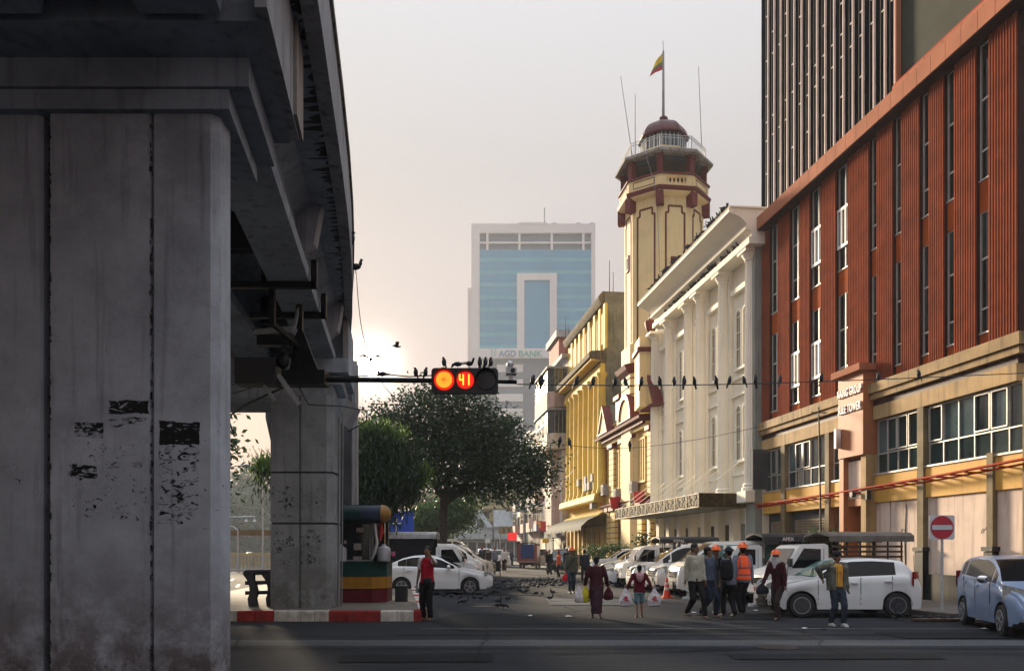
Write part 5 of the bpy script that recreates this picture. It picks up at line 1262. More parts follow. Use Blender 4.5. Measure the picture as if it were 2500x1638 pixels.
agb(ax(1139), ax(1152)-.01, 6, 26, 0, az(686), 'side_wing', 'agw')
m = MB(); m.cyl((ax(1331)-ax(1302), 5, zT), (ax(1331)-ax(1302), 5, az(490)), .18, n=5); m.build('mast', M['greymetal'], ag)
for u in (1354, 1413, 1447): m = MB(); m.ell((ax(u)-ax(1302), 2, zT+.6), 1.0, .6, .8); m.build('roof_dish', M['greymetal'], ag, 40)

AK = 420/235; ag.scale = (AK, AK, AK); ag.location = (ax(1302)*AK, 420, CH*(1-AK))
# ---- haze over the whole place
hz = bpy.data.materials.new('haze'); hz.use_nodes = True; hn = hz.node_tree; hn.nodes.clear()
ho = hn.nodes.new('ShaderNodeOutputMaterial'); hv = hn.nodes.new('ShaderNodeVolumePrincipled')
hv.inputs['Color'].default_value = (.80, .84, .88, 1); hv.inputs['Density'].default_value = .0005; hv.inputs['Anisotropy'].default_value = 0.0
hn.links.new(hv.outputs[0], ho.inputs['Volume'])
m = MB(); m.box(-400, 400, -60, 496, -2.2, 186); m.build('haze', hz, kind='stuff')
# ------------------------------------------------------------------ trees and shrubs
def leafmat(name, c0, c1, tr=.35, rough=.55):
    m = bpy.data.materials.new(name); m.use_nodes = True; nt = m.node_tree; L = nt.links; b = nt.nodes['Principled BSDF']; out = nt.nodes['Material Output']
    b.inputs['Roughness'].default_value = rough; b.inputs['Specular IOR Level'].default_value = .35
    tc = node(nt, 'ShaderNodeTexCoord'); nz = node(nt, 'ShaderNodeTexNoise'); nz.inputs['Scale'].default_value = 1.6; nz.inputs['Detail'].default_value = 8; nz.inputs['Roughness'].default_value = .8
    L.new(tc.outputs['Object'], nz.inputs['Vector']); rp = node(nt, 'ShaderNodeMapRange'); rp.inputs['From Min'].default_value = .32; rp.inputs['From Max'].default_value = .68; L.new(nz.outputs['Fac'], rp.inputs['Value'])
    mx = node(nt, 'ShaderNodeMix', data_type='RGBA'); L.new(rp.outputs[0], mx.inputs['Factor']); mx.inputs['A'].default_value = c0+(1,); mx.inputs['B'].default_value = c1+(1,)
    L.new(mx.outputs['Result'], b.inputs['Base Color']); t = node(nt, 'ShaderNodeBsdfTranslucent'); 
    sc_ = node(nt, 'ShaderNodeVectorMath', operation='SCALE'); sc_.inputs['Scale'].default_value = 1.6; L.new(mx.outputs['Result'], sc_.inputs[0]); L.new(sc_.outputs[0], t.inputs['Color'])
    ms = node(nt, 'ShaderNodeMixShader'); ms.inputs['Fac'].default_value = tr; L.new(b.outputs[0], ms.inputs[1]); L.new(t.outputs[0], ms.inputs[2]); L.new(ms.outputs[0], out.inputs['Surface']); return m
def leaves(blobs, nclump, per, size, seed, spread=.45, droop=0.0, slim=.5, shell=.55):
    """blobs: (cx,cy,cz,rx,ry,rz). returns vertex and face arrays of small folded leaves gathered in clumps"""
    g = np.random.default_rng(seed); vol = np.array([b[3]*b[4]*b[5] for b in blobs]); pr = vol/vol.sum()
    bi = g.choice(len(blobs), nclump, p=pr); B = np.array(blobs)[bi]
    d = g.normal(size=(nclump, 3)); d /= np.linalg.norm(d, axis=1)[:, None]; r = shell+(1-shell)*g.random(nclump)**.7; r *= g.uniform(.85, 1.08, nclump)
    c = B[:, :3]+d*B[:, 3:]*r[:, None]
    n = nclump*per; C = np.repeat(c, per, 0); sp = spread*g.uniform(.6, 1.4, nclump).repeat(per)
    off = g.normal(size=(n, 3))*sp[:, None]*np.array([1, 1, .75]); p = C+off
    if droop: p[:, 2] -= np.abs(g.normal(size=n))*droop
    a = g.uniform(0, 2*np.pi, n); el = g.normal(-.25-(.9 if droop else 0), .5 if not droop else .35, n)
    ax_ = np.stack([np.cos(a)*np.cos(el), np.sin(a)*np.cos(el), np.sin(el)], 1); up = g.normal(size=(n, 3)); s_ = np.cross(ax_, up); s_ /= np.linalg.norm(s_, axis=1)[:, None]
    L_ = size*g.uniform(.6, 1.35, n)[:, None]; W = L_*slim
    v = np.stack([p, p+ax_*L_*.5+s_*W*.5, p+ax_*L_, p+ax_*L_*.5-s_*W*.5], 1).reshape(-1, 3)
    return v, n
def leafmesh(name, v, n, mat):
    me = bpy.data.meshes.new(name); me.vertices.add(len(v)); me.vertices.foreach_set('co', v.astype(np.float32).ravel())
    me.loops.add(n*4); me.loops.foreach_set('vertex_index', np.arange(n*4, dtype=np.int32)); me.polygons.add(n)
    me.polygons.foreach_set('loop_start', np.arange(0, n*4, 4, dtype=np.int32)); me.materials.append(mat); me.update(); me.validate(); return me
M['bark'] = pm('bark', (.055, .045, .038), .9, .35, 5, bump=.6, bscale=12, streak=.4)
M['leafA'] = leafmat('leaves_dark', (.008, .023, .011), (.026, .054, .019), .2)
M['leafB'] = leafmat('leaves_drooping', (.006, .018, .008), (.018, .042, .012), .12)
M['leafC'] = leafmat('leaves_fresh', (.02, .05, .015), (.05, .10, .03), .25)
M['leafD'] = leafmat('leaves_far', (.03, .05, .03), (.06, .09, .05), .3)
M['leafT'] = leafmat('leaves_painted_sunlit', (.04, .085, .015), (.10, .16, .03), .35)  # brighter leaf colour with the sunlight painted in
def blob(u, v, ru, rv, Y, ry, base, dy=0): return ((u-1250)/2000*Y-base[0], dy, CH+(1345-v)/2000*Y, ru/2000*Y, ry, rv/2000*Y)
def tree(name, base, blobs, nclump, per, size, mat, label, seed, trunk=None, limbs=(), tr=.2, **kw):
    t = empty(name, base, 0, label, 'tree'); v, n = leaves(blobs, nclump, per, size, seed, **kw)
    o = link('crown', leafmesh('crown', v, n, mat), t)
    m = MB(); m.tube(trunk[0], trunk[1], 9); m.build('trunk', M['bark'], t, 60)
    for pts, rs in limbs: m = MB(); m.tube(pts, rs, 6); m.build('limb', M['bark'], t, 60)
    return t
def autolimbs(blobs, fork, r0, n, seed):
    rn = random.Random(seed); out = []
    for k in range(n):
        b = blobs[k % len(blobs)]; f = rn.uniform(.3, .9); e = Vector((b[0]+rn.uniform(-.6, .6)*b[3], b[1]+rn.uniform(-.6, .6)*b[4], b[2]+rn.uniform(-.4, .6)*b[5])); s_ = Vector(fork)
        mid = s_.lerp(e, .5)+Vector((rn.uniform(-.4, .4), rn.uniform(-.3, .3), .35)); q = s_.lerp(e, .25)+Vector((0, 0, .15))
        out.append(([s_-Vector((0, 0, .3)), q, mid, e], [r0, r0*.7, r0*.45, r0*.12]))
        for j in range(3):
            e2 = mid+Vector((rn.uniform(-1.1, 1.1), rn.uniform(-1, 1), rn.uniform(-.2, 1.1))); out.append(([mid, mid.lerp(e2, .5)+Vector((0, 0, .1)), e2], [r0*.35, r0*.22, r0*.06]))
    return out
Y1 = 43.0; b1 = ((1080-1250)/2000*Y1, Y1, 0)
bl1 = [blob(*x, Y1, ry, b1, dy) for x, ry, dy in (((1060, 1005, 115, 62), 2.3, 0), ((958, 1025, 68, 42), 1.6, .3), ((1180, 1055, 95, 70), 2.2, 0), ((1120, 1120, 120, 78), 2.3, 0), ((1245, 1120, 85, 70), 2, .2),
      ((1310, 1150, 52, 58), 1.6, 0), ((1010, 1090, 78, 62), 2, 0), ((1262, 1200, 68, 36), 1.5, 0), ((1175, 1185, 72, 40), 1.6, 0), ((1060, 1170, 55, 34), 1.5, 0), ((925, 1050, 40, 26), 1.2, 0), ((1120, 960, 60, 30), 1.5, 0))]
fork = (.15, 0, CH+(1345-1215)/2000*Y1)
tree('shade_tree', b1, bl1, 740, 46, .20, M['leafA'], 'large spreading dark-leaved shade tree with a slender dark trunk behind the parked white vans', 21,
     ([(.05, 0, 0), (-.02, 0, 1.6), (.02, 0, 3.2), (.1, 0, fork[2]), (.5, .1, fork[2]+1.6), (.7, .2, fork[2]+3.0)], [.36, .27, .24, .22, .14, .05]), autolimbs(bl1, fork, .13, 12, 4), spread=.42, shell=.35, slim=.55)
Y2 = 34.0; b2 = ((960-1250)/2000*Y2, Y2, 0)
bl2 = [blob(*x, Y2, ry, b2) for x, ry in (((950, 1130, 72, 95), 1.5), ((920, 1210, 50, 70), 1.4), ((905, 1080, 50, 60), 1.2), ((990, 1150, 42, 72), 1.2), ((850, 1160, 60, 90), 1.2), ((760, 1170, 90, 70), 1.2), ((655, 1150, 36, 36), .8), ((870, 1260, 50, 45), 1.2), ((640, 1120, 22, 22), .6))]
tree('drooping_tree', b2, bl2, 900, 42, .26, M['leafB'], 'dense dark weeping tree with narrow hanging leaves behind the flyover pier', 8,
     ([(-.9, 0, 0), (-.95, 0, 2), (-.8, .1, 4.5), (-.5, .1, 6.2)], [.2, .17, .12, .04]), autolimbs(bl2, (-.9, 0, 3.0), .08, 9, 5), spread=.3, droop=.28, slim=.17, shell=.3)
v, n = leaves([blob(905, 1040, 42, 14, Y2, .9, b2), blob(955, 1042, 30, 12, Y2, .8, b2), blob(650, 1125, 26, 16, Y2, .6, b2), blob(1030, 1140, 10, 30, Y2, .5, b2)], 110, 34, .26, 77, .22, .2, .18, .2)  # yellow-green leaves paint the sunlight on the crown's top and edges
link('painted_sunlit_leaves', leafmesh('painted_sunlit_leaves', v, n, M['leafT']), [o for o in COL.objects if o.name == 'drooping_tree'][0])
Y3 = 62.0; b3 = ((1085-1250)/2000*Y3, Y3, 0)
bl3 = [blob(*x, Y3, ry, b3) for x, ry in (((1085, 1262, 70, 44), 2.2), ((1040, 1280, 50, 34), 1.8), ((1120, 1240, 32, 26), 1.5))]
tree('small_tree', b3, bl3, 300, 40, .26, M['leafC'], 'smaller fresh green tree behind the trunk of the large shade tree', 31, ([(0, 0, 0), (.1, 0, 2), (0, 0, 4)], [.2, .15, .06]), autolimbs(bl3, (0, 0, 1.9), .09, 5, 6), spread=.5, shell=.3)
b6 = (-15.7, 37.0, 0); bl6 = [(0, 0, 6.6, 3.1, 2.6, 2.8), (-2.4, .5, 6.0, 2.4, 2.2, 2.4), (.6, -.6, 4.6, 2.2, 2.0, 1.6), (-3, 0, 8.0, 2.2, 2, 1.8)]  # unseen tree added to keep direct sun off the road by the island
tree('added_shading_tree', b6, bl6, 420, 44, .30, M['leafA'], 'unseen broad tree added behind the near pier to shade the road', 66, ([(0, 0, 0), (.05, 0, 2), (-.2, 0, 5)], [.34, .27, .15]), autolimbs(bl6, (0, 0, 3.0), .12, 6, 9), spread=.5, shell=.2)
# hazy park trees beyond the left carriageway
for i, (u, vt, ru, Y, sd) in enumerate(((585, 1150, 60, 300, 1), (640, 1180, 50, 280, 2), (560, 1200, 60, 262, 3), (690, 1200, 55, 290, 4), (520, 1180, 60, 310, 5), (750, 1210, 60, 320, 6))):
    b = ((u-1250)/2000*Y, Y, 0); bl = [blob(u, vt+55, ru, 55, Y, 5, b), blob(u-25, vt+95, ru*.8, 50, Y, 5, b), blob(u+25, vt+100, ru*.8, 45, Y, 5, b), blob(u, vt+150, ru*.9, 35, Y, 4, b)]
    lb = ['hazy blue-green park tree across the left carriageway beside the front pier', 'hazy park tree across the left carriageway next to the far pier', 'low hazy park tree at the left edge of the gap between the piers', 'hazy park tree mostly behind the far pier', 'hazy park tree mostly hidden by the near pier', 'hazy park tree further back behind the far pier'][i]
    tree('park_tree', b, bl, 300, 40, 1.2, M['leafD'], lb, sd, ([(0, 0, 0), (0, 0, 4), (.3, 0, 8)], [.4, .3, .1]), autolimbs(bl, (0, 0, 4), .15, 3, sd), spread=2.6, shell=.2)
bt = empty('bare_tree', ((600-1250)/2000*150, 262, 0), 0, 'pale leafless tree crown rising above the hazy park trees on the left', 'tree'); rn = random.Random(3)
m = MB(); m.tube([(0, 0, 0), (0, 0, 8), (.3, 0, 14)], [.5, .35, .2], 7); m.build('trunk', M['concL'], bt)
m = MB()
def twig(p, d, l, r, k):
    e = p+d*l; m.tube([p, p.lerp(e, .5)+Vector((rn.uniform(-.1, .1)*l, 0, .03*l)), e], [r, r*.8, r*.6], 4)
    if k:
        for j in range(3): twig(e, (d+Vector((rn.uniform(-.7, .7), rn.uniform(-.5, .5), rn.uniform(-.1, .6)))).normalized(), l*.72, r*.6, k-1)
for j in range(7): twig(Vector((0, 0, 10+j*.5)), Vector((rn.uniform(-1, 1), rn.uniform(-.3, .3), .7)).normalized(), 3.4, .12, 4)
bt.scale = (1.7, 1.7, 1.7)
m.build('branches', pm('pale_bark', (.35, .27, .24), .9), bt, kind='stuff')
def shrub(name, loc, blobs, ncl, per, size, mat, label, seed, cat='shrub', **kw):
    t = empty(name, loc, 0, label, cat); v, n = leaves(blobs, ncl, per, size, seed, **kw); link('foliage', leafmesh('foliage', v, n, mat), t)
    m = MB()
    for k in range(5): m.tube([(0, 0, 0), (.1*(k-2), .05*(k % 3), .5), (.25*(k-2), .1, 1.1)], [.03, .02, .008], 5)
    m.build('stem', M['bark'], t); return t
p_ = P(1985, 1345, 27.5)
shrub('leafy_shrub', (p_.x, 27.5, .14), [(0, 0, 1.65, .85, .5, .42), (-.45, 0, 1.5, .5, .4, .35), (.1, 0, 2.2, .25, .25, .3), (.6, 0, 1.6, .4, .4, .3), (0, 0, .9, .6, .4, .5)], 120, 26, .11, M['leafC'], 'leafy green shrub growing in front of the grey roller shutters', 12, spread=.16, shell=.3)
p_ = P(1500, 1345, 56)
shrub('hedge', (p_.x, 56, .1), [(-1.4, 0, 1.5, 1.0, .5, .5), (0, 0, 1.6, 1.0, .5, .45), (1.3, 0, 1.5, .9, .5, .45)], 120, 30, .14, M['leafC'], 'clipped green hedge in front of the yellow colonial front', 13, 'hedge', spread=.2, shell=.3)
p_ = P(1570, 1345, 50)
shrub('potted_shrub', (p_.x, 50, .1), [(0, 0, 2.0, .5, .4, .7), (.2, 0, 1.2, .4, .4, .5)], 50, 26, .16, M['leafA'], 'thin dark shrub beside the left end of the canopy', 14, spread=.2, shell=.3)
# ------------------------------------------------------------------ vehicles
def paint(name, col, rough=.28):
    return pm(name, col, rough, var=.04, scale=1.5, bump=0, spec=.5, coat=.7, grime=.12, streakcol=tuple(c*.5 for c in col))
M['carw'] = paint('car_white', (.72, .72, .71)); M['carw2'] = paint('car_white_warm', (.70, .67, .61)); M['cars'] = paint('car_silver', (.36, .38, .40)); M['carb'] = paint('car_blue', (.10, .19, .33)); M['carlb'] = paint('car_light_blue', (.22, .30, .46))
M['cardb'] = paint('car_dark_blue', (.03, .05, .09)); M['carr'] = paint('car_dark_red', (.20, .02, .025)); M['carbeige'] = paint('car_beige', (.45, .40, .30))
M['cglass'] = glass('car_glass', (.006, .007, .009), .08); M['cglassT'] = glass('car_glass_teal', (.12, .26, .23), .08)
M['cgrey'] = glass('car_glass_grey', (.13, .12, .12), .08)
M['chrome'] = pm('chrome', (.6, .6, .6), .15, .05, 3, metal=1.0, bump=0); M['rim'] = pm('alloy_rim', (.45, .46, .48), .3, .1, 3, metal=.7, bump=0); M['rimd'] = pm('alloy_rim_dark', (.10, .10, .11), .35, .1, 3, metal=.5, bump=0)
M['lens'] = pm('headlamp_lens', (.40, .40, .38), .3, .25, 14, bump=0, spec=.8); M['tail'] = pm('tail_lamp', (.30, .012, .012), .2, .2, 9, bump=0, spec=.8); M['plate'] = flat('red_plate', (.35, .03, .03), .6); M['under'] = flat('underbody', (.012, .012, .012), .8); M['plateb'] = flat('black_plate', (.02, .02, .02), .6)
def interp(pts, x):
    if x <= pts[0][0]: return pts[0][1]
    for (a, b), (c, d) in zip(pts, pts[1:]):
        if x <= c: return b+(d-b)*(x-a)/(c-a) if c > a else d
    return pts[-1][1]
def wheel(par, x, y, r, w, rimmat, spokes=5, side=1, style=0):
    t = MB(); pr = [(r*.66, -w/2), (r*.92, -w/2), (r, -w/2+.03), (r, w/2-.03), (r*.92, w/2), (r*.66, w/2)]
    t.lathe(pr, (0, 0, 0), 24, axis='y'); wh = t.build('wheel', M['tyre'], par, 40); wh.location = (x, y, r)
    q = MB(); s_ = side; yo = s_*(w/2+.004)
    pr = [(r*.66, 0), (r*.62, .012), (r*.60, -.03), (.02, -.03)]; n = 20
    q.lathe([(a, yo+s_*b) for a, b in pr], (0, 0, 0), n, axis='y')
    q2 = MB()
    for k in range(spokes):
        a = 2*math.pi*k/spokes+.3
        for da in ((-.12, .12) if style else (0,)):
            p0 = Vector((math.cos(a)*r*.10, yo+s_*.0, math.sin(a)*r*.10)); p1 = Vector((math.cos(a+da)*r*.62, yo+s_*.005, math.sin(a+da)*r*.62)); q2.bar(p0, p1, r*.11 if not style else r*.07, .03, up=(0, 1, 0))
    q2.lathe([(r*.15, yo-.02*s_), (r*.13, yo+.02*s_), (.005, yo+.022*s_)], (0, 0, 0), 12, axis='y'); q2.lathe([(r*.67, yo-.01*s_), (r*.67, yo+.014*s_), (r*.60, yo+.014*s_), (r*.60, yo-.01*s_)], (0, 0, 0), 24, axis='y')
    q.build('brake_disc', M['rimd'], wh, 40); q2.build('rim', rimmat, wh, 40)
    if rimmat == M['rimd']: q3 = MB(); q3.lathe([(r*.68, yo-.01*s_), (r*.68, yo+.02*s_), (r*.62, yo+.02*s_), (r*.62, yo-.01*s_)], (0, 0, 0), 24, axis='y'); q3.build('rim_edge', M['rim'], wh, 40)
    return wh
def make_car(name, label, group, p, mat, gl='cglass', wheels='rim', cat='car'):
    """p: L,W,H profile dictionary. x runs from the nose (0) to the tail (L); y is across"""
    root = empty(name, (0, 0, 0), 0, label, cat, group); L_, W = p['L'], p['W']/2
    wx = p['wx']; wr = p['wr']; AR = wr+.055; sill = p.get('sill', .22)
    N = 84; xs_ = sorted(set([L_*i/N for i in range(N+1)]+p['pillars']+[a for w in wx for a in (w-AR, w+AR)])); xs_ = [x for i, x in enumerate(xs_) if i == 0 or x-xs_[i-1] > .004]
    top, belt = p['top'], p['belt']; cowl, rearb = p['cowl'], p['rearb']   # x where greenhouse starts/ends at belt height
    def hw(x):
        f = 1.0
        if x < .55: f = .80+.20*math.sin(min(1, x/.55)*math.pi/2)
        if x > L_-.45: f = min(f, .86+.14*math.sin(min(1, (L_-x)/.45)*math.pi/2))
        return W*f
    def zbot(x):
        z = sill+(.06 if x < .25 else 0)
        if x < .1: z = sill+.1
        for w in wx:
            if abs(x-w) < AR: z = max(z, wr+math.sqrt(max(0, AR**2-(x-w)**2)))
        return z
    rows_low = 7
    groups = {}
    seams = p.get('seams', [])
    sec = []
    for x in xs_:
        h = hw(x); zb_ = zbot(x); zt_ = interp(top, x); zB = min(interp(belt, x), zt_-.02); pts = []
        for k in range(rows_low):
            f = k/(rows_low-1); z = zb_+(zB-.05-zb_)*f; bulge = 1-.045*(1-f)**2-.02*f**3
            cr = .012*math.exp(-((z-(zB-.28))/.03)**2)
            pts.append((h*bulge-cr, z))
        gh = max(0.0, zt_-zB)      # greenhouse height here
        inc = p.get('tumble', .20)
        w_r = h*.965-inc*min(1, gh/.5)*.9
        pts.append((h*.955, zB))
        g0 = (h*.945, zB+min(.02, gh*.3)); 
        for f in (.06, .36, .66, .90): pts.append((h*.945+(w_r-h*.945)*f, zB+gh*f*.93))
        pts.append((w_r-.03*min(1, gh/.3), zB+gh*.975)); pts.append((w_r*.7, zt_+.0)); pts.append((0, zt_+.012)); sec.append(pts)
    nr = len(sec[0]); gi = rows_low+1
    smooth_top = p.get('flatglass', False)
    for i in range(len(xs_)-1):
        x0, x1 = xs_[i], xs_[i+1]; xm = (x0+x1)/2; a, b = sec[i], sec[i+1]
        slope = (interp(top, x1)-interp(top, x0))/(x1-x0)
        inws = cowl+.02 < xm < p['roof0']; inrw = p['roof1'] < xm < rearb-.02
        for k in range(nr-1):
            tgt = 'body'
            wi = None
            if gi <= k < gi+3:
                for j_, (w0, w1) in enumerate(p['windows']):
                    if w0 < xm < w1 and (interp(top, xm)-interp(belt, xm)) > .12: tgt = 'side_window'; wi = j_
            if k >= gi+4 and (inws or inrw): tgt = 'windscreen' if inws else 'rear_window'
            if k < rows_low and len(seams) > 1:
                for j_ in range(len(seams)-1):
                    if seams[j_] < xm < seams[j_+1] and not any(abs(xm-w) < AR and k < rows_low-2 for w in wx[:1]): tgt = 'door'; wi = j_
            if tgt == 'body' and k >= rows_low and .12 < xm < cowl-.02: tgt = 'bonnet'
            for s in (1, -1):
                key = (tgt, s, wi) if wi is not None else (tgt, 0, 0)
                q = [(x0, s*a[k][0], a[k][1]), (x1, s*b[k][0], b[k][1]), (x1, s*b[k+1][0], b[k+1][1]), (x0, s*a[k+1][0], a[k+1][1])]
                groups.setdefault(key, MB()).add(q, [(0, 1, 2, 3) if s < 0 else (3, 2, 1, 0)])
    # nose and tail caps
    for idx, x in ((0, 0), (len(xs_)-1, L_)):
        a = sec[idx]; poly = [(xs_[idx], y, z) for y, z in a]+[(xs_[idx], -y, z) for y, z in a[::-1]][1:]
        groups[('body', 0, 0)].add(poly, [tuple(range(len(poly))) if idx else tuple(range(len(poly)))[::-1]])
    M_ = {'body': mat, 'door': mat, 'bonnet': mat, 'side_window': M[gl], 'windscreen': M[p.get('wsg', gl)], 'rear_window': M[gl]}
    for k, mb in groups.items(): mb.build(k[0], M_[k[0]], root, 32, weld=True)
    # underbody and wheel wells
    m = MB(); m.box(.25, L_-.2, -W*.86, W*.86, sill-.02, sill+.30); m.build('underbody', M['under'], root)
    for w in wx:
        for s in (1, -1):
            m = MB(); n = 14
            vs = []
            for kk in range(n+1):
                an = math.pi*kk/n; vs += [(w-AR*1.0*math.cos(an), s*W*.97, wr+AR*math.sin(an)), (w-AR*math.cos(an), s*W*.60, wr+AR*math.sin(an))]
            m.add(vs, [(2*kk, 2*kk+1, 2*kk+3, 2*kk+2) for kk in range(n)]); m.add([(w-AR, s*W*.6, sill), (w+AR, s*W*.6, sill), (w+AR, s*W*.6, wr+AR), (w-AR, s*W*.6, wr+AR)], [(0, 1, 2, 3)])
            m.build('wheel_arch', M['under'], root)
            wheel(root, w, s*(W-.125), wr, .2, M[p.get('rim', wheels)], p.get('spokes', 5), s, p.get('style', 0))
    # pillars' black trim, door seams, handles, mirrors, lamps, grille, plates
    for s in (1, -1):
        for xd in p.get('seams', ()):
            m = MB(); z0 = sill+.12; zt_ = interp(belt, xd)
            for k in range(6):
                za = z0+(zt_-z0)*k/6; zc = z0+(zt_-z0)*(k+1)/6
                fa = (za-zbot(xd))/(zt_-.05-zbot(xd)); bulge = hw(xd)*(1-.045*(1-min(1, max(0, fa)))**2-.02*min(1, max(0, fa))**3)
                m.box(xd-.006, xd+.006, s*(bulge-.004), s*(bulge+.004), za, zc)
            m.build('door_seam', M['under'], root)
        for xd in p.get('handles', ()):
            z = interp(belt, xd)-.13; m = MB(); m.box(xd-.09, xd+.09, s*(hw(xd)-.01), s*(hw(xd)+.03), z-.014, z+.018); m.build('door_handle', mat, root)
        xm = p['mirror']; zm = interp(belt, xm)+.07; m = MB(); m.ell((xm, s*(W+.09), zm), .07, .12, .085, 10, 7); m.box(xm-.02, xm+.03, s*(W-.06), s*(W+.03), zm-.06, zm-.01); mm = m.build('wing_mirror', M['chrome'] if p.get('chromemirror') else mat, root, 50)
        m = MB(); m.box(xm+.055, xm+.075, s*(W+.02), s*(W+.16), zm-.06, zm+.06); m.build('mirror_glass', M['cglass'], mm)
        hz_ = p['lampz']; m = MB(); lw = p.get('lampw', .36); lh = p.get('lamph', .10); ll = p.get('lampl', .34)
        for kk in range(8):
            f0, f1 = kk/8, (kk+1)/8
            xa, xb = -.012+ll*f0**1.7, -.012+ll*f1**1.7; ya, yb_ = W*(.46)+(W*.82+.17*f0-W*.46)*f0, W*(.46)+(W*.82+.17*f1-W*.46)*f1
            ya = min(ya, hw(max(0, xa))+.012); yb_ = min(yb_, hw(max(0, xb))+.012); ha, hb = lh*(.6+.5*f0), lh*(.6+.5*f1)
            z0a, z0b = hz_+.10*f0, hz_+.10*f1
            m.add([(xa-.01, s*ya, z0a-ha), (xb-.01, s*yb_, z0b-hb), (xb-.01, s*yb_, z0b+hb*.8), (xa-.01, s*ya, z0a+ha*.8)], [(0, 1, 2, 3) if s < 0 else (3, 2, 1, 0)])
        m.build('headlight', M['lens'], root, 60)
        tz = p['tailz']; th = p.get('tailh', .16); m = MB()
        for kk in range(6):
            f0, f1 = kk/6, (kk+1)/6; xa, xb = L_+.008-.30*f0**1.5, L_+.008-.30*f1**1.5
            ya = min(W*.66+W*.34*f0, hw(min(L_, xa))+.012); yb_ = min(W*.66+W*.34*f1, hw(min(L_, xb))+.012)
            m.add([(xa, s*ya, tz-th), (xb, s*yb_, tz-th*.7), (xb, s*yb_, tz+th*.9), (xa, s*ya, tz+th)], [(0, 1, 2, 3) if s > 0 else (3, 2, 1, 0)])
        m.build('tail_light', M['tail'], root, 60)
        m = MB(); m.ell((.02, s*W*.68, sill+.16), .03, .07, .045); m.build('fog_lamp', M['under'], root, 40)
    gz0, gz1 = p.get('grille', (.52, .66)); gw = p.get('gw', .42); m = MB(); m.box(-.022, .02, -W*gw, W*gw, gz0, gz1); gr_ = m.build('grille', M[p.get('grm', 'black')], root)
    for kk in range(3):
        z = gz0+(gz1-gz0)*(kk+.5)/3; m = MB(); m.box(-.035, -.023, -W*gw, W*gw, z-.012, z+.012); m.build('grille_bar', M['chrome'], gr_)
    m = MB(); m.box(-.028, .02, -W*.5, W*.5, sill+.06, sill+.22); m.build('bumper_intake', M['under'], root)
    m = MB(); m.box(-.04, -.029, -.24, .24, sill+.20, sill+.34); m.build('number_plate', M[p.get('plate', 'plateb')], root)
    m = MB(); m.box(L_-.002, L_+.02, -.24, .24, .72, .86); m.build('number_plate', M['plate'], root)
    for z_off in (.03,):
        m = MB(); xc = cowl+.06; m.bar((xc, -.5, interp(top, xc)+.03), (xc+.28, .1, interp(top, xc+.28)+.03), .02); m.build('wiper', M['black'], root)
    return root
def spec(**k): return k
SEDAN = spec(L=4.3, W=1.70, wx=[.84, 3.39], wr=.31, top=[(0, .60), (.05, .70), (.25, .79), (.7, .90), (1.1, .96), (1.3, 1.01), (1.6, 1.18), (1.95, 1.37), (2.25, 1.45), (2.6, 1.475), (3.0, 1.45), (3.35, 1.36), (3.7, 1.20), (3.95, 1.09), (4.1, 1.07), (4.22, 1.03), (4.3, .92)],
    belt=[(0, .58), (.25, .74), (1.0, .90), (1.3, .95), (2.0, .98), (3.6, 1.05), (4.0, 1.02), (4.3, .86)], cowl=1.22, roof0=2.05, roof1=3.1, rearb=3.95, pillars=[1.25, 1.55, 2.42, 2.47, 3.22, 3.5], windows=[(1.42, 2.47), (2.47, 3.22), (3.25, 3.55)],
    seams=[1.25, 2.46, 3.3], handles=[2.25, 3.12], mirror=1.62, lampz=.70, lamph=.09, tailz=.86, style=0)
HATCH = spec(L=3.72, W=1.69, wx=[.72, 3.08], wr=.315, top=[(0, .60), (.04, .72), (.2, .86), (.6, .96), (.95, 1.01), (1.1, 1.05), (1.4, 1.27), (1.7, 1.44), (2.0, 1.50), (2.5, 1.515), (3.0, 1.48), (3.25, 1.44), (3.45, 1.22), (3.6, 1.05), (3.68, .95), (3.72, .80)],
    belt=[(0, .58), (.2, .80), (.9, .97), (1.6, 1.0), (3.2, 1.07), (3.5, 1.05), (3.72, .78)], cowl=1.0, roof0=1.72, roof1=3.22, rearb=3.55, pillars=[1.0, 1.3, 2.17, 3.05], windows=[(1.18, 2.17), (2.17, 3.05)], seams=[1.12, 2.17, 2.95], handles=[2.0, 2.85], mirror=1.36, lampz=.78, lamph=.12, tailz=.98, tailh=.2, rim='rimd', tumble=.17)
FIT = spec(L=3.9, W=1.70, wx=[.72, 3.2], wr=.30, top=[(0, .58), (.04, .70), (.2, .84), (.55, .97), (.8, 1.05), (1.2, 1.28), (1.6, 1.45), (1.95, 1.52), (2.6, 1.53), (3.2, 1.48), (3.5, 1.42), (3.68, 1.2), (3.82, 1.02), (3.9, .8)],
    belt=[(0, .56), (.2, .76), (.8, .95), (1.4, 1.0), (3.3, 1.1), (3.6, 1.05), (3.9, .76)], cowl=.78, roof0=1.65, roof1=3.42, rearb=3.75, pillars=[1.1, 1.5, 2.2, 2.3, 3.1, 3.3], windows=[(1.05, 1.3), (1.36, 2.25), (2.25, 3.08), (3.12, 3.4)], seams=[1.3, 2.25, 3.05], handles=[2.1, 2.95], mirror=1.35, lampz=.76, lamph=.15, lampl=.5, tailz=1.0, tailh=.2, chromemirror=1, style=1, spokes=6)
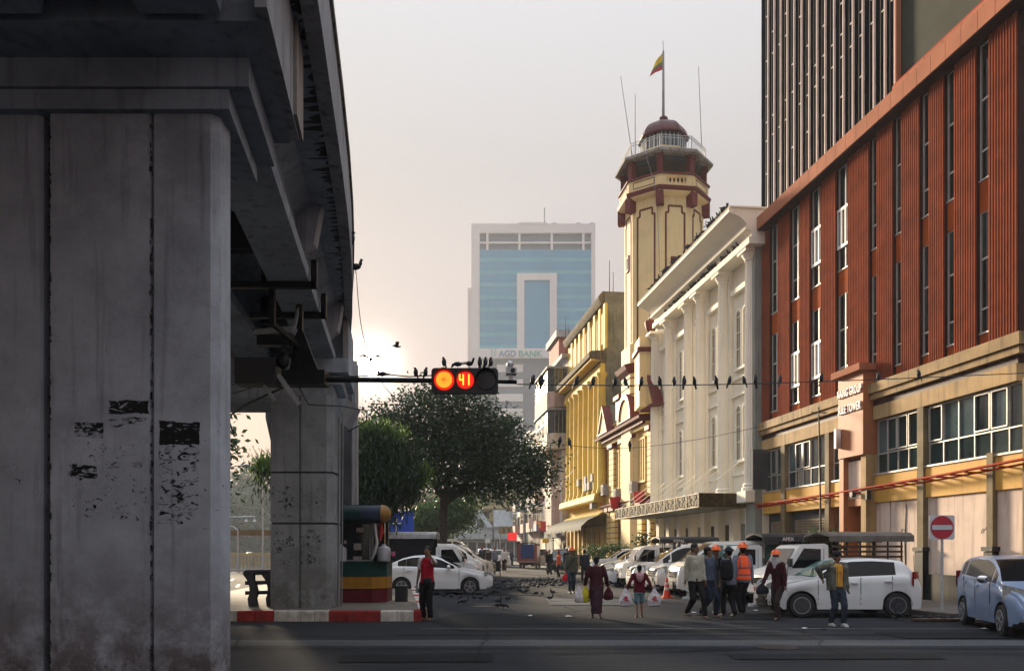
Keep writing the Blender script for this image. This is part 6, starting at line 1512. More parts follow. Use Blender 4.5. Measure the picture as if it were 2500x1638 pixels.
MPV = spec(L=4.85, W=1.83, wx=[.92, 3.85], wr=.34, sill=.2, top=[(0, .66), (.04, .85), (.15, .98), (.5, 1.07), (.8, 1.13), (1.0, 1.20), (1.4, 1.50), (1.8, 1.77), (2.1, 1.87), (2.8, 1.93), (3.8, 1.92), (4.5, 1.87), (4.68, 1.80), (4.78, 1.3), (4.82, 1.0), (4.85, .8)],
    belt=[(0, .64), (.15, .92), (.9, 1.1), (1.6, 1.14), (4.2, 1.2), (4.7, 1.15), (4.85, .78)], cowl=.9, roof0=1.95, roof1=4.6, rearb=4.82, pillars=[1.2, 1.6, 2.35, 2.45, 3.5, 3.6], windows=[(1.2, 1.5), (1.56, 2.4), (2.4, 3.55), (3.58, 4.45)], seams=[1.45, 2.4, 3.55], handles=[2.25, 2.6], mirror=1.45, lampz=.86, lamph=.13, lampl=.5, tailz=1.25, tailh=.3, grille=(.60, .90), gw=.5, grm='black', style=1, spokes=8, tumble=.16)
VAN = spec(L=4.7, W=1.70, wx=[.75, 3.5], wr=.33, sill=.25, top=[(0, .75), (.03, .98), (.1, 1.10), (.3, 1.20), (.4, 1.26), (.8, 1.62), (1.15, 1.88), (1.4, 1.95), (2.5, 1.98), (4.2, 1.98), (4.55, 1.93), (4.66, 1.5), (4.7, .8)],
    belt=[(0, .72), (.1, 1.05), (.6, 1.16), (4.3, 1.2), (4.6, 1.16), (4.7, .78)], cowl=.38, roof0=1.25, roof1=4.5, rearb=4.66, pillars=[.8, 1.55, 1.66, 2.9, 3.0], windows=[(.72, 1.55), (1.66, 2.9), (3.0, 4.3)], seams=[.66, 1.6, 2.95], handles=[1.45, 1.8], mirror=.72, lampz=.86, lamph=.13, tailz=1.1, tailh=.28, grille=(.72, .92), gw=.5, tumble=.13, wsg='cglass')
SUV = spec(L=4.7, W=1.85, wx=[.9, 3.65], wr=.37, sill=.32, top=[(0, .75), (.04, .95), (.2, 1.05), (.8, 1.13), (1.25, 1.18), (1.6, 1.42), (1.95, 1.66), (2.3, 1.76), (3.2, 1.80), (4.2, 1.75), (4.4, 1.68), (4.6, 1.2), (4.7, .9)],
    belt=[(0, .72), (.2, 1.0), (1.2, 1.12), (4.3, 1.2), (4.7, .88)], cowl=1.22, roof0=2.1, roof1=4.3, rearb=4.6, pillars=[1.6, 2.45, 2.55, 3.5, 3.6], windows=[(1.55, 2.5), (2.5, 3.55), (3.58, 4.25)], seams=[1.5, 2.5, 3.55], handles=[2.35, 3.4], mirror=1.75, lampz=.88, lamph=.13, tailz=1.15, tailh=.22, style=1, spokes=6, grille=(.7, .92))
def place(car, nose, heading):
    """nose: ground point under the nose; heading: direction (deg, from +X ccw) the tail points to"""
    car.location = (nose[0], nose[1], nose[2] if len(nose) > 2 else 0); car.rotation_euler = (0, 0, R(heading)); return car
G_ = 'vehicles parked nose-out along the right side of the street'
c = make_car('parked_sedan', 'white four-door sedan parked side-on between the island and the pigeons', 'vehicles parked beside the island', SEDAN, M['carw'])
place(c, (P(1204, 1345, 30.6).x, 31.2, 0), 180-1)
c = make_car('parked_hatchback', 'white hatchback with dark rims behind the man in the open jacket', G_, {**HATCH, 'wsg': 'cglassT'}, M['carw'])
place(c, (P(1872, 1345, 20.4).x-.02, 20.7), 0); c.scale = (.985, 1, .96)
c = make_car('parked_hatchback', 'metallic blue hatchback seen from its front corner at the right edge beside the no-entry sign', None, FIT, M['carlb'], gl='cgrey')
c['label'] = 'metallic blue hatchback at the right edge of the picture beside the no-entry sign'
for o in c.children:
    if o.name.startswith('windscreen'): o.data.materials[0] = M['cglass']
place(c, (9.95, 14.75), 76)
row = [  # spec, nose u, Y, paint, label
 (MPV, 1536, 33.6, 'carw', 'large white people carrier with three black roof fittings, nose behind the child', 0),
 (SUV, 1590, 30.3, 'carw2', 'white car with a big headlamp behind the orange traffic cone', 2),
 (VAN, 1642, 28.4, 'carw2', 'white van whose front shows behind the two men in shirts', 1),
 (SEDAN, 1470, 37.8, 'carw', 'low white saloon, front wheel visible left of the child', 3),
 (MPV, 1466, 41.0, 'carw2', 'white minivan with square chrome headlamps behind the low white saloon', 1),
 (SEDAN, 1452, 45.5, 'cardb', 'dark saloon roof showing between the white cars far down the row', 0),
 (SUV, 1436, 49.5, 'carw', 'white estate car with roof rails at the far end of the parked row', 2),
 (SEDAN, 1812, 25.9, 'cars', 'silver saloon behind the man in the orange vest', 4)]
for sp_, u, Y, mt, lb, j in row:
    c = make_car('parked_car', lb, G_, sp_, M[mt], gl='cglassT' if mt == 'carw2' and sp_ is VAN else 'cglass')
    place(c, (P(u, 1345, Y).x, Y), 3+j*2)
    if sp_ is SUV:
        for s in (1, -1): m = MB(); m.bar((1.9, s*.62, 1.80), (3.9, s*.62, 1.83), .03); m.build('roof_rail', M['black'], c)
    if sp_ is MPV and mt == 'carw':
        for xx in (1.75, 1.95, 3.5): m = MB(); m.lathe([(.10, 0), (.05, .12), (.02, .2)], (xx, -.45, interp(MPV['top'], xx)), 8); m.build('roof_fitting', M['black'], c)
def pickup(name, label, group, mat, L_=4.6, over=.5, canopy='black', text=None, side='tarp', W=1.66, hroof=1.95, tail=None, ctop=None, curved=False):
    """cab-over light truck: nose at x=0, cab, bed and canopy"""
    r_ = empty(name, (0, 0, 0), 0, label, 'truck', group); w = W/2
    pr = [(0, .45), (-.02, .62), (.0, .95), (.10, 1.08), (.42, 1.16), (.50, 1.2), (.82, 1.72), (.95, 1.80), (1.55, 1.83), (1.66, 1.78), (1.68, .45)]
    m = MB(); m.prism(pr, -w+.03, w-.03, axis='y'); m.build('cab', mat, r_, 40)
    for s in (1, -1):
        m = MB(); m.prism([(.64, 1.16), (1.45, 1.18), (1.45, 1.68), (.98, 1.70)], s*(w-.028), s*(w-.02), axis='y'); m.build('side_window', M['cglass'], r_)
        m = MB(); m.box(.52, .53, s*(w-.03), s*(w-.022), .5, 1.15); m.box(1.53, 1.54, s*(w-.03), s*(w-.022), .5, 1.7); m.build('door_seam', M['under'], r_)
        m = MB(); m.box(.50, .58, s*(w+.02), s*(w+.2), 1.2, 1.42); m.bar((.6, s*(w-.03), 1.2), (.55, s*(w+.1), 1.3), .025); m.build('wing_mirror', M['black'], r_)
        m = MB(); m.box(-.035, .02, s*(w-.36), s*(w-.06), .72, .90); m.build('headlight', M['lens'], r_)
        m = MB(); m.box(L_-.02, L_+.02, s*(w-.25), s*(w-.05), .62, .78); m.build('tail_light', M['tail'], r_)
        for xw in (.62, L_-1.0): wheel(r_, xw, s*(w-.12), .30, .18, M['rim'], 6, s)
    m = MB(); m.add([(.47, -w+.12, 1.2), (.47, w-.12, 1.2), (.78, w-.16, 1.70), (.78, -w+.16, 1.70)], [(0, 3, 2, 1)]); m.build('windscreen', M['cglass'], r_)
    m = MB(); m.box(-.045, 0, -w+.05, w-.05, .45, .60); m.build('bumper', mat, r_)
    m = MB(); m.box(-.04, .0, -.42, .42, .72, .88); m.build('grille', M['black'], r_)
    m = MB(); m.box(-.055, -.046, -.22, .22, .5, .62); m.build('number_plate', M['plate'], r_)
    m = MB(); m.box(.2, L_-.1, -w*.8, w*.8, .34, .5); m.build('chassis', M['under'], r_)
    m = MB(); m.box(1.72, L_, -w, w, .52, .60); m.box(1.72, L_, -w, -w+.04, .6, .95); m.box(1.72, L_, w-.04, w, .6, .95); m.box(1.72, 1.76, -w+.04, w-.04, .6, .95); m.box(L_-.04, L_, -w+.04, w-.04, .6, .95); m.build('cargo_bed', mat, r_)
    ct_ = ctop or hroof
    for s in (1, -1):
        for xx in np.linspace(1.78, L_-.04, 6): m = MB(); m.box(xx-.02, xx+.02, s*(w-.035), s*(w-.005), .95, ct_-.2); m.build('canopy_post', M['steelD'], r_)
        if side == 'rails':
            for k in range(6): z = 1.02+k*.14; m = MB(); m.box(1.76, L_-.02, s*(w-.004), s*(w+.02), z, z+.06); m.build('side_rail', M['rust'], r_)
        elif side == 'tarp':
            m = MB(); m.box(1.78, L_-.02, s*(w-.003), s*(w+.012), .97, ct_-.22); m.build('side_tarp', M['tarp'], r_)
    top = [(-w-.06, ct_-.22), (-w-.05, ct_-.06), (-w+.12, ct_+.03), (0, ct_+.07), (w-.12, ct_+.03), (w+.05, ct_-.06), (w+.06, ct_-.22), (w+.03, ct_-.22), (w+.02, ct_-.08), (0, ct_+.03), (-w-.02, ct_-.08), (-w-.03, ct_-.22)]
    m = MB(); m.prism(top, 1.66, L_+over, axis='x'); m.build('canopy', M[canopy], r_, 40)
    if text:
        for s in (1, -1):
            me = text_mesh(text, .16, .004, .003); me.materials.append(M['letter']); o = link('lettering', me, r_, (2.5 if s < 0 else L_-.8, s*(w+.064), ct_-.19)); o.rotation_euler = (R(90), 0, 0 if s < 0 else R(180))
    return r_
M['rust'] = pm('rusty_slats', (.10, .06, .045), .7, .3, 6, grime=.3); M['tarp'] = pm('black_tarpaulin', (.012, .012, .014), .7, .3, 4, bump=.6, bscale=8); M['canvasg'] = pm('grey_canvas', (.17, .15, .13), .85, .2, 3, bump=.4, bscale=6, grime=.4, streak=.3)
M['cano'] = pm('dark_canopy', (.035, .038, .042), .5, .2, 4); M['canow'] = pm('white_canopy', (.42, .42, .42), .55, .2, 3, streak=.5, grime=.5)
c = pickup('canopy_truck', 'small white truck with a grey canvas canopy and slatted sides behind the white hatchback', G_, M['carw'], 3.75, .28, 'canvasg', None, 'rails', ctop=2.1)
place(c, (P(1852, 1345, 22.9).x+.05, 23.1), 3)
c = pickup('canopy_truck', 'pickup with a black canopy lettered APEX in front of the shutters', G_, M['carw'], 4.2, .1, 'cano', 'APEX', 'none', ctop=2.15); place(c, (P(1700, 1345, 28.9).x, 27.6), 2)
c = pickup('canopy_truck', 'pickup with a dark canopy lettered TOTAL between the white cars', G_, M['carw'], 4.2, .1, 'cano', 'TOTAL', 'none', ctop=2.2); place(c, (P(1535, 1345, 37.6).x-.6, 36.6), 3)
G2 = 'vehicles parked beside the island'
c = pickup('canopy_truck', 'long white truck with black tarpaulin sides and a canopy lettered JAPEX behind the white sedan', G2, M['carw'], 6.8, .3, 'canow', 'JAPEX', 'tarp', ctop=2.35, W=1.8)
place(c, (P(1168, 1345, 35).x, 34.2), 180)
for sp_, u, Y, mt, lb, h in ((VAN, 1180, 38.6, 'carw', 'white van with its windscreen just above the sedan bonnet', 178), (VAN, 1190, 43, 'carw', 'second white van behind the first, nose toward the street', 177), (MPV, 1207, 47.5, 'carw2', 'white minivan at the back of the group beside the tree', 176)):
    c = make_car('parked_van', lb, G2, sp_, M[mt], gl='cglass', cat='van'); place(c, (P(u, 1345, Y).x, Y), h)
c = make_car('parked_van', 'beige high-roofed van half hidden behind the tree trunk', G2, VAN, M['carbeige'], cat='van'); place(c, (P(1165, 1345, 56).x, 56), 175); c.scale = (1, 1, 1.25)
# traffic down the street: red pickup with blue tarp seen from behind, and others
rp_ = pickup('covered_pickup', 'dark red pickup with a blue tarpaulin over its open back driving away down the street', None, M['carr'], 4.6, .1, 'cano', None, 'none', W=1.75, ctop=2.35)
place(rp_, (P(1286, 1345, 76).x+.62, 80.6), 263)
M['bluet'] = pm('blue_tarpaulin', (.015, .05, .20), .6, .25, 2.5, bump=.7, bscale=5)
m = MB(); m.box(4.62, 4.66, -.62, .62, .95, 2.25); m.build('blue_tarp', M['bluet'], rp_)
for s in (1, -1): m = MB(); m.box(1.75, 4.6, s*.86, s*.90, .6, 2.2); m.box(4.55, 4.61, s*.64, s*.9, .6, 2.3); m.build('side_panel', M['carr'], rp_)
m = MB(); m.box(4.6, 4.9, -.85, .85, .60, .68); m.build('step_bumper', M['greymetal'], rp_)
m = MB()
for k in range(4): m.bar((1.9+k*.8, -.8, 2.5), (1.9+k*.8, .8, 2.5), .03)
for s in (1, -1): m.bar((1.8, s*.8, 2.5), (4.8, s*.8, 2.5), .03); m.bar((1.9, s*.8, 2.3), (1.9, s*.8, 2.5), .03)
m.build('roof_rack', M['greymetal'], rp_)
for sp_, u, Y, mt, h, lb in ((SUV, 1222, 88, 'carw', 268, 'white car driving away left of the red pickup'), (MPV, 1190, 96, 'carw', 272, 'white minivan waiting in the queue left of the red pickup'), (SEDAN, 1170, 80, 'cars', 266, 'silver car at the left of the queue beside the barrier'), (SEDAN, 1242, 100, 'carw', 270, 'distant white car directly behind the red pickup'), (SUV, 1368, 60, 'cardb', 75, 'dark blue pickup-like car parked behind the man in the black hoodie'), (MPV, 1326, 92, 'carbeige', 266, 'pale van to the right of the red pickup'), (SEDAN, 1140, 92, 'carw', 268, 'far white car left of the barrier')):
    c = make_car('distant_car', lb, 'cars queueing down the street', sp_, M[mt]); place(c, (P(u, 1345, Y).x-.3, Y), h)
c = make_car('distant_car', 'pale car passing behind the fence on the left carriageway', None, SEDAN, M['cars']); place(c, (P(612, 1345, 96).x, 104), 185)
# ------------------------------------------------------------------ people
from mathutils import noise as mnoise
def cloth(name, c0, c1=None, **k): return pm('cloth_'+name, c0, .9, .2, k.pop('scale', 12), col2=c1, bump=.3, bscale=60, spec=.2, **k)
def stripes(name, cols, freq, axis='Z', plaid=False):
    m = bpy.data.materials.new('cloth_'+name); m.use_nodes = True; nt = m.node_tree; L = nt.links; b = nt.nodes['Principled BSDF']; b.inputs['Roughness'].default_value = .9; b.inputs['Specular IOR Level'].default_value = .2
    tc = node(nt, 'ShaderNodeTexCoord'); w = node(nt, 'ShaderNodeTexWave'); w.bands_direction = axis; w.inputs['Scale'].default_value = freq; w.inputs['Distortion'].default_value = .6; L.new(tc.outputs['Object'], w.inputs['Vector'])
    fac = w.outputs['Fac']
    if plaid:
        w2 = node(nt, 'ShaderNodeTexWave'); w2.bands_direction = 'X'; w2.inputs['Scale'].default_value = freq; L.new(tc.outputs['Object'], w2.inputs['Vector'])
        a = node(nt, 'ShaderNodeMath', operation='MULTIPLY'); L.new(fac, a.inputs[0]); L.new(w2.outputs['Fac'], a.inputs[1]); fac = a.outputs[0]
    r = node(nt, 'ShaderNodeValToRGB'); L.new(fac, r.inputs[0]); r.color_ramp.interpolation = 'CONSTANT' if not plaid else 'LINEAR'
    r.color_ramp.elements[0].color = cols[0]+(1,); r.color_ramp.elements[1].color = cols[-1]+(1,); r.color_ramp.elements[1].position = .66
    if len(cols) > 2: e = r.color_ramp.elements.new(.33); e.color = cols[1]+(1,)
    L.new(r.outputs[0], b.inputs['Base Color']); return m
SKIN = pm('skin', (.21, .115, .075), .6, .12, 9, bump=.05); HAIR = pm('hair', (.012, .010, .010), .55, .2, 30, bump=.4, bscale=90)
M['hat'] = pm('hard_hat_orange', (.85, .13, .02), .35, .05, 4, bump=0, spec=.6); M['hatw'] = pm('hard_hat_white', (.75, .72, .70), .35, .05, 4, bump=0)
def ring_loft(m, rings, n=14):
    """rings: (cx,cy,cz,rx,ry[,tilt dir])"""
    vs = []
    for (cx, cy, cz, rx, ry) in rings:
        for k in range(n): a = 2*math.pi*k/n; vs.append((cx+rx*math.cos(a), cy+ry*math.sin(a), cz))
    m.add(vs, [(j*n+k, j*n+(k+1) % n, (j+1)*n+(k+1) % n, (j+1)*n+k) for j in range(len(rings)-1) for k in range(n)]+[tuple(range(n))[::-1], tuple(range((len(rings)-1)*n, len(rings)*n))])
def limb(m, pts, rs, n=10):
    pts = [Vector(p) for p in pts]
    for i, p in enumerate(pts): m.ell(p, rs[i]*.98, rs[i]*.98, rs[i]*.98, 8, 6)
    for i in range(len(pts)-1): m.cyl(pts[i], pts[i+1], rs[i], rs[i+1], n)
def ik(a, c, l1, l2, pole):
    a, c = Vector(a), Vector(c); d = c-a; L_ = d.length; mx = (l1+l2)*.995
    if L_ > mx: c = a+d*(mx/L_); d = c-a; L_ = mx
    x = (l1*l1-l2*l2+L_*L_)/(2*L_); h = math.sqrt(max(0, l1*l1-x*x)); u = d.normalized(); p = Vector(pole); p = (p-u*p.dot(u)).normalized()
    return a+u*x+p*h, c
def remesh(m, voxel, name, mat, extra=None, wrinkle=0.0, seed=0):
    me = m.mesh('tmp', mat); ob = bpy.data.objects.new('tmp', me); COL.objects.link(ob)
    md = ob.modifiers.new('r', 'REMESH'); md.mode = 'VOXEL'; md.voxel_size = voxel; md.use_smooth_shade = True
    ms = ob.modifiers.new('s', 'SMOOTH'); ms.factor = .5; ms.iterations = 3
    dg = bpy.context.evaluated_depsgraph_get(); r = bpy.data.meshes.new_from_object(ob.evaluated_get(dg)); bpy.data.objects.remove(ob); bpy.data.meshes.remove(me)
    if wrinkle:
        n = len(r.vertices); co = np.empty(n*3, np.float32); r.vertices.foreach_get('co', co); no = np.empty(n*3, np.float32); r.vertices.foreach_get('normal', no); co = co.reshape(-1, 3); no = no.reshape(-1, 3)
        f = np.array([mnoise.noise((x*11+seed, y*11, z*5.5)) + .5*mnoise.noise((x*24, y*24+seed, z*14)) for x, y, z in co.tolist()], np.float32); co += no*(f*wrinkle)[:, None]; r.vertices.foreach_set('co', co.ravel())
    r.name = name
    if extra is not None and extra.v:
        bm = bmesh.new(); bm.from_mesh(r); e = extra.mesh('e', mat); bm.from_mesh(e); bm.to_mesh(r); bm.free(); bpy.data.meshes.remove(e)
    if not r.materials: r.materials.append(mat)
    else: r.materials[0] = mat
    r.polygons.foreach_set('use_smooth', [True]*len(r.polygons)); r.update(); return r
def person(label, pos, h, yaw, lf=0.0, rf=0.0, lw=None, rw=None, head=0.0, tilt=0.0, lean=0.0, top=None, bottom=None, shoes='sandal', sleeve='long', hair='short', hat=None,
           low=False, skirt=None, robe=None, vest=None, jacket=None, scarf=None, shoem=None, hemz=.80, shorts=False, build=1.0, backpack=None, lp=None, rp=None, curl=.6, lz=.0, rz=.0, group=None, strap=None):
    """lf/rf: how far forward each foot stands; lw/rw: wrist positions relative to the shoulder (x outward, y forward, z up) at 1.7 m"""
    k = h/1.70; root = empty('person', (pos[0], pos[1], 0), R(yaw), label, 'person', group); root.scale = (k, k, k)
    F = lambda x, f, z: Vector((x, -f, z))
    hipz = .90-.03*min(1, abs(lf-rf)/.5); ln = lean
    shl = F(.165*build, ln*.9, 1.40); shr = F(-.165*build, ln*.9, 1.40); pelvis = F(0, 0, hipz+.02); chest = F(0, ln*.7, 1.26); neck = F(0, ln, 1.46); headc = F(0, ln*1.12+.012, 1.60)
    lw = lw or (.06, .04, -.56); rw = rw or (.06, .04, -.56)
    wl_ = shl+F(lw[0], lw[1], lw[2]); wr_ = shr+F(-rw[0], rw[1], rw[2])
    el, wl_ = ik(shl, wl_, .285, .25, lp or (.35, .9, 0)); er, wr_ = ik(shr, wr_, .285, .25, rp or (-.35, .9, 0))
    hl = F(.085, 0, hipz-.03); hr = F(-.085, 0, hipz-.03)
    al = F(.09, lf, .085+lz+(.05 if lf < -.15 else 0)); ar = F(-.09, rf, .085+rz+(.05 if rf < -.15 else 0))
    kl, al = ik(hl, al, .41, .405, (0, -1, 0)); kr, ar = ik(hr, ar, .41, .405, (0, -1, 0))
    vx = .026 if low else .0155
    # body: one continuous skin surface
    m = MB()
    ring_loft(m, [(0, -0, hipz-.10, .13, .10), (0, 0, hipz+.02, .155*build, .11), (0, -ln*.3, 1.08, .13*build, .095), (0, -ln*.7, 1.26, .155*build, .11), (0, -ln*.9, 1.38, .15*build, .09), (0, -ln, 1.44, .07, .06)])
    limb(m, [neck-Vector((0, 0, .03)), neck+Vector((0, -.005, .08))], [.055, .052])
    limb(m, [shl, el, wl_], [.052, .038, .026]); limb(m, [shr, er, wr_], [.052, .038, .026])
    limb(m, [hl, kl, al], [.085, .055, .036]); limb(m, [hr, kr, ar], [.085, .055, .036])
    for s_, a_ in ((1, al), (-1, ar)):
        t = a_+F(.02*s_, .13, -.055); limb(m, [a_-Vector((0, 0, .03)), a_+F(0, .05, -.045), t], [.036, .034, .026])
    # head with jaw, nose and ears; turned by head angle
    hm = MB(); hm.ell((0, .012, .02), .076, .094, .105, 14, 10); hm.ell((0, -.03, -.055), .052, .055, .052, 10, 8); hm.ell((0, -.094, -.018), .014, .02, .024, 8, 6); hm.ell((.079, .01, -.01), .012, .02, .03, 6, 6); hm.ell((-.079, .01, -.01), .012, .02, .03, 6, 6)
    HM = Matrix.Translation(headc) @ Matrix.Rotation(R(head), 4, 'Z') @ Matrix.Rotation(R(tilt), 4, 'X'); hm.xform(HM); m.add(hm.v, hm.f)
    ex = MB()
    for s_, e_, w_ in ((1, el, wl_), (-1, er, wr_)):
        d = (w_-e_).normalized(); side = d.cross(Vector((0, 1, 0))); side = side.normalized() if side.length > .1 else Vector((1, 0, 0)); nrm = d.cross(side).normalized()
        palm = w_+d*.05; m.obox(palm, d*.045, nrm*.036, side*.015)
        if not low:
            for f_ in range(4):
                b_ = w_+d*.09+nrm*(-.027+.018*f_); l_ = (.034, .040, .038, .030)[f_]; c1 = curl*.9
                d1 = (d*math.cos(c1*.6)+side*s_*math.sin(c1*.6)); d2 = (d*math.cos(c1*1.6)+side*s_*math.sin(c1*1.6)); ex.tube([b_-d*.015, b_+d1*l_*.8, b_+d1*l_*.8+d2*l_*.8], [.0095, .0085, .0065], 5)
            b_ = w_+d*.035-nrm*.034; d1 = (d*.6-nrm*.6+side*s_*.4).normalized(); ex.tube([b_+nrm*.01, b_+d1*.03, b_+d1*.03+(d*.9+side*s_*.3)*.03], [.011, .010, .008], 5)
    me = remesh(m, vx, 'body', SKIN, ex); link('body', me, root)
    if not low:
        e = MB()
        for s_ in (1, -1): e.ell((s_*.030, -.083, .008), .012, .006, .006, 8, 5); e.box(s_*.030-.017, s_*.030+.017, -.089, -.080, .024, .031)
        e.ell((0, -.088, -.058), .022, .006, .006, 8, 5); e.xform(HM); e.build('face_features', pm('face_dark', (.035, .016, .014), .5, .1, 5), root, 60, kind='stuff')
    # hair
    if hair:
        q = MB(); q.ell((0, .028, .045), .088, .102, .088, 14, 9); q.ell((0, .05, -.01), .078, .07, .08, 10, 8)
        if hair == 'bun': q.ell((0, .12, .02), .045, .045, .05, 8, 6)
        if hair == 'tail': q.ell((0, .06, -.06), .07, .06, .10, 10, 8); q.ell((.0, .085, -.16), .04, .035, .12, 8, 8)
        q.xform(HM); link('hair', remesh(q, vx*1.0, 'hair', HAIR, wrinkle=.006), root)
    if hat in ('hard', 'hardw'):
        q = MB(); q.lathe([(.125, .0), (.122, .02), (.115, .05), (.095, .095), (.05, .125), (.01, .132)], (0, .012, .045), 18); q.lathe([(.005, .012), (.135, -.002), (.138, .006), (.12, .018)], (0, .01, .045), 18); q.box(-.06, .06, -.165, -.10, .043, .053); q.box(-.012, .012, -.10, .12, .13, .182)
        q.xform(HM); q.build('hard_hat', M['hat'] if hat == 'hard' else M['hatw'], root, 50)
    if hat == 'cap' or hat == 'bucket' or hat == 'beanie':
        q = MB(); q.ell((0, .015, .05), .097, .112, .09, 14, 8)
        if hat == 'bucket': q.lathe([(.10, .03), (.14, .0), (.142, .006), (.10, .045)], (0, .015, .03), 18)
        if hat == 'cap': q.box(-.06, .06, -.17, -.08, .04, .052)
        q.xform(HM); q.build('hat', cloth('hat', (.015, .015, .02)) if hat != 'cap' else cloth('redcap', (.3, .04, .03)), root, 50)
    # upper garment
    if top is not None:
        q = MB(); g = .016 if not robe else .03; b_ = build
        hz_ = hemz
        ring_loft(q, [(0, 0, hz_, .172*b_+g*.6, .128+g*.5), (0, 0, hipz+.05, .165*b_+g*.5, .122+g*.4), (0, -ln*.3, 1.08, .150*b_+g*.5, .112+g*.3), (0, -ln*.7, 1.26, .168*b_+g*.4, .122+g*.2), (0, -ln*.9, 1.385, .160*b_, .10), (0, -ln, 1.445, .085, .072)])
        if sleeve == 'long': limb(q, [shl, el, el.lerp(wl_, .92)], [.068+g*.3, .054+g*.3, .042+g*.3]); limb(q, [shr, er, er.lerp(wr_, .92)], [.068+g*.3, .054+g*.3, .042+g*.3])
        elif sleeve == 'short': limb(q, [shl, shl.lerp(el, .62)], [.07, .068]); limb(q, [shr, shr.lerp(er, .62)], [.07, .068])
        elif sleeve == 'rolled': limb(q, [shl, el, el.lerp(wl_, .3)], [.068, .056, .052]); limb(q, [shr, er, er.lerp(wr_, .3)], [.068, .056, .052])
        link('shirt', remesh(q, vx, 'shirt', top, wrinkle=.013 if not low else .01, seed=len(label)), root)
    if vest is not None:
        q = MB(); ring_loft(q, [(0, 0, .86, .198*build, .152), (0, -ln*.3, 1.08, .178*build, .138), (0, -ln*.7, 1.27, .186*build, .140), (0, -ln*.9, 1.40, .165*build, .112), (0, -ln, 1.455, .088, .078)])
        link('vest', remesh(q, vx, 'vest', vest, wrinkle=.008), root)
    if jacket is not None:   # open jacket: two front panels and a back
        q = MB(); g = .03
        for s_ in (1, -1): q.obox(F(s_*.15*build, ln*.5+.09, 1.10), Vector((.065, 0, 0)), Vector((0, .035, 0)), Vector((0, 0, .27)))
        q.obox(F(0, ln*.5-.10, 1.12), Vector((.17*build, 0, 0)), Vector((0, .035, 0)), Vector((0, 0, .28))); 
        for s_ in (1, -1): q.obox(F(s_*.19*build, ln*.5, 1.10), Vector((.03, 0, 0)), Vector((0, .10, 0)), Vector((0, 0, .27)))
        limb(q, [shl, el, el.lerp(wl_, .92)], [.085, .072, .058]); limb(q, [shr, er, er.lerp(wr_, .92)], [.085, .072, .058]); limb(q, [shl+Vector((-.09, 0, .04)), shl], [.05, .08]); limb(q, [shr+Vector((.09, 0, .04)), shr], [.05, .08])
        link('jacket', remesh(q, vx, 'jacket', jacket, wrinkle=.018), root)
    if bottom is not None and not skirt:
        q = MB(); ring_loft(q, [(0, 0, hipz-.12, .155*build, .125), (0, 0, hipz+.0, .17*build, .125), (0, 0, hipz+.09, .155*build, .115)])
        if shorts: limb(q, [hl, hl.lerp(kl, .85)], [.105, .10]); limb(q, [hr, hr.lerp(kr, .85)], [.105, .10])
        else:
            limb(q, [hl, kl, kl.lerp(al, .93)], [.102, .078, .066]); limb(q, [hr, kr, kr.lerp(ar, .93)], [.102, .078, .066])
        link('trousers' if not shorts else 'shorts', remesh(q, vx, 'trousers', bottom, wrinkle=.012 if not low else .008, seed=3), root)
    if skirt is not None:
        cx, cy = (al.x+ar.x)/2, (al.y+ar.y)/2; sp_ = abs(lf-rf)/2
        q = MB(); ring_loft(q, [(cx, cy, skirt, .150, .115+sp_), (0, cy*.8, .34, .158, .12+sp_*.8), (0, cy*.3, .62, .17, .135+sp_*.3), (0, 0, hipz, .176*build, .135), (0, 0, hipz+.10, .16*build, .12)], 18)
        link('long_skirt', remesh(q, vx, 'long_skirt', bottom, wrinkle=.022, seed=7), root)
    if scarf is not None:
        q = MB(); ring_loft(q, [(0, -ln-.03, 1.30, .05, .08), (0, -ln-.01, 1.42, .085, .11), (0, -ln-.015, 1.50, .095, .105), (0, -ln*1.1-.01, 1.585, .088, .10)]); link('scarf', remesh(q, vx, 'scarf', scarf, wrinkle=.02), root)
    for s_, a_ in ((1, al), (-1, ar)):
        if shoes == 'sandal':
            q = MB(); c = a_+F(.01*s_, .05, -.075); q.obox(c, Vector((.042, 0, 0)), Vector((0, .125, 0)), Vector((0, 0, .012))); q.bar(c+F(-.035, .06, .03), c+F(.035, .03, .03), .02); q.build('sandal', shoem or M['black'], root)
        else:
            q = MB(); limb(q, [a_-Vector((0, 0, .03)), a_+F(0, .06, -.05), a_+F(.015*s_, .14, -.055)], [.048, .046, .036]); q.obox(a_+F(.005*s_, .05, -.075), Vector((.042, 0, 0)), Vector((0, .13, 0)), Vector((0, 0, .014))); link('shoe', remesh(q, vx*.9, 'shoe', shoem or M['black']), root)
    if strap is not None:
        q = MB(); q.tube([F(.13, ln-.05, 1.43), F(.06, ln*.8+.155, 1.30), F(-.08, ln*.5+.155, 1.10), F(-.17, .09, .95)], .014, 6); q.tube([F(.13, ln-.05, 1.43), F(.05, ln*.8-.15, 1.28), F(-.08, ln*.5-.15, 1.10), F(-.17, -.09, .95)], .014, 6); q.build('bag_strap', strap, root, 40)
    M4 = Matrix.Translation(root.location) @ Matrix.Rotation(R(yaw), 4, 'Z') @ Matrix.Diagonal((k, k, k, 1))
    return root, (M4 @ wl_, M4 @ wr_, M4 @ F(0, ln*.7-.2, 1.2))
def pu(u, vf, vt):
    Y = CH*2000/(vf-1345); return ((u-1250)/2000*Y, Y), (vf-vt)/2000*Y
W_ = lambda l: l
C_blk = cloth('black', (.012, .012, .014)); C_nvy = cloth('navy', (.018, .024, .042)); C_dk = cloth('charcoal', (.03, .032, .036)); C_red = cloth('red_vest', (.42, .015, .03)); C_wht = cloth('white', (.62, .60, .62))
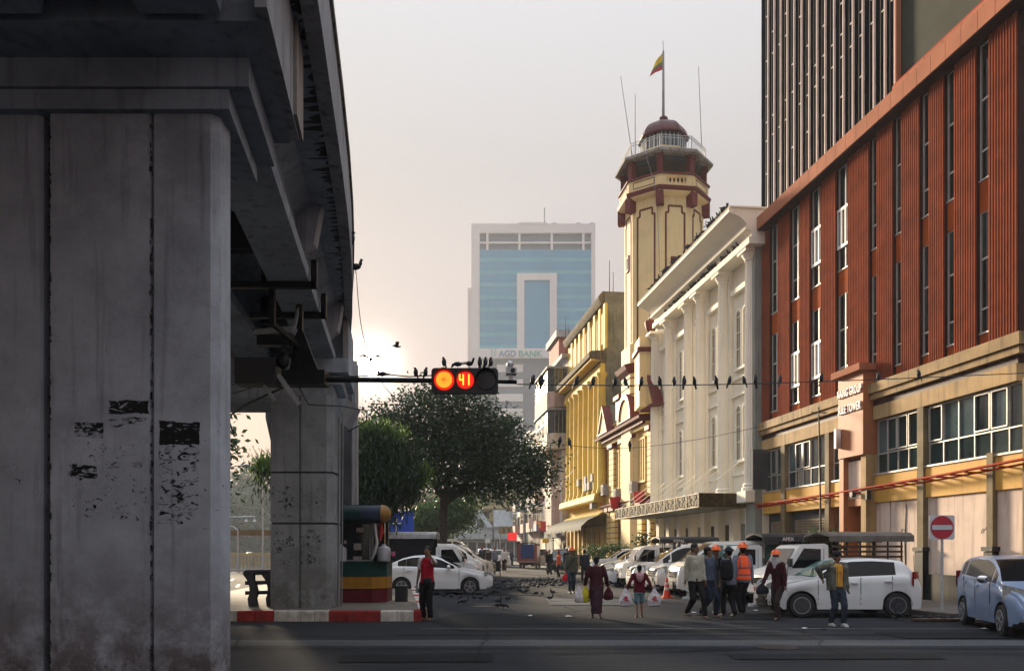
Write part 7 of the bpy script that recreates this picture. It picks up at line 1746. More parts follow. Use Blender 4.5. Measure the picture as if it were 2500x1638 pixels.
C_mar = cloth('maroon', (.055, .012, .018)); C_mar2 = cloth('maroon_jacket', (.12, .012, .025)); C_bei = stripes('beige_check', [(.30, .28, .22), (.42, .40, .33)], 22, 'Z', True); C_blu = cloth('blue_grey', (.075, .09, .14)); C_oli = cloth('olive', (.10, .105, .075)); C_jac = cloth('grey_green', (.13, .135, .115), (.07, .07, .055))
C_org = cloth('orange', (.85, .12, .015)); C_str = stripes('football', [(.55, .36, .05), (.42, .03, .02)], 9, 'X'); C_chk = stripes('blue_check', [(.05, .06, .09), (.28, .30, .36)], 30, 'Z', True); C_pink = cloth('pink', (.50, .27, .28)); C_turq = cloth('turquoise', (.05, .16, .20), (.25, .35, .38)); C_scf = cloth('white_scarf', (.60, .58, .58)); C_jean = cloth('jeans', (.03, .04, .06)); C_brn = cloth('brown', (.04, .025, .022)); C_lon = stripes('plaid_skirt', [(.03, .012, .02), (.07, .035, .045)], 20, 'Z', True)
# hi-vis vest with grey reflective bands
def hivis():
    m = bpy.data.materials.new('hi_vis_vest'); m.use_nodes = True; nt = m.node_tree; L = nt.links; b = nt.nodes['Principled BSDF']; b.inputs['Roughness'].default_value = .8
    tc = node(nt, 'ShaderNodeTexCoord'); sp = node(nt, 'ShaderNodeSeparateXYZ'); L.new(tc.outputs['Object'], sp.inputs[0])
    def band(o, c, w):
        a = node(nt, 'ShaderNodeMath', operation='SUBTRACT'); L.new(o, a.inputs[0]); a.inputs[1].default_value = c; d = node(nt, 'ShaderNodeMath', operation='ABSOLUTE'); L.new(a.outputs[0], d.inputs[0]); e = node(nt, 'ShaderNodeMath', operation='LESS_THAN'); L.new(d.outputs[0], e.inputs[0]); e.inputs[1].default_value = w; return e.outputs[0]
    ab = node(nt, 'ShaderNodeMath', operation='ABSOLUTE'); L.new(sp.outputs['X'], ab.inputs[0]); f = None
    up_ = node(nt, 'ShaderNodeMath', operation='GREATER_THAN'); L.new(sp.outputs['Z'], up_.inputs[0]); up_.inputs[1].default_value = 1.15; vb = node(nt, 'ShaderNodeMath', operation='MULTIPLY'); L.new(up_.outputs[0], vb.inputs[0]); L.new(band(ab.outputs[0], .115, .014), vb.inputs[1])
    f = vb.outputs[0]
    for c in (1.15, .98):
        a = node(nt, 'ShaderNodeMath', operation='MAXIMUM'); L.new(f, a.inputs[0]); L.new(band(sp.outputs['Z'], c, .02), a.inputs[1]); f = a.outputs[0]
    mx = node(nt, 'ShaderNodeMix', data_type='RGBA'); L.new(f, mx.inputs['Factor']); mx.inputs['A'].default_value = (.90, .10, .02, 1); mx.inputs['B'].default_value = (.14, .07, .09, 1); L.new(mx.outputs['Result'], b.inputs['Base Color']); return m
HIV = hivis()
def bag(name, hand, size, mat, label, shape='sack', print_=False, cat='bag', group=None):
    w, h = size; r_ = empty(name, (hand.x, hand.y, hand.z-h-.03), 0, label, cat, group); m = MB()
    ring_loft(m, [(0, 0, 0.02, w*.30, w*.18), (0, 0, h*.10, w*.46, w*.30), (0, 0, h*.35, w*.50, w*.33), (0, 0, h*.62, w*.40, w*.22), (0, 0, h*.82, w*.22, w*.10), (0, 0, h, w*.08, w*.05)], 14)
    link('sack', remesh(m, .014, 'sack', mat, wrinkle=.016, seed=int(h*100)), r_)
    m = MB(); m.tube([(-.02, 0, h*.97), (-.03, 0, h+.05), (0, 0, h+.09), (.03, 0, h+.05), (.02, 0, h*.97)], .008, 5); m.build('handle', mat, r_, 60)
    if print_:
        m = MB()
        for i, (x0, x1, z0, z1) in enumerate(((-.06, .04, .50, .56), (-.08, .03, .42, .49), (-.05, .07, .34, .40), (-.02, .02, .57, .62))): m.box(x0*w*3, x1*w*3, -w*.335, -w*.325, z0*h, z1*h)
        m.build('red_print', flat('bag_red_print', (.45, .03, .05), .7), r_)
    return r_
C_bagw = cloth('plastic_white', (.62, .57, .58)); C_bagy = cloth('plastic_yellow', (.62, .52, .03)); C_bagr = cloth('plastic_red', (.65, .02, .03)); C_bago = cloth('plastic_ochre', (.50, .28, .03)); C_bagm = cloth('bag_maroon', (.07, .015, .02)); C_bagb = cloth('bag_black', (.015, .016, .018))
# 1 woman in red
(p, h) = pu(1043, 1514, 1335)
r_, H = person('woman in a red vest and black trousers holding a hand to her mouth', p, h, -12, lf=.04, rf=-.02, lw=(-.02, .20, .12), rw=(.10, .02, -.54), lp=(.6, .2, -1), head=-14, top=C_wht, sleeve='short', vest=C_red, bottom=C_blk, hair='tail', build=.86, shoes='sandal', curl=1.2, hemz=.88)
m = MB(); ring_loft(m, [(0, 0, -.07, .07, .03), (0, 0, -.03, .11, .05), (0, 0, .05, .11, .05), (0, 0, .08, .08, .03)]); me = remesh(m, .012, 'waist_bag', C_dk); o = link('waist_bag', me, None, (p[0]+.03, p[1]-.19, .93)); tag(o, 'black waist bag at the front of the woman in the red vest', 'bag')
b_ = MB().lathe([(.03, 0), (.032, .14), (.02, .17), (.012, .2)], (0, 0, 0), 10).build('water_bottle', M['greymetal'], None, 40, label='slim grey water bottle held low by the woman in the red vest', cat='bottle'); b_.location = (H[1].x, H[1].y-.03, H[1].z-.24)
# 2 hard hat man walking toward the camera
(p, h) = pu(1395, 1447, 1340); r_, H = person('man in an orange hard hat and olive shirt carrying a red bag', p, h, 5, lf=-.12, rf=.2, lw=(.05, .06, -.55), rw=(.08, .05, -.55), top=C_oli, bottom=C_jean, hat='hard', shoes='shoe', strap=C_blk)
bag('carrier_bag', H[1]+Vector((0, 0, -.05)), (.26, .36), C_bagr, 'bright red carrier bag in the hand of the man in the olive shirt')
(p, h) = pu(1427, 1420, 1342); person('man in a loose dark navy outfit walking away beside the parked cars', p, h, 186, lf=.15, rf=-.15, top=C_nvy, bottom=C_nvy, sleeve='long', shoes='shoe', build=1.12)
(p, h) = pu(1341, 1405, 1342); person('man in a black hooded top and grey trousers walking up the street', p, h, 8, lf=.1, rf=-.1, top=C_blk, bottom=C_dk, shoes='shoe', hair='short')
(p, h) = pu(1364, 1408, 1345); person('person in a bright orange shirt and red cap beside the man in black', p, h, -70, lf=.05, rf=-.1, top=C_org, bottom=C_blk, sleeve='short', hat='cap', strap=C_brn)
(p, h) = pu(1386, 1412, 1337); person('man in a white hard hat half hidden behind the man in olive', p, h, 0, top=C_dk, bottom=C_dk, hat='hardw', low=True, shoes='shoe')
(p, h) = pu(1412+54, 1400, 1338); person('distant man in a white hard hat standing near the yellow colonnade', p, h, 0, top=C_dk, bottom=C_dk, hat='hardw', low=True, shoes='shoe')
# nun / robed woman and child
(p, h) = pu(1456, 1508, 1359); r_, H = person('woman in a dark maroon robe seen from behind carrying bags in both hands', p, h, 182, lf=.12, rf=-.12, lw=(.12, .06, -.5), rw=(.13, .05, -.5), top=C_mar, bottom=C_lon, skirt=.14, hair='short', robe=True, hemz=.55, build=1.12, lean=.04)
bag('carrier_bag', H[0]+Vector((-.13, .0, .02)), (.30, .42), C_bagw, 'white plastic bag held by the robed woman in her left hand'); bag('carrier_bag', H[0]+Vector((.01, -.03, .06)), (.22, .46), C_bagy, 'bright yellow plastic bag held by the robed woman beside the white one'); bag('handbag', H[1]+Vector((.03, 0, .02)), (.24, .36), C_bagm, 'dark maroon cloth bag in the right hand of the robed woman')
(p, h) = pu(1561, 1506, 1380); r_, H = person('child in a maroon jacket with a pink hood and turquoise shorts seen from behind', p, h, 178, lf=-.08, rf=.10, lw=(.22, .0, -.48), rw=(.22, .0, -.48), top=C_mar2, bottom=C_turq, shorts=True, hair='short', build=1.15, hemz=.82)
q = MB(); ring_loft(q, [(0, .13, 1.16, .05, .03), (0, .15, 1.26, .11, .05), (0, .13, 1.38, .13, .07), (0, .06, 1.46, .10, .08)]); link('hood', remesh(q, .014, 'hood', C_pink, wrinkle=.01), r_)
G4 = 'white carrier bags with red print carried by the child'
bag('carrier_bag', H[0]+Vector((-.03, -.02, .05)), (.33, .46), C_bagw, 'white carrier bag with red print on the left side of the child', print_=True, group=G4); bag('carrier_bag', H[1]+Vector((.06, -.02, .05)), (.34, .46), C_bagw, 'white carrier bag with red print on the right side of the child, nearer the cone', print_=True, group=G4)
# group walking right
(p, h) = pu(1697, 1509, 1328); person('man in a beige checked shirt walking right at the front of the group', p, h, 22, lf=.24, rf=-.22, lw=(.02, .12, -.54), rw=(.06, -.06, -.55), top=C_bei, bottom=C_blk, head=18, shoes='sandal', hemz=.84)
(p, h) = pu(1729, 1507, 1336); person('man in a blue-grey shirt beside the man in beige, looking right', p, h, 40, lf=.16, rf=-.16, top=C_blu, bottom=C_nvy, head=30, shoes='sandal', hemz=.90)
(p, h) = pu(1748, 1496, 1337); person('man in an orange hard hat and dark jacket in the middle of the group', p, h, 15, lf=-.1, rf=.1, top=C_dk, bottom=C_dk, hat='hard', shoes='shoe', jacket=C_jac)
(p, h) = pu(1781, 1505, 1338); r_, H = person('man in a dark bucket hat and checked shirt seen from behind with a backpack', p, h, 200, lf=.12, rf=-.1, top=C_chk, bottom=C_blk, hat='bucket', sleeve='rolled', shoes='shoe', lean=.03)
q = MB(); ring_loft(q, [(0, 0, -.26, .12, .07), (0, 0, -.20, .16, .10), (0, 0, .05, .17, .11), (0, 0, .2, .13, .08), (0, 0, .25, .08, .05)]); o = link('backpack', remesh(q, .016, 'backpack', C_blk, wrinkle=.01), None, (p[0]-.13, p[1]-.24, 1.17)); tag(o, 'large black backpack worn by the man in the checked shirt', 'backpack')
q = MB()
for s_ in (1, -1): q.tube([(s_*.10, .02, .22), (s_*.12, .12, .30), (s_*.13, .22, .2), (s_*.12, .2, 0)], .018, 5)
q.build('shoulder_strap', C_blk, o, 40)
(p, h) = pu(1813, 1500, 1331); r_, H = person('worker in an orange hard hat and orange reflective vest seen from behind', p, h, 190, lf=-.1, rf=.14, lw=(.10, .08, -.5), rw=(.07, .0, -.55), top=C_chk, vest=HIV, bottom=C_blk, hat='hard', shoes='shoe', build=1.08, strap=None)
bag('carrier_bag', H[0]+Vector((-.02, -.03, .0)), (.24, .46), C_bago, 'ochre yellow plastic bag hanging beside the worker in the orange vest')
(p, h) = pu(1900, 1512, 1348); r_, H = person('man in an orange hard hat, white face scarf and maroon shirt walking left', p, h, -48, lf=.22, rf=-.2, lw=(.08, .0, -.55), rw=(.10, .18, -.48), top=C_mar, bottom=C_brn, hat='hard', hair=None, scarf=C_scf, lean=.10, head=20, shoes='sandal')
bag('shoulder_bag', H[1]+Vector((-.03, -.02, .04)), (.30, .28), C_bagb, 'black bag swinging from the hand of the man with the white scarf')
(p, h) = pu(2044, 1528, 1348); person('man in an open grey-green jacket over a yellow and red striped shirt, black beanie', p, h, 8, lf=.10, rf=-.12, lw=(.10, -.02, -.52), rw=(.16, -.10, -.28), rp=(-.9, .3, -.2), top=C_str, bottom=C_jean, hat='beanie', jacket=C_jac, shoes='shoe', shoem=pm('pale_trainers', (.45, .44, .42), .7, .2, 9), head=6, hemz=.9)
# distant people
far = [(1177, 1392, 1335, 'distant man in a dark blue shirt and red cap behind the barrier', C_nvy, C_dk, 'cap', 190), (1193, 1390, 1340, 'distant person in a patterned top behind the barrier', C_brn, C_dk, None, 20), (1208, 1391, 1337, 'distant man in a blue checked shirt and orange cap behind the barrier', C_chk, C_dk, 'cap', 0),
       (1231, 1398, 1337, 'distant man in a pale shirt and dark longyi crossing beside the barrier', C_wht, C_blk, None, 10), (1249, 1380, 1341, 'distant man in dark clothes next to the red pickup', C_nvy, C_jean, None, 150), (1156, 1400, 1350, 'person in a pale yellow top with black hair behind the white cars', cloth('pale_yellow', (.5, .48, .3)), C_dk, None, 30), (1168, 1397, 1352, 'person in black beside the one in the pale yellow top', C_blk, C_dk, None, 200),
       (1219, 1374, 1340, 'far figure in grey between the queueing cars', C_dk, C_dk, None, 0)]
for (u, vf, vt, lb, t_, b_, hat_, yw) in far:
    (p, h) = pu(u, vf, vt); person(lb, p, h, yw, lf=.1, rf=-.1, top=t_, bottom=b_, hat=hat_, low=True, shoes='shoe', skirt=.2 if 'longyi' in lb else None)
# ------------------------------------------------------------------ pigeons
PIG = pm('pigeon_feathers', (.045, .05, .06), .7, .4, 9, col2=(.015, .016, .02), bump=.2); PIGL = pm('pigeon_pale', (.16, .17, .19), .7, .4, 9, col2=(.03, .03, .035))
def pigeon_mesh(kind):
    m = MB()
    if kind == 'stand':   # body along -x (head) to +x (tail)
        m.ell((0, 0, .135), .115, .062, .062, 8, 6); m.ell((-.10, 0, .20), .035, .030, .055, 7, 5); m.ell((-.115, 0, .255), .032, .026, .028, 7, 5); m.add([(-.14, .008, .255), (-.14, -.008, .255), (-.17, 0, .245), (-.14, 0, .265)], [(0, 1, 2), (0, 2, 3), (1, 3, 2)])
        m.add([(.07, -.03, .13), (.07, .03, .13), (.22, .03, .10), (.22, -.03, .10), (.08, -.02, .155), (.08, .02, .155), (.22, .02, .112), (.22, -.02, .112)], [(0, 1, 2, 3), (4, 7, 6, 5), (0, 4, 5, 1), (2, 6, 7, 3), (1, 5, 6, 2), (0, 3, 7, 4)])
        for s in (-.025, .025): m.cyl((0, s, 0), (0, s, .09), .006, n=4)
    elif kind == 'feed':
        m.ell((0, 0, .125), .115, .062, .060, 8, 6); m.ell((-.12, 0, .10), .04, .030, .045, 7, 5); m.ell((-.15, 0, .06), .028, .024, .028, 7, 5); m.add([(-.165, .007, .05), (-.165, -.007, .05), (-.18, 0, .015), (-.155, 0, .04)], [(0, 1, 2), (0, 2, 3), (1, 3, 2)])
        m.add([(.07, -.03, .14), (.07, .03, .14), (.21, .03, .17), (.21, -.03, .17), (.08, -.02, .16), (.08, .02, .16), (.21, .02, .182), (.21, -.02, .182)], [(0, 1, 2, 3), (4, 7, 6, 5), (0, 4, 5, 1), (2, 6, 7, 3), (1, 5, 6, 2), (0, 3, 7, 4)])
        for s in (-.025, .025): m.cyl((0, s, 0), (0, s, .09), .006, n=4)
    elif kind == 'perch':  # upright, tail hanging below the wire
        m.ell((.0, 0, .10), .060, .060, .105, 8, 7); m.ell((-.02, 0, .205), .034, .032, .036, 7, 5); m.add([(-.045, .008, .205), (-.045, -.008, .205), (-.08, 0, .198), (-.045, 0, .215)], [(0, 1, 2), (0, 2, 3), (1, 3, 2)])
        m.add([(.02, -.035, .05), (.02, .035, .05), (.075, .028, -.12), (.075, -.028, -.12), (.05, -.03, .06), (.05, .03, .06), (.088, .022, -.12), (.088, -.022, -.12)], [(0, 1, 2, 3), (4, 7, 6, 5), (0, 4, 5, 1), (2, 6, 7, 3), (1, 5, 6, 2), (0, 3, 7, 4)])
    elif kind == 'fly':
        m.ell((0, 0, 0), .13, .045, .045, 8, 6); m.ell((-.13, 0, .015), .035, .028, .028, 7, 5); m.add([(.08, -.02, 0), (.08, .02, 0), (.22, .05, .0), (.22, -.05, .0), (.08, 0, .02)], [(0, 1, 2, 3), (0, 3, 4), (1, 4, 2), (3, 2, 4)])
        for s in (1, -1): m.add([(-.06, s*.03, .02), (.07, s*.03, .02), (.10, s*.18, .12), (-.05, s*.2, .14), (.08, s*.34, .10), (.01, s*.36, .10), (.0, s*.1, .085)], [(0, 1, 2, 3), (3, 2, 4, 5), (0, 6, 1)])
    return m.mesh('pigeon', PIG, 50)
PM = {k: pigeon_mesh(k) for k in ('stand', 'feed', 'perch', 'fly')}
PML = PM['stand'].copy(); PML.materials[0] = PIGL
rp = random.Random(99)
def pigeon(kind, loc, yaw, label, group, sc=1.0, mesh=None):
    o = link('pigeon', mesh or PM[kind], None, loc, (rp.uniform(-.1, .1), rp.uniform(-.15, .15), yaw), (sc, sc, sc)); return tag(o, label, 'pigeon', group)
# flock feeding on the road
g1 = 'pigeons feeding in the dense flock on the road'; l1 = 'dark pigeon in the dense flock feeding on the road beyond the white sedan bonnet'
for i in range(96):
    u = 1203+175*rp.random()**1.15; v = rp.uniform(1421, 1441)-(u-1203)*.03; p = G(u, v)
    pigeon(rp.choice(['stand', 'feed', 'feed']), (p.x, p.y, .0), rp.uniform(0, 6.28), l1, g1, rp.uniform(.82, 1.0), PML if rp.random() < .10 else None)
g2 = 'pigeons scattered on the asphalt in front of the flock'; l2 = 'dark pigeon scattered on the open asphalt between the flock and the woman in red'
for (x, y) in ((880, 825), (960, 840), (1045, 845), (1095, 885), (1070, 895), (1185, 855), (1240, 860), (1300, 833), (1390, 793), (1410, 888), (1500, 865), (1465, 935), (1415, 935), (1780, 810), (1835, 805), (1940, 803), (1910, 858), (1680, 790), (1640, 785), (1610, 775), (1700, 780), (1480, 760), (2040, 715), (1560, 745), (990, 800), (1210, 815)):
    p = G(860+x/3.967, 1250+y/3.967); pigeon(rp.choice(['stand', 'feed']), (p.x, p.y, 0), rp.choice([0, 3.1, .6, 2.5])+rp.uniform(-.5, .5), l2, g2, rp.uniform(.8, .95))
g3 = 'pigeons on the raised island'; 
for (x, y) in ((240, 708), (350, 705), (435, 712), (560, 716), (320, 712), (610, 730)):
    Yp = (CH-KH)*2000/(1250+y/3.967-1345); p = P(860+x/3.967, 1345, Yp); pigeon(rp.choice(['stand', 'feed']), (p.x, p.y, KH), rp.uniform(0, 6.28), 'dark pigeon pecking on the concrete island behind the sedan tail', g3, 1.0)
for (x, y) in ((620, 665), (1900, 700), (640, 655)):
    p = G(1360+x/4.407, 1280+y/4.407+3); pigeon('feed', (p.x, p.y, 0), rp.uniform(0, 6.28), 'pigeon pecking by the front wheel of the low white saloon', 'pigeons by the parked cars', 1.0)
p = P(2192, 1512, 19.2); pigeon('stand', (p.x, 19.2, .02), .8, 'single pigeon standing on rubble behind the white hatchback rear wheel', None, 1.0)
# cables
def spline(pts, n=10):
    pts = [Vector(p) for p in pts]; out = []
    for i in range(len(pts)-1):
        p0 = pts[max(i-1, 0)]; p1 = pts[i]; p2 = pts[i+1]; p3 = pts[min(i+2, len(pts)-1)]
        for k in range(n):
            t = k/n; out.append(.5*((2*p1)+(-p0+p2)*t+(2*p0-5*p1+4*p2-p3)*t*t+(-p0+3*p1-3*p2+p3)*t**3))
    return out+[pts[-1]]
def w1(u): f = (u-1262)/(2560-1262); return 15.4+4.4*f
wire = [P(1262, 938, w1(1262)), P(1560, 941, w1(1560)), P(1860, 936, w1(1860)), P(2200, 924, w1(2200)), P(2560, 908, w1(2560))]
ws = spline(wire, 12); m = MB(); m.tube(ws, .011, 5); m.build('overhead_cable', M['black'], None, 60, label='straight black overhead cable running right from the signal arm, lined with pigeons', cat='cable')
def on_wire(path, u):
    best = min(path, key=lambda q: abs(1250+2000*q.x/q.y-u)); i = path.index(best)
    for a, b in zip(path, path[1:]):
        ua, ub = 1250+2000*a.x/a.y, 1250+2000*b.x/b.y
        if ua <= u <= ub: return a.lerp(b, (u-ua)/(ub-ua))
    return best
g4 = 'pigeons perched along the overhead cable'
marks = [(1300, 'dark apartment'), (1319, ''), (1324, ''), (1406, ''), (1447, ''), (1502, ''), (1528, ''), (1566, ''), (1610, ''), (1647, ''), (1671, ''), (1695, ''), (1748, ''), (1780, ''), (1817, ''), (1844, ''), (1904, ''), (2006, ''), (2144, ''), (2243, '')]
desc = ['nearest the arm camera', 'first of the close pair before the yellow columned building', 'second of the close pair before the yellow columned building', 'over the far end of the yellow columned building', 'over the middle of the yellow columned building', 'over the mouldy grey side wall', 'over the left edge of the watch tower base', 'over the quoined watch tower base', 'over the leftmost white column', 'over the second white column', 'between the second and third white columns', 'over the third white column', 'left of the fifth white column', 'right of the fifth white column', 'left of the rightmost white column', 'beside the grey end pier of the white building', 'over the left terracotta windows', 'over the middle terracotta windows, left of the sign pylon', 'just right of the sign pylon top', 'over the podium ledge, rightmost of the row']
for (u, _), d in zip(marks, desc):
    q = on_wire(ws, u); pigeon('perch', (q.x, q.y, q.z), rp.choice([0, math.pi])+rp.uniform(-.9, .9), 'pigeon on the overhead cable, '+d, g4, rp.uniform(.72, .84))
low = [P(868, 655, 20.5), P(895, 850, 21.5), P(985, 985, 23), P(1200, 1052, 26), P(1390, 1087, 29), P(1540, 1093, 31), P(1700, 1073, 33), P(1862, 1040, 35.5)]
ls = spline(low, 10); m = MB(); m.tube(ls, .010, 5); m.build('overhead_cable', M['black'], None, 60, label='lower sagging cable from the flyover through the tree to the white building', cat='cable')
for u, d in ((1366, 'left'), (1390, 'middle'), (1538, 'right')): q = on_wire(ls, u); pigeon('perch', q, rp.uniform(0, 6), 'pigeon on the lower sagging cable, %s one of three' % d, 'pigeons on the lower cable', 1.15)
# birds on the signal and its arm
for (u, v, k, y, d) in ((1084, 898, 'perch', .3, 'on the signal head above the round red lamp'), (1118, 898, 'feed', .2, 'crouching on the signal head between the lamp and the countdown'), (1145, 898, 'stand', 2.6, 'leaning on the signal head above the countdown'), (1171, 898, 'perch', 1.6, 'on the signal head above the dark lamp, left of three'), (1184, 898, 'perch', 2.2, 'on the signal head above the dark lamp, middle of three'), (1199, 898, 'perch', 3.0, 'on the signal head above the dark lamp, right of three'),
                     (1015, 923, 'perch', .4, 'on the signal arm close to the left of the head'), (1039, 923, 'perch', 2.9, 'on the signal arm touching the left of the head'), (935, 923, 'stand', .2, 'on the signal arm next to the sun')):
    q = P(u, v, 15.36); pigeon(k, (q.x, q.y, q.z-(.02 if k != 'perch' else -.03)), y, 'pigeon '+d, 'pigeons on the traffic signal', .74)
for (u, v, Y, d) in ((969, 846, 24, 'flying low over the shade tree left of the signal'), (905, 878, 18, 'flying in front of the sun'), (846, 372, 40, 'tiny bird flying high beside the flyover'), (588, 996, 40, 'bird flying in the gap between the two piers')):
    q = P(u, v, Y); o = pigeon('fly', q, rp.uniform(0, 6), d if 'bird' in d else 'pigeon '+d, None, .75)
q = P(868, 668, 19); pigeon('stand', q, 3.0, 'pigeon standing on the flyover parapet near the sun', None, 1.2)
q = P(857, 598, 16.5); pigeon('perch', q, 3.0, 'pigeon on the flyover parapet higher up', None, 1.2)
# rows of pigeons on the white building
def row_of(n, t0, t1, y, z, label, group, seed):
    r_ = random.Random(seed)
    for i in range(n):
        c = r_.random(); t = t0+(t1-t0)*c; 
        if r_.random() < .5: t = t0+(t1-t0)*(round(c*7)/7+r_.uniform(-.035, .035))
        q = fW(t, y+r_.uniform(-.12, .04), z); pigeon(r_.choice(['stand', 'stand', 'feed']), q, r_.uniform(0, 6.28), label, group, r_.uniform(.95, 1.15))
row_of(70, cR+.6, cL-2.0, CORN_Y, CORN_Z-.02, 'dark pigeon in the row along the roof edge of the white columned building', 'pigeons along the roof edge', 1)
row_of(60, cR+1.6, cL-2.6, .74, ARCH_Z, 'dark pigeon in the row on the ledge below the big white cornice', 'pigeons on the ledge under the cornice', 2)

# ------------------------------------------------------------------ street furniture
s_ = empty('no_entry_sign', (P(2299, 1345, 20.3).x, 20.3, .05), 0, 'square no-entry sign, red disc with a white bar, on a grey pole', 'road sign')
M['signred'] = flat('sign_red', (.42, .012, .03), .5); M['signwhite'] = pm('sign_white', (.55, .56, .60), .5, .08, 3, grime=.2)
zc = CH+(1345-1287)/2000*20.3-.05
m = MB(); m.cyl((.02, .03, 0), (.02, .03, zc+.2), .035, n=10); m.build('pole', pm('pole_paint', (.50, .48, .46), .6, .2, 4, streak=.5, grime=.4), s_, 40)
m = MB(); m.prism(rrect(-.315, .315, zc-.30, zc+.30, .05), -.015, .0, axis='y'); m.build('sign_plate', M['signwhite'], s_)
m = MB(); m.lathe([(.285, -.004), (.285, .004)], (0, -.022, zc), 32, axis='y'); m.build('red_disc', M['signred'], s_)
m = MB(); m.prism(rrect(-.25, .25, zc-.058, zc+.058, .015), -.034, -.028, axis='y'); m.build('white_bar', M['signwhite'], s_)
c_ = empty('traffic_cone', (P(1628, 1345, 28.5).x, 28.5, 0), 0, 'orange traffic cone with pale bands standing in front of the white cars', 'traffic cone')
m = MB(); m.box(-.19, .19, -.19, .19, 0, .03); m.build('base', flat('cone_orange', (.70, .05, .02), .6), c_)
for r0, z0, r1, z1, mt in ((.14, .03, .098, .28, 'cone_orange'), (.098, .28, .082, .37, 'cone_band'), (.082, .37, .066, .47, 'cone_orange'), (.066, .47, .055, .54, 'cone_band'), (.055, .54, .035, .70, 'cone_orange')):
    m = MB(); m.cyl((0, 0, z0), (0, 0, z1), r0, r1, n=16); m.build('cone_body' if 'orange' in mt else 'reflective_band', flat(mt, (.70, .05, .02) if 'orange' in mt else (.6, .5, .45), .6), c_, 40)
for (u, Y, lb, full) in ((1844.5, 24.2, 'bollard post banded blue, black and white in front of the silver saloon', True), (1680, 27.8, 'bollard post mostly hidden behind the man in the beige shirt', True)):
    b_ = empty('bollard', (P(u, 1345, Y).x, Y, 0), 0, lb, 'bollard', 'banded bollards')
    m = MB(); m.lathe([(.22, 0), (.2, .07), (.05, .09)], (0, 0, 0), 14); m.build('base', M['concL'], b_, 40)
    for z0, z1, mt in ((.08, .38, flat('bollard_white', (.62, .62, .62), .6)), (.38, .62, M['black']), (.62, 1.0, flat('bollard_blue', (.02, .18, .36), .6))):
        m = MB(); m.cyl((0, 0, z0), (0, 0, z1), .055, n=12); m.build('band', mt, b_, 40)
    m = MB(); m.ell((0, 0, 1.0), .055, .055, .05); m.build('cap', flat('bollard_blue', (.02, .18, .36), .6), b_, 40)
b_ = empty('street_barrier', (P(1198, 1345, 52).x, 52, 0), 0, 'dark iron street barrier standing in the road left of the people', 'barrier')
m = MB(); m.box(-.62, .62, -.02, .02, .35, 1.0); m.build('panel', M['steelD'], b_)
for x in (-.6, .6): m = MB(); m.box(x-.03, x+.03, -.25, .25, 0, .05); m.box(x-.03, x+.03, -.03, .03, .0, 1.05); m.build('leg', M['steelD'], b_)
for k in range(7): m = MB(); m.box(-.5+k*.165, -.47+k*.165, -.035, .035, .35, 1.0); m.build('bar', M['black'], b_)
h_ = empty('blue_hoarding', (P(988, 1345, 50).x, 50, 0), 0, 'tall bright blue hoarding between the weeping tree and the shade tree', 'hoarding')
m = MB(); m.box(-1.2, .56, 0, .08, 0, CH+(1345-1247)/2000*50); m.build('panel', flat('hoarding_blue', (.01, .06, .45), .6), h_)
m = MB(); m.cyl((-.5, -.1, 0), (-.5, -.1, 3.6), .05, n=6); m.cyl((-.8, -.1, 3.3), (-.2, -.1, 3.3), .04, n=6); m.build('post', M['alu'], h_)
r2 = empty('red_stall', (P(1065, 1345, 60).x, 60, 0), 0, 'low red framed stall roof behind the parked vans and the tree trunk', 'stall')
m = MB(); m.box(-2.2, 1.6, -.8, .8, 2.1, 2.35); m.build('roof', flat('stall_red', (.30, .02, .03), .7), r2)
for x in (-2.1, 1.5): m = MB(); m.cyl((x, 0, 0), (x, 0, 2.1), .05, n=6); m.build('post', M['steelD'], r2)
# left carriageway: fence, lamps, gantry
fe = empty('metal_fence', (-28, 66, 0), 0, 'grey metal railing fence along the far side of the left carriageway', 'fence')
m = MB(); m.box(-20, 14, -.15, .15, 0, .18); m.build('footing', M['concL'], fe)
for z in (.3, 1.15): m = MB(); m.box(-20, 14, -.03, .03, z, z+.06); m.build('rail', M['greymetal'], fe)
bar = MB().box(-.03, .03, -.02, .02, .18, 1.2).mesh('fence_bar', M['greymetal'])
for k in range(110): link('fence_bar', bar, fe, (-18+k*.28, 0, 0))
wl_ = empty('roadside_wall', (-26, 72, 0), 0, 'low yellowish wall behind the fence on the left carriageway', 'wall'); m = MB(); m.box(-20, 14, 0, .3, 0, 1.5); m.build('wall', M['beigefar'], wl_); m = MB(); m.box(-20, 14, -.02, .32, 3.0, 3.5); m.build('sign_board', pm('brown_board', (.16, .10, .04), .8), wl_)
def lamp(u, Y, vt, arm, label):
    z = CH+(1345-vt)/2000*Y; l_ = empty('street_lamp', (P(u, 1345, Y).x, Y, 0), 0, label, 'street lamp', 'street lamps by the left carriageway')
    m = MB(); m.cyl((0, 0, 0), (0, 0, z), .09, .05, n=8); m.build('pole', M['alu'], l_, 40); m = MB(); m.tube([(0, 0, z), (arm*.5, 0, z+.3), (arm, 0, z+.35)], .04, 6); m.build('arm', M['alu'], l_, 40)
    m = MB(); m.ell((arm*1.1, 0, z+.35), abs(arm)*.18, .12, .08); m.build('lamp_head', M['greymetal'], l_, 40)
lamp(642, 62, 1150, -1.3, 'tall thin street lamp just left of the far pier'); lamp(548, 50, 1150, 1.2, 'street lamp whose arm reaches out from behind the near pier'); lamp(581, 64, 1295, -.6, 'small low street lamp near the fence')
gt = empty('camera_gantry', (P(540, 1345, 45).x, 45, 0), 0, 'pale horizontal pole with two hanging lamps left of the far pier', 'gantry'); z = CH+(1345-1263)/2000*45
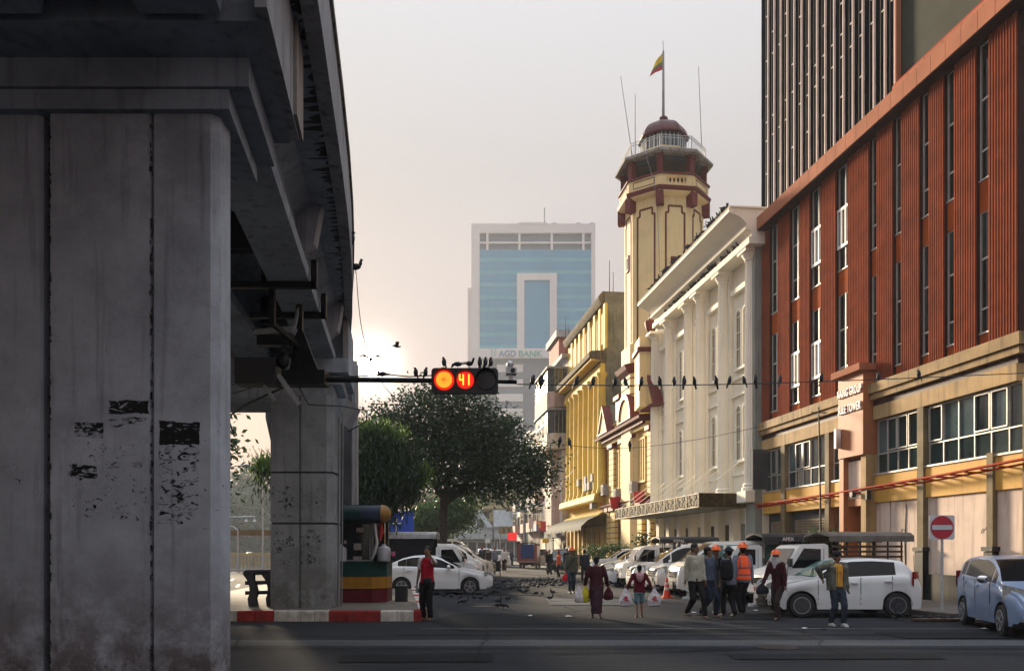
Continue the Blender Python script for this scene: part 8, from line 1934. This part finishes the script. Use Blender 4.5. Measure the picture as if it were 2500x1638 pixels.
m = MB(); m.cyl((-.5, 0, z), (P(623, 1, 45).x-P(540, 1, 45).x, 0, z+.03), .05, n=8); m.cyl((-.5, 0, 0), (-.5, 0, z+.5), .1, n=8); m.build('pole', M['alu'], gt, 40)
for u in (601, 621): x = (u-540)/2000*45; m = MB(); m.lathe([(.03, .0), (.05, -.12), (.12, -.22), (.11, -.25)], (x, 0, z), 10); m.build('hanging_lamp', M['alu'], gt, 40)
# utility pole and cable tangle down the street
up_ = empty('utility_pole', (P(1281, 1345, 95).x, 95, 0), 0, 'grey utility pole with tangled cables at the far right of the street', 'utility pole')
m = MB(); m.cyl((0, 0, 0), (0, 0, 9.5), .16, .11, n=8); m.build('pole', M['greymetal'], up_, 40)
for z in (7.8, 8.8): m = MB(); m.box(-.9, .9, -.06, .06, z, z+.1); m.build('crossarm', M['steelD'], up_)
m = MB(); m.box(-.55, -.15, -.3, .1, 6.2, 7.4); m.build('transformer', M['concL'], up_)
rn = random.Random(5)
for k in range(6):
    m = MB(); a = Vector((rn.uniform(-.6, .6), 0, rn.uniform(6, 8.8))); b = Vector((rn.uniform(3, 7), rn.uniform(-30, -8), rn.uniform(5, 9))); m.tube([a, a.lerp(b, .5)+Vector((0, 0, -.7)), b], .02, 4); m.build('cable', M['black'], up_)
def boxsign(u0, u1, v0, v1, Y, mat, label, text=None, emit=False, extra=None, cat='sign'):
    p0, p1 = P(u0, v1, Y), P(u1, v0, Y); r_ = empty('shop_sign', ((p0.x+p1.x)/2, Y, p0.z), 0, label, cat); w, h = (p1.x-p0.x)/2, p1.z-p0.z
    m = MB(); m.box(-w, w, 0, .2, 0, h); m.build('panel', mat, r_)
    m = MB(); m.cyl((-w*.7, .1, h), (-w*.7, .1, h+.4), .03, n=5); m.bar((w, .1, h*.5), (w+1.0, .4, h*.6), .05); m.build('bracket', M['steelD'], r_, kind='stuff')
    return r_, w, h
boxsign(1240, 1262, 1300, 1319, 105, flat('led_sign_red', (.6, .02, .02), .5, emit=(1, .02, .02), es=.22), 'glowing red sign hanging over the street left of the red pickup')
r_, w, h = boxsign(1309, 1333, 1272, 1296, 84, flat('sign_red_paint', (.45, .03, .05), .6), 'red box sign with blue and orange panels on the right side of the street')
for x0, x1, z0, z1, c in ((-1, -.55, .0, .7, (.05, .20, .5)), (-.5, -.1, .3, .9, (.75, .35, .05)), (-.95, -.5, .75, .95, (.75, .5, .05))): m = MB(); m.box(x0*w, x1*w, -.02, -.004, z0*h, z1*h); m.build('sign_graphic', flat('graphic%d' % int(c[0]*100), c, .6), r_)
boxsign(1324, 1340, 1314, 1325, 82, flat('sign_yellow', (.70, .48, .02), .6), 'small yellow sign below the red box sign')
boxsign(1291, 1301, 1262, 1290, 90, flat('sign_pinkwhite', (.65, .5, .48), .6), 'upright white sign with faded red print on the far right side')
boxsign(1184, 1197, 1315, 1325, 88, flat('sign_pale', (.55, .58, .58), .6), 'small pale hanging sign above the cars at the end of the street')
kx_ = empty('arched_canopy', (P(1248, 1345, 112).x, 112, 0), 0, 'beige scalloped canopy with dark arched outlines above the red glowing sign', 'canopy')
z = CH+(1345-1302)/2000*112
m = MB(); m.box(-1.7, 1.6, 0, 1.5, z, z+1.0); m.build('canopy', M['beigefar'], kx_)
for k in range(5):
    m = MB(); x = -1.3+k*.65; m.tube([(x-.28, -.03, z), (x-.28, -.03, z+.6), (x, -.03, z+.95), (x+.28, -.03, z+.6), (x+.28, -.03, z)], .04, 4); m.build('arch_outline', M['steelD'], kx_)
for x in (-1.5, 1.4): m = MB(); m.cyl((x, .8, 0), (x, .8, z), .08, n=6); m.build('post', M['greymetal'], kx_)
# aerial pole in front of the office podium
ap = empty('aerial_pole', fW(fT(2003, 1.0), 1.0, 0), FROT, 'thin rusty aerial pole standing in front of the podium windows', 'pole')
m = MB(); m.cyl((-.1, 0, .14), (.12, 0, zz(6.5)), .04, .025, n=6); m.build('pole', M['rust'], ap, 40); zt_ = zz(6.5)
m = MB(); m.bar((-.35, 0, zt_-.3), (.5, 0, zt_-.25), .03); m.bar((.1, -.3, zt_-.2), (.1, .3, zt_-.2), .03); m.build('aerial', M['rust'], ap)
for (u, v0, v1, lb) in ((1488, 630, 712, 'thin aerial on the roof of the columned yellow building'), (1381, 765, 842, 'pair of aerials at the far end of the columned yellow roof')):
    q = P(u, v1+6, 66 if u > 1450 else 80); a_ = empty('roof_aerial', (q.x, q.y, q.z-1), 0, lb, 'aerial'); hgt = (v1-v0)/2000*q.y+1
    m = MB(); m.cyl((0, 0, 0), (0, 0, hgt), .04, .02, n=5); m.build('mast', M['steelD'], a_)
    m = MB(); m.cyl((.3, 0, 0), (.3, 0, hgt*.75), .03, .02, n=5); m.build('mast', M['steelD'], a_)
# litter and rubble
for (u, v, Y_) in ((1532, 1467, 0), (1615, 1466, 0), (1386, 1506, 0), (1393, 1507, 0), (1293, 1505, 0), (1695, 1497, 0), (2405, 1537, 0), (1965, 1536, 0), (1845, 1492, 0)):
    p = G(u, v); r_ = random.Random(int(u)); m = MB(); n = 7
    pts = [(p.x+r_.uniform(.05, .10)*math.cos(k*6.28/n), p.y+r_.uniform(.05, .1)*math.sin(k*6.28/n)*.8, .02+r_.uniform(0, .025)) for k in range(n)]; m.add(pts+[(p.x, p.y, .05)], [(k, (k+1) % n, n) for k in range(n)])
    m.build('litter', C_wht, None, label='scrap of pale litter lying on the dark asphalt', cat='litter', group='scraps of litter on the road')
m = MB(); r_ = random.Random(2)
for k in range(46):
    x = r_.gauss(10.3, .55); y = r_.gauss(19.4, .35); s = r_.uniform(.02, .075); m.ell((x, y, .05+s*.3), s*1.3, s, s*.6, 6, 4)
m.build('rubble', pm('rubble', (.06, .05, .045), .9, .4, 8, bump=.5), kind='stuff')
m = MB(); m.box(9.2, 10.3, 18.75, 18.95, .02, .07); m.build('plank', M['rust'], None, label='flat dark plank lying beside the rubble at the foot of the sign', cat='plank')
# manhole lid and oil drips on the road
for (u, v) in ((1180, 1480), (1900, 1580)):
    p = G(u, v); m = MB(); m.lathe([(.34, 0), (.34, .008), (.30, .010), (.01, .010)], (p.x, p.y, .0), 24); m.build('manhole_cover', M['steelD'], None, 40, label='round iron manhole cover in the road %s' % ('left of the flock' if u < 1500 else 'in the near lane'), cat='manhole cover')
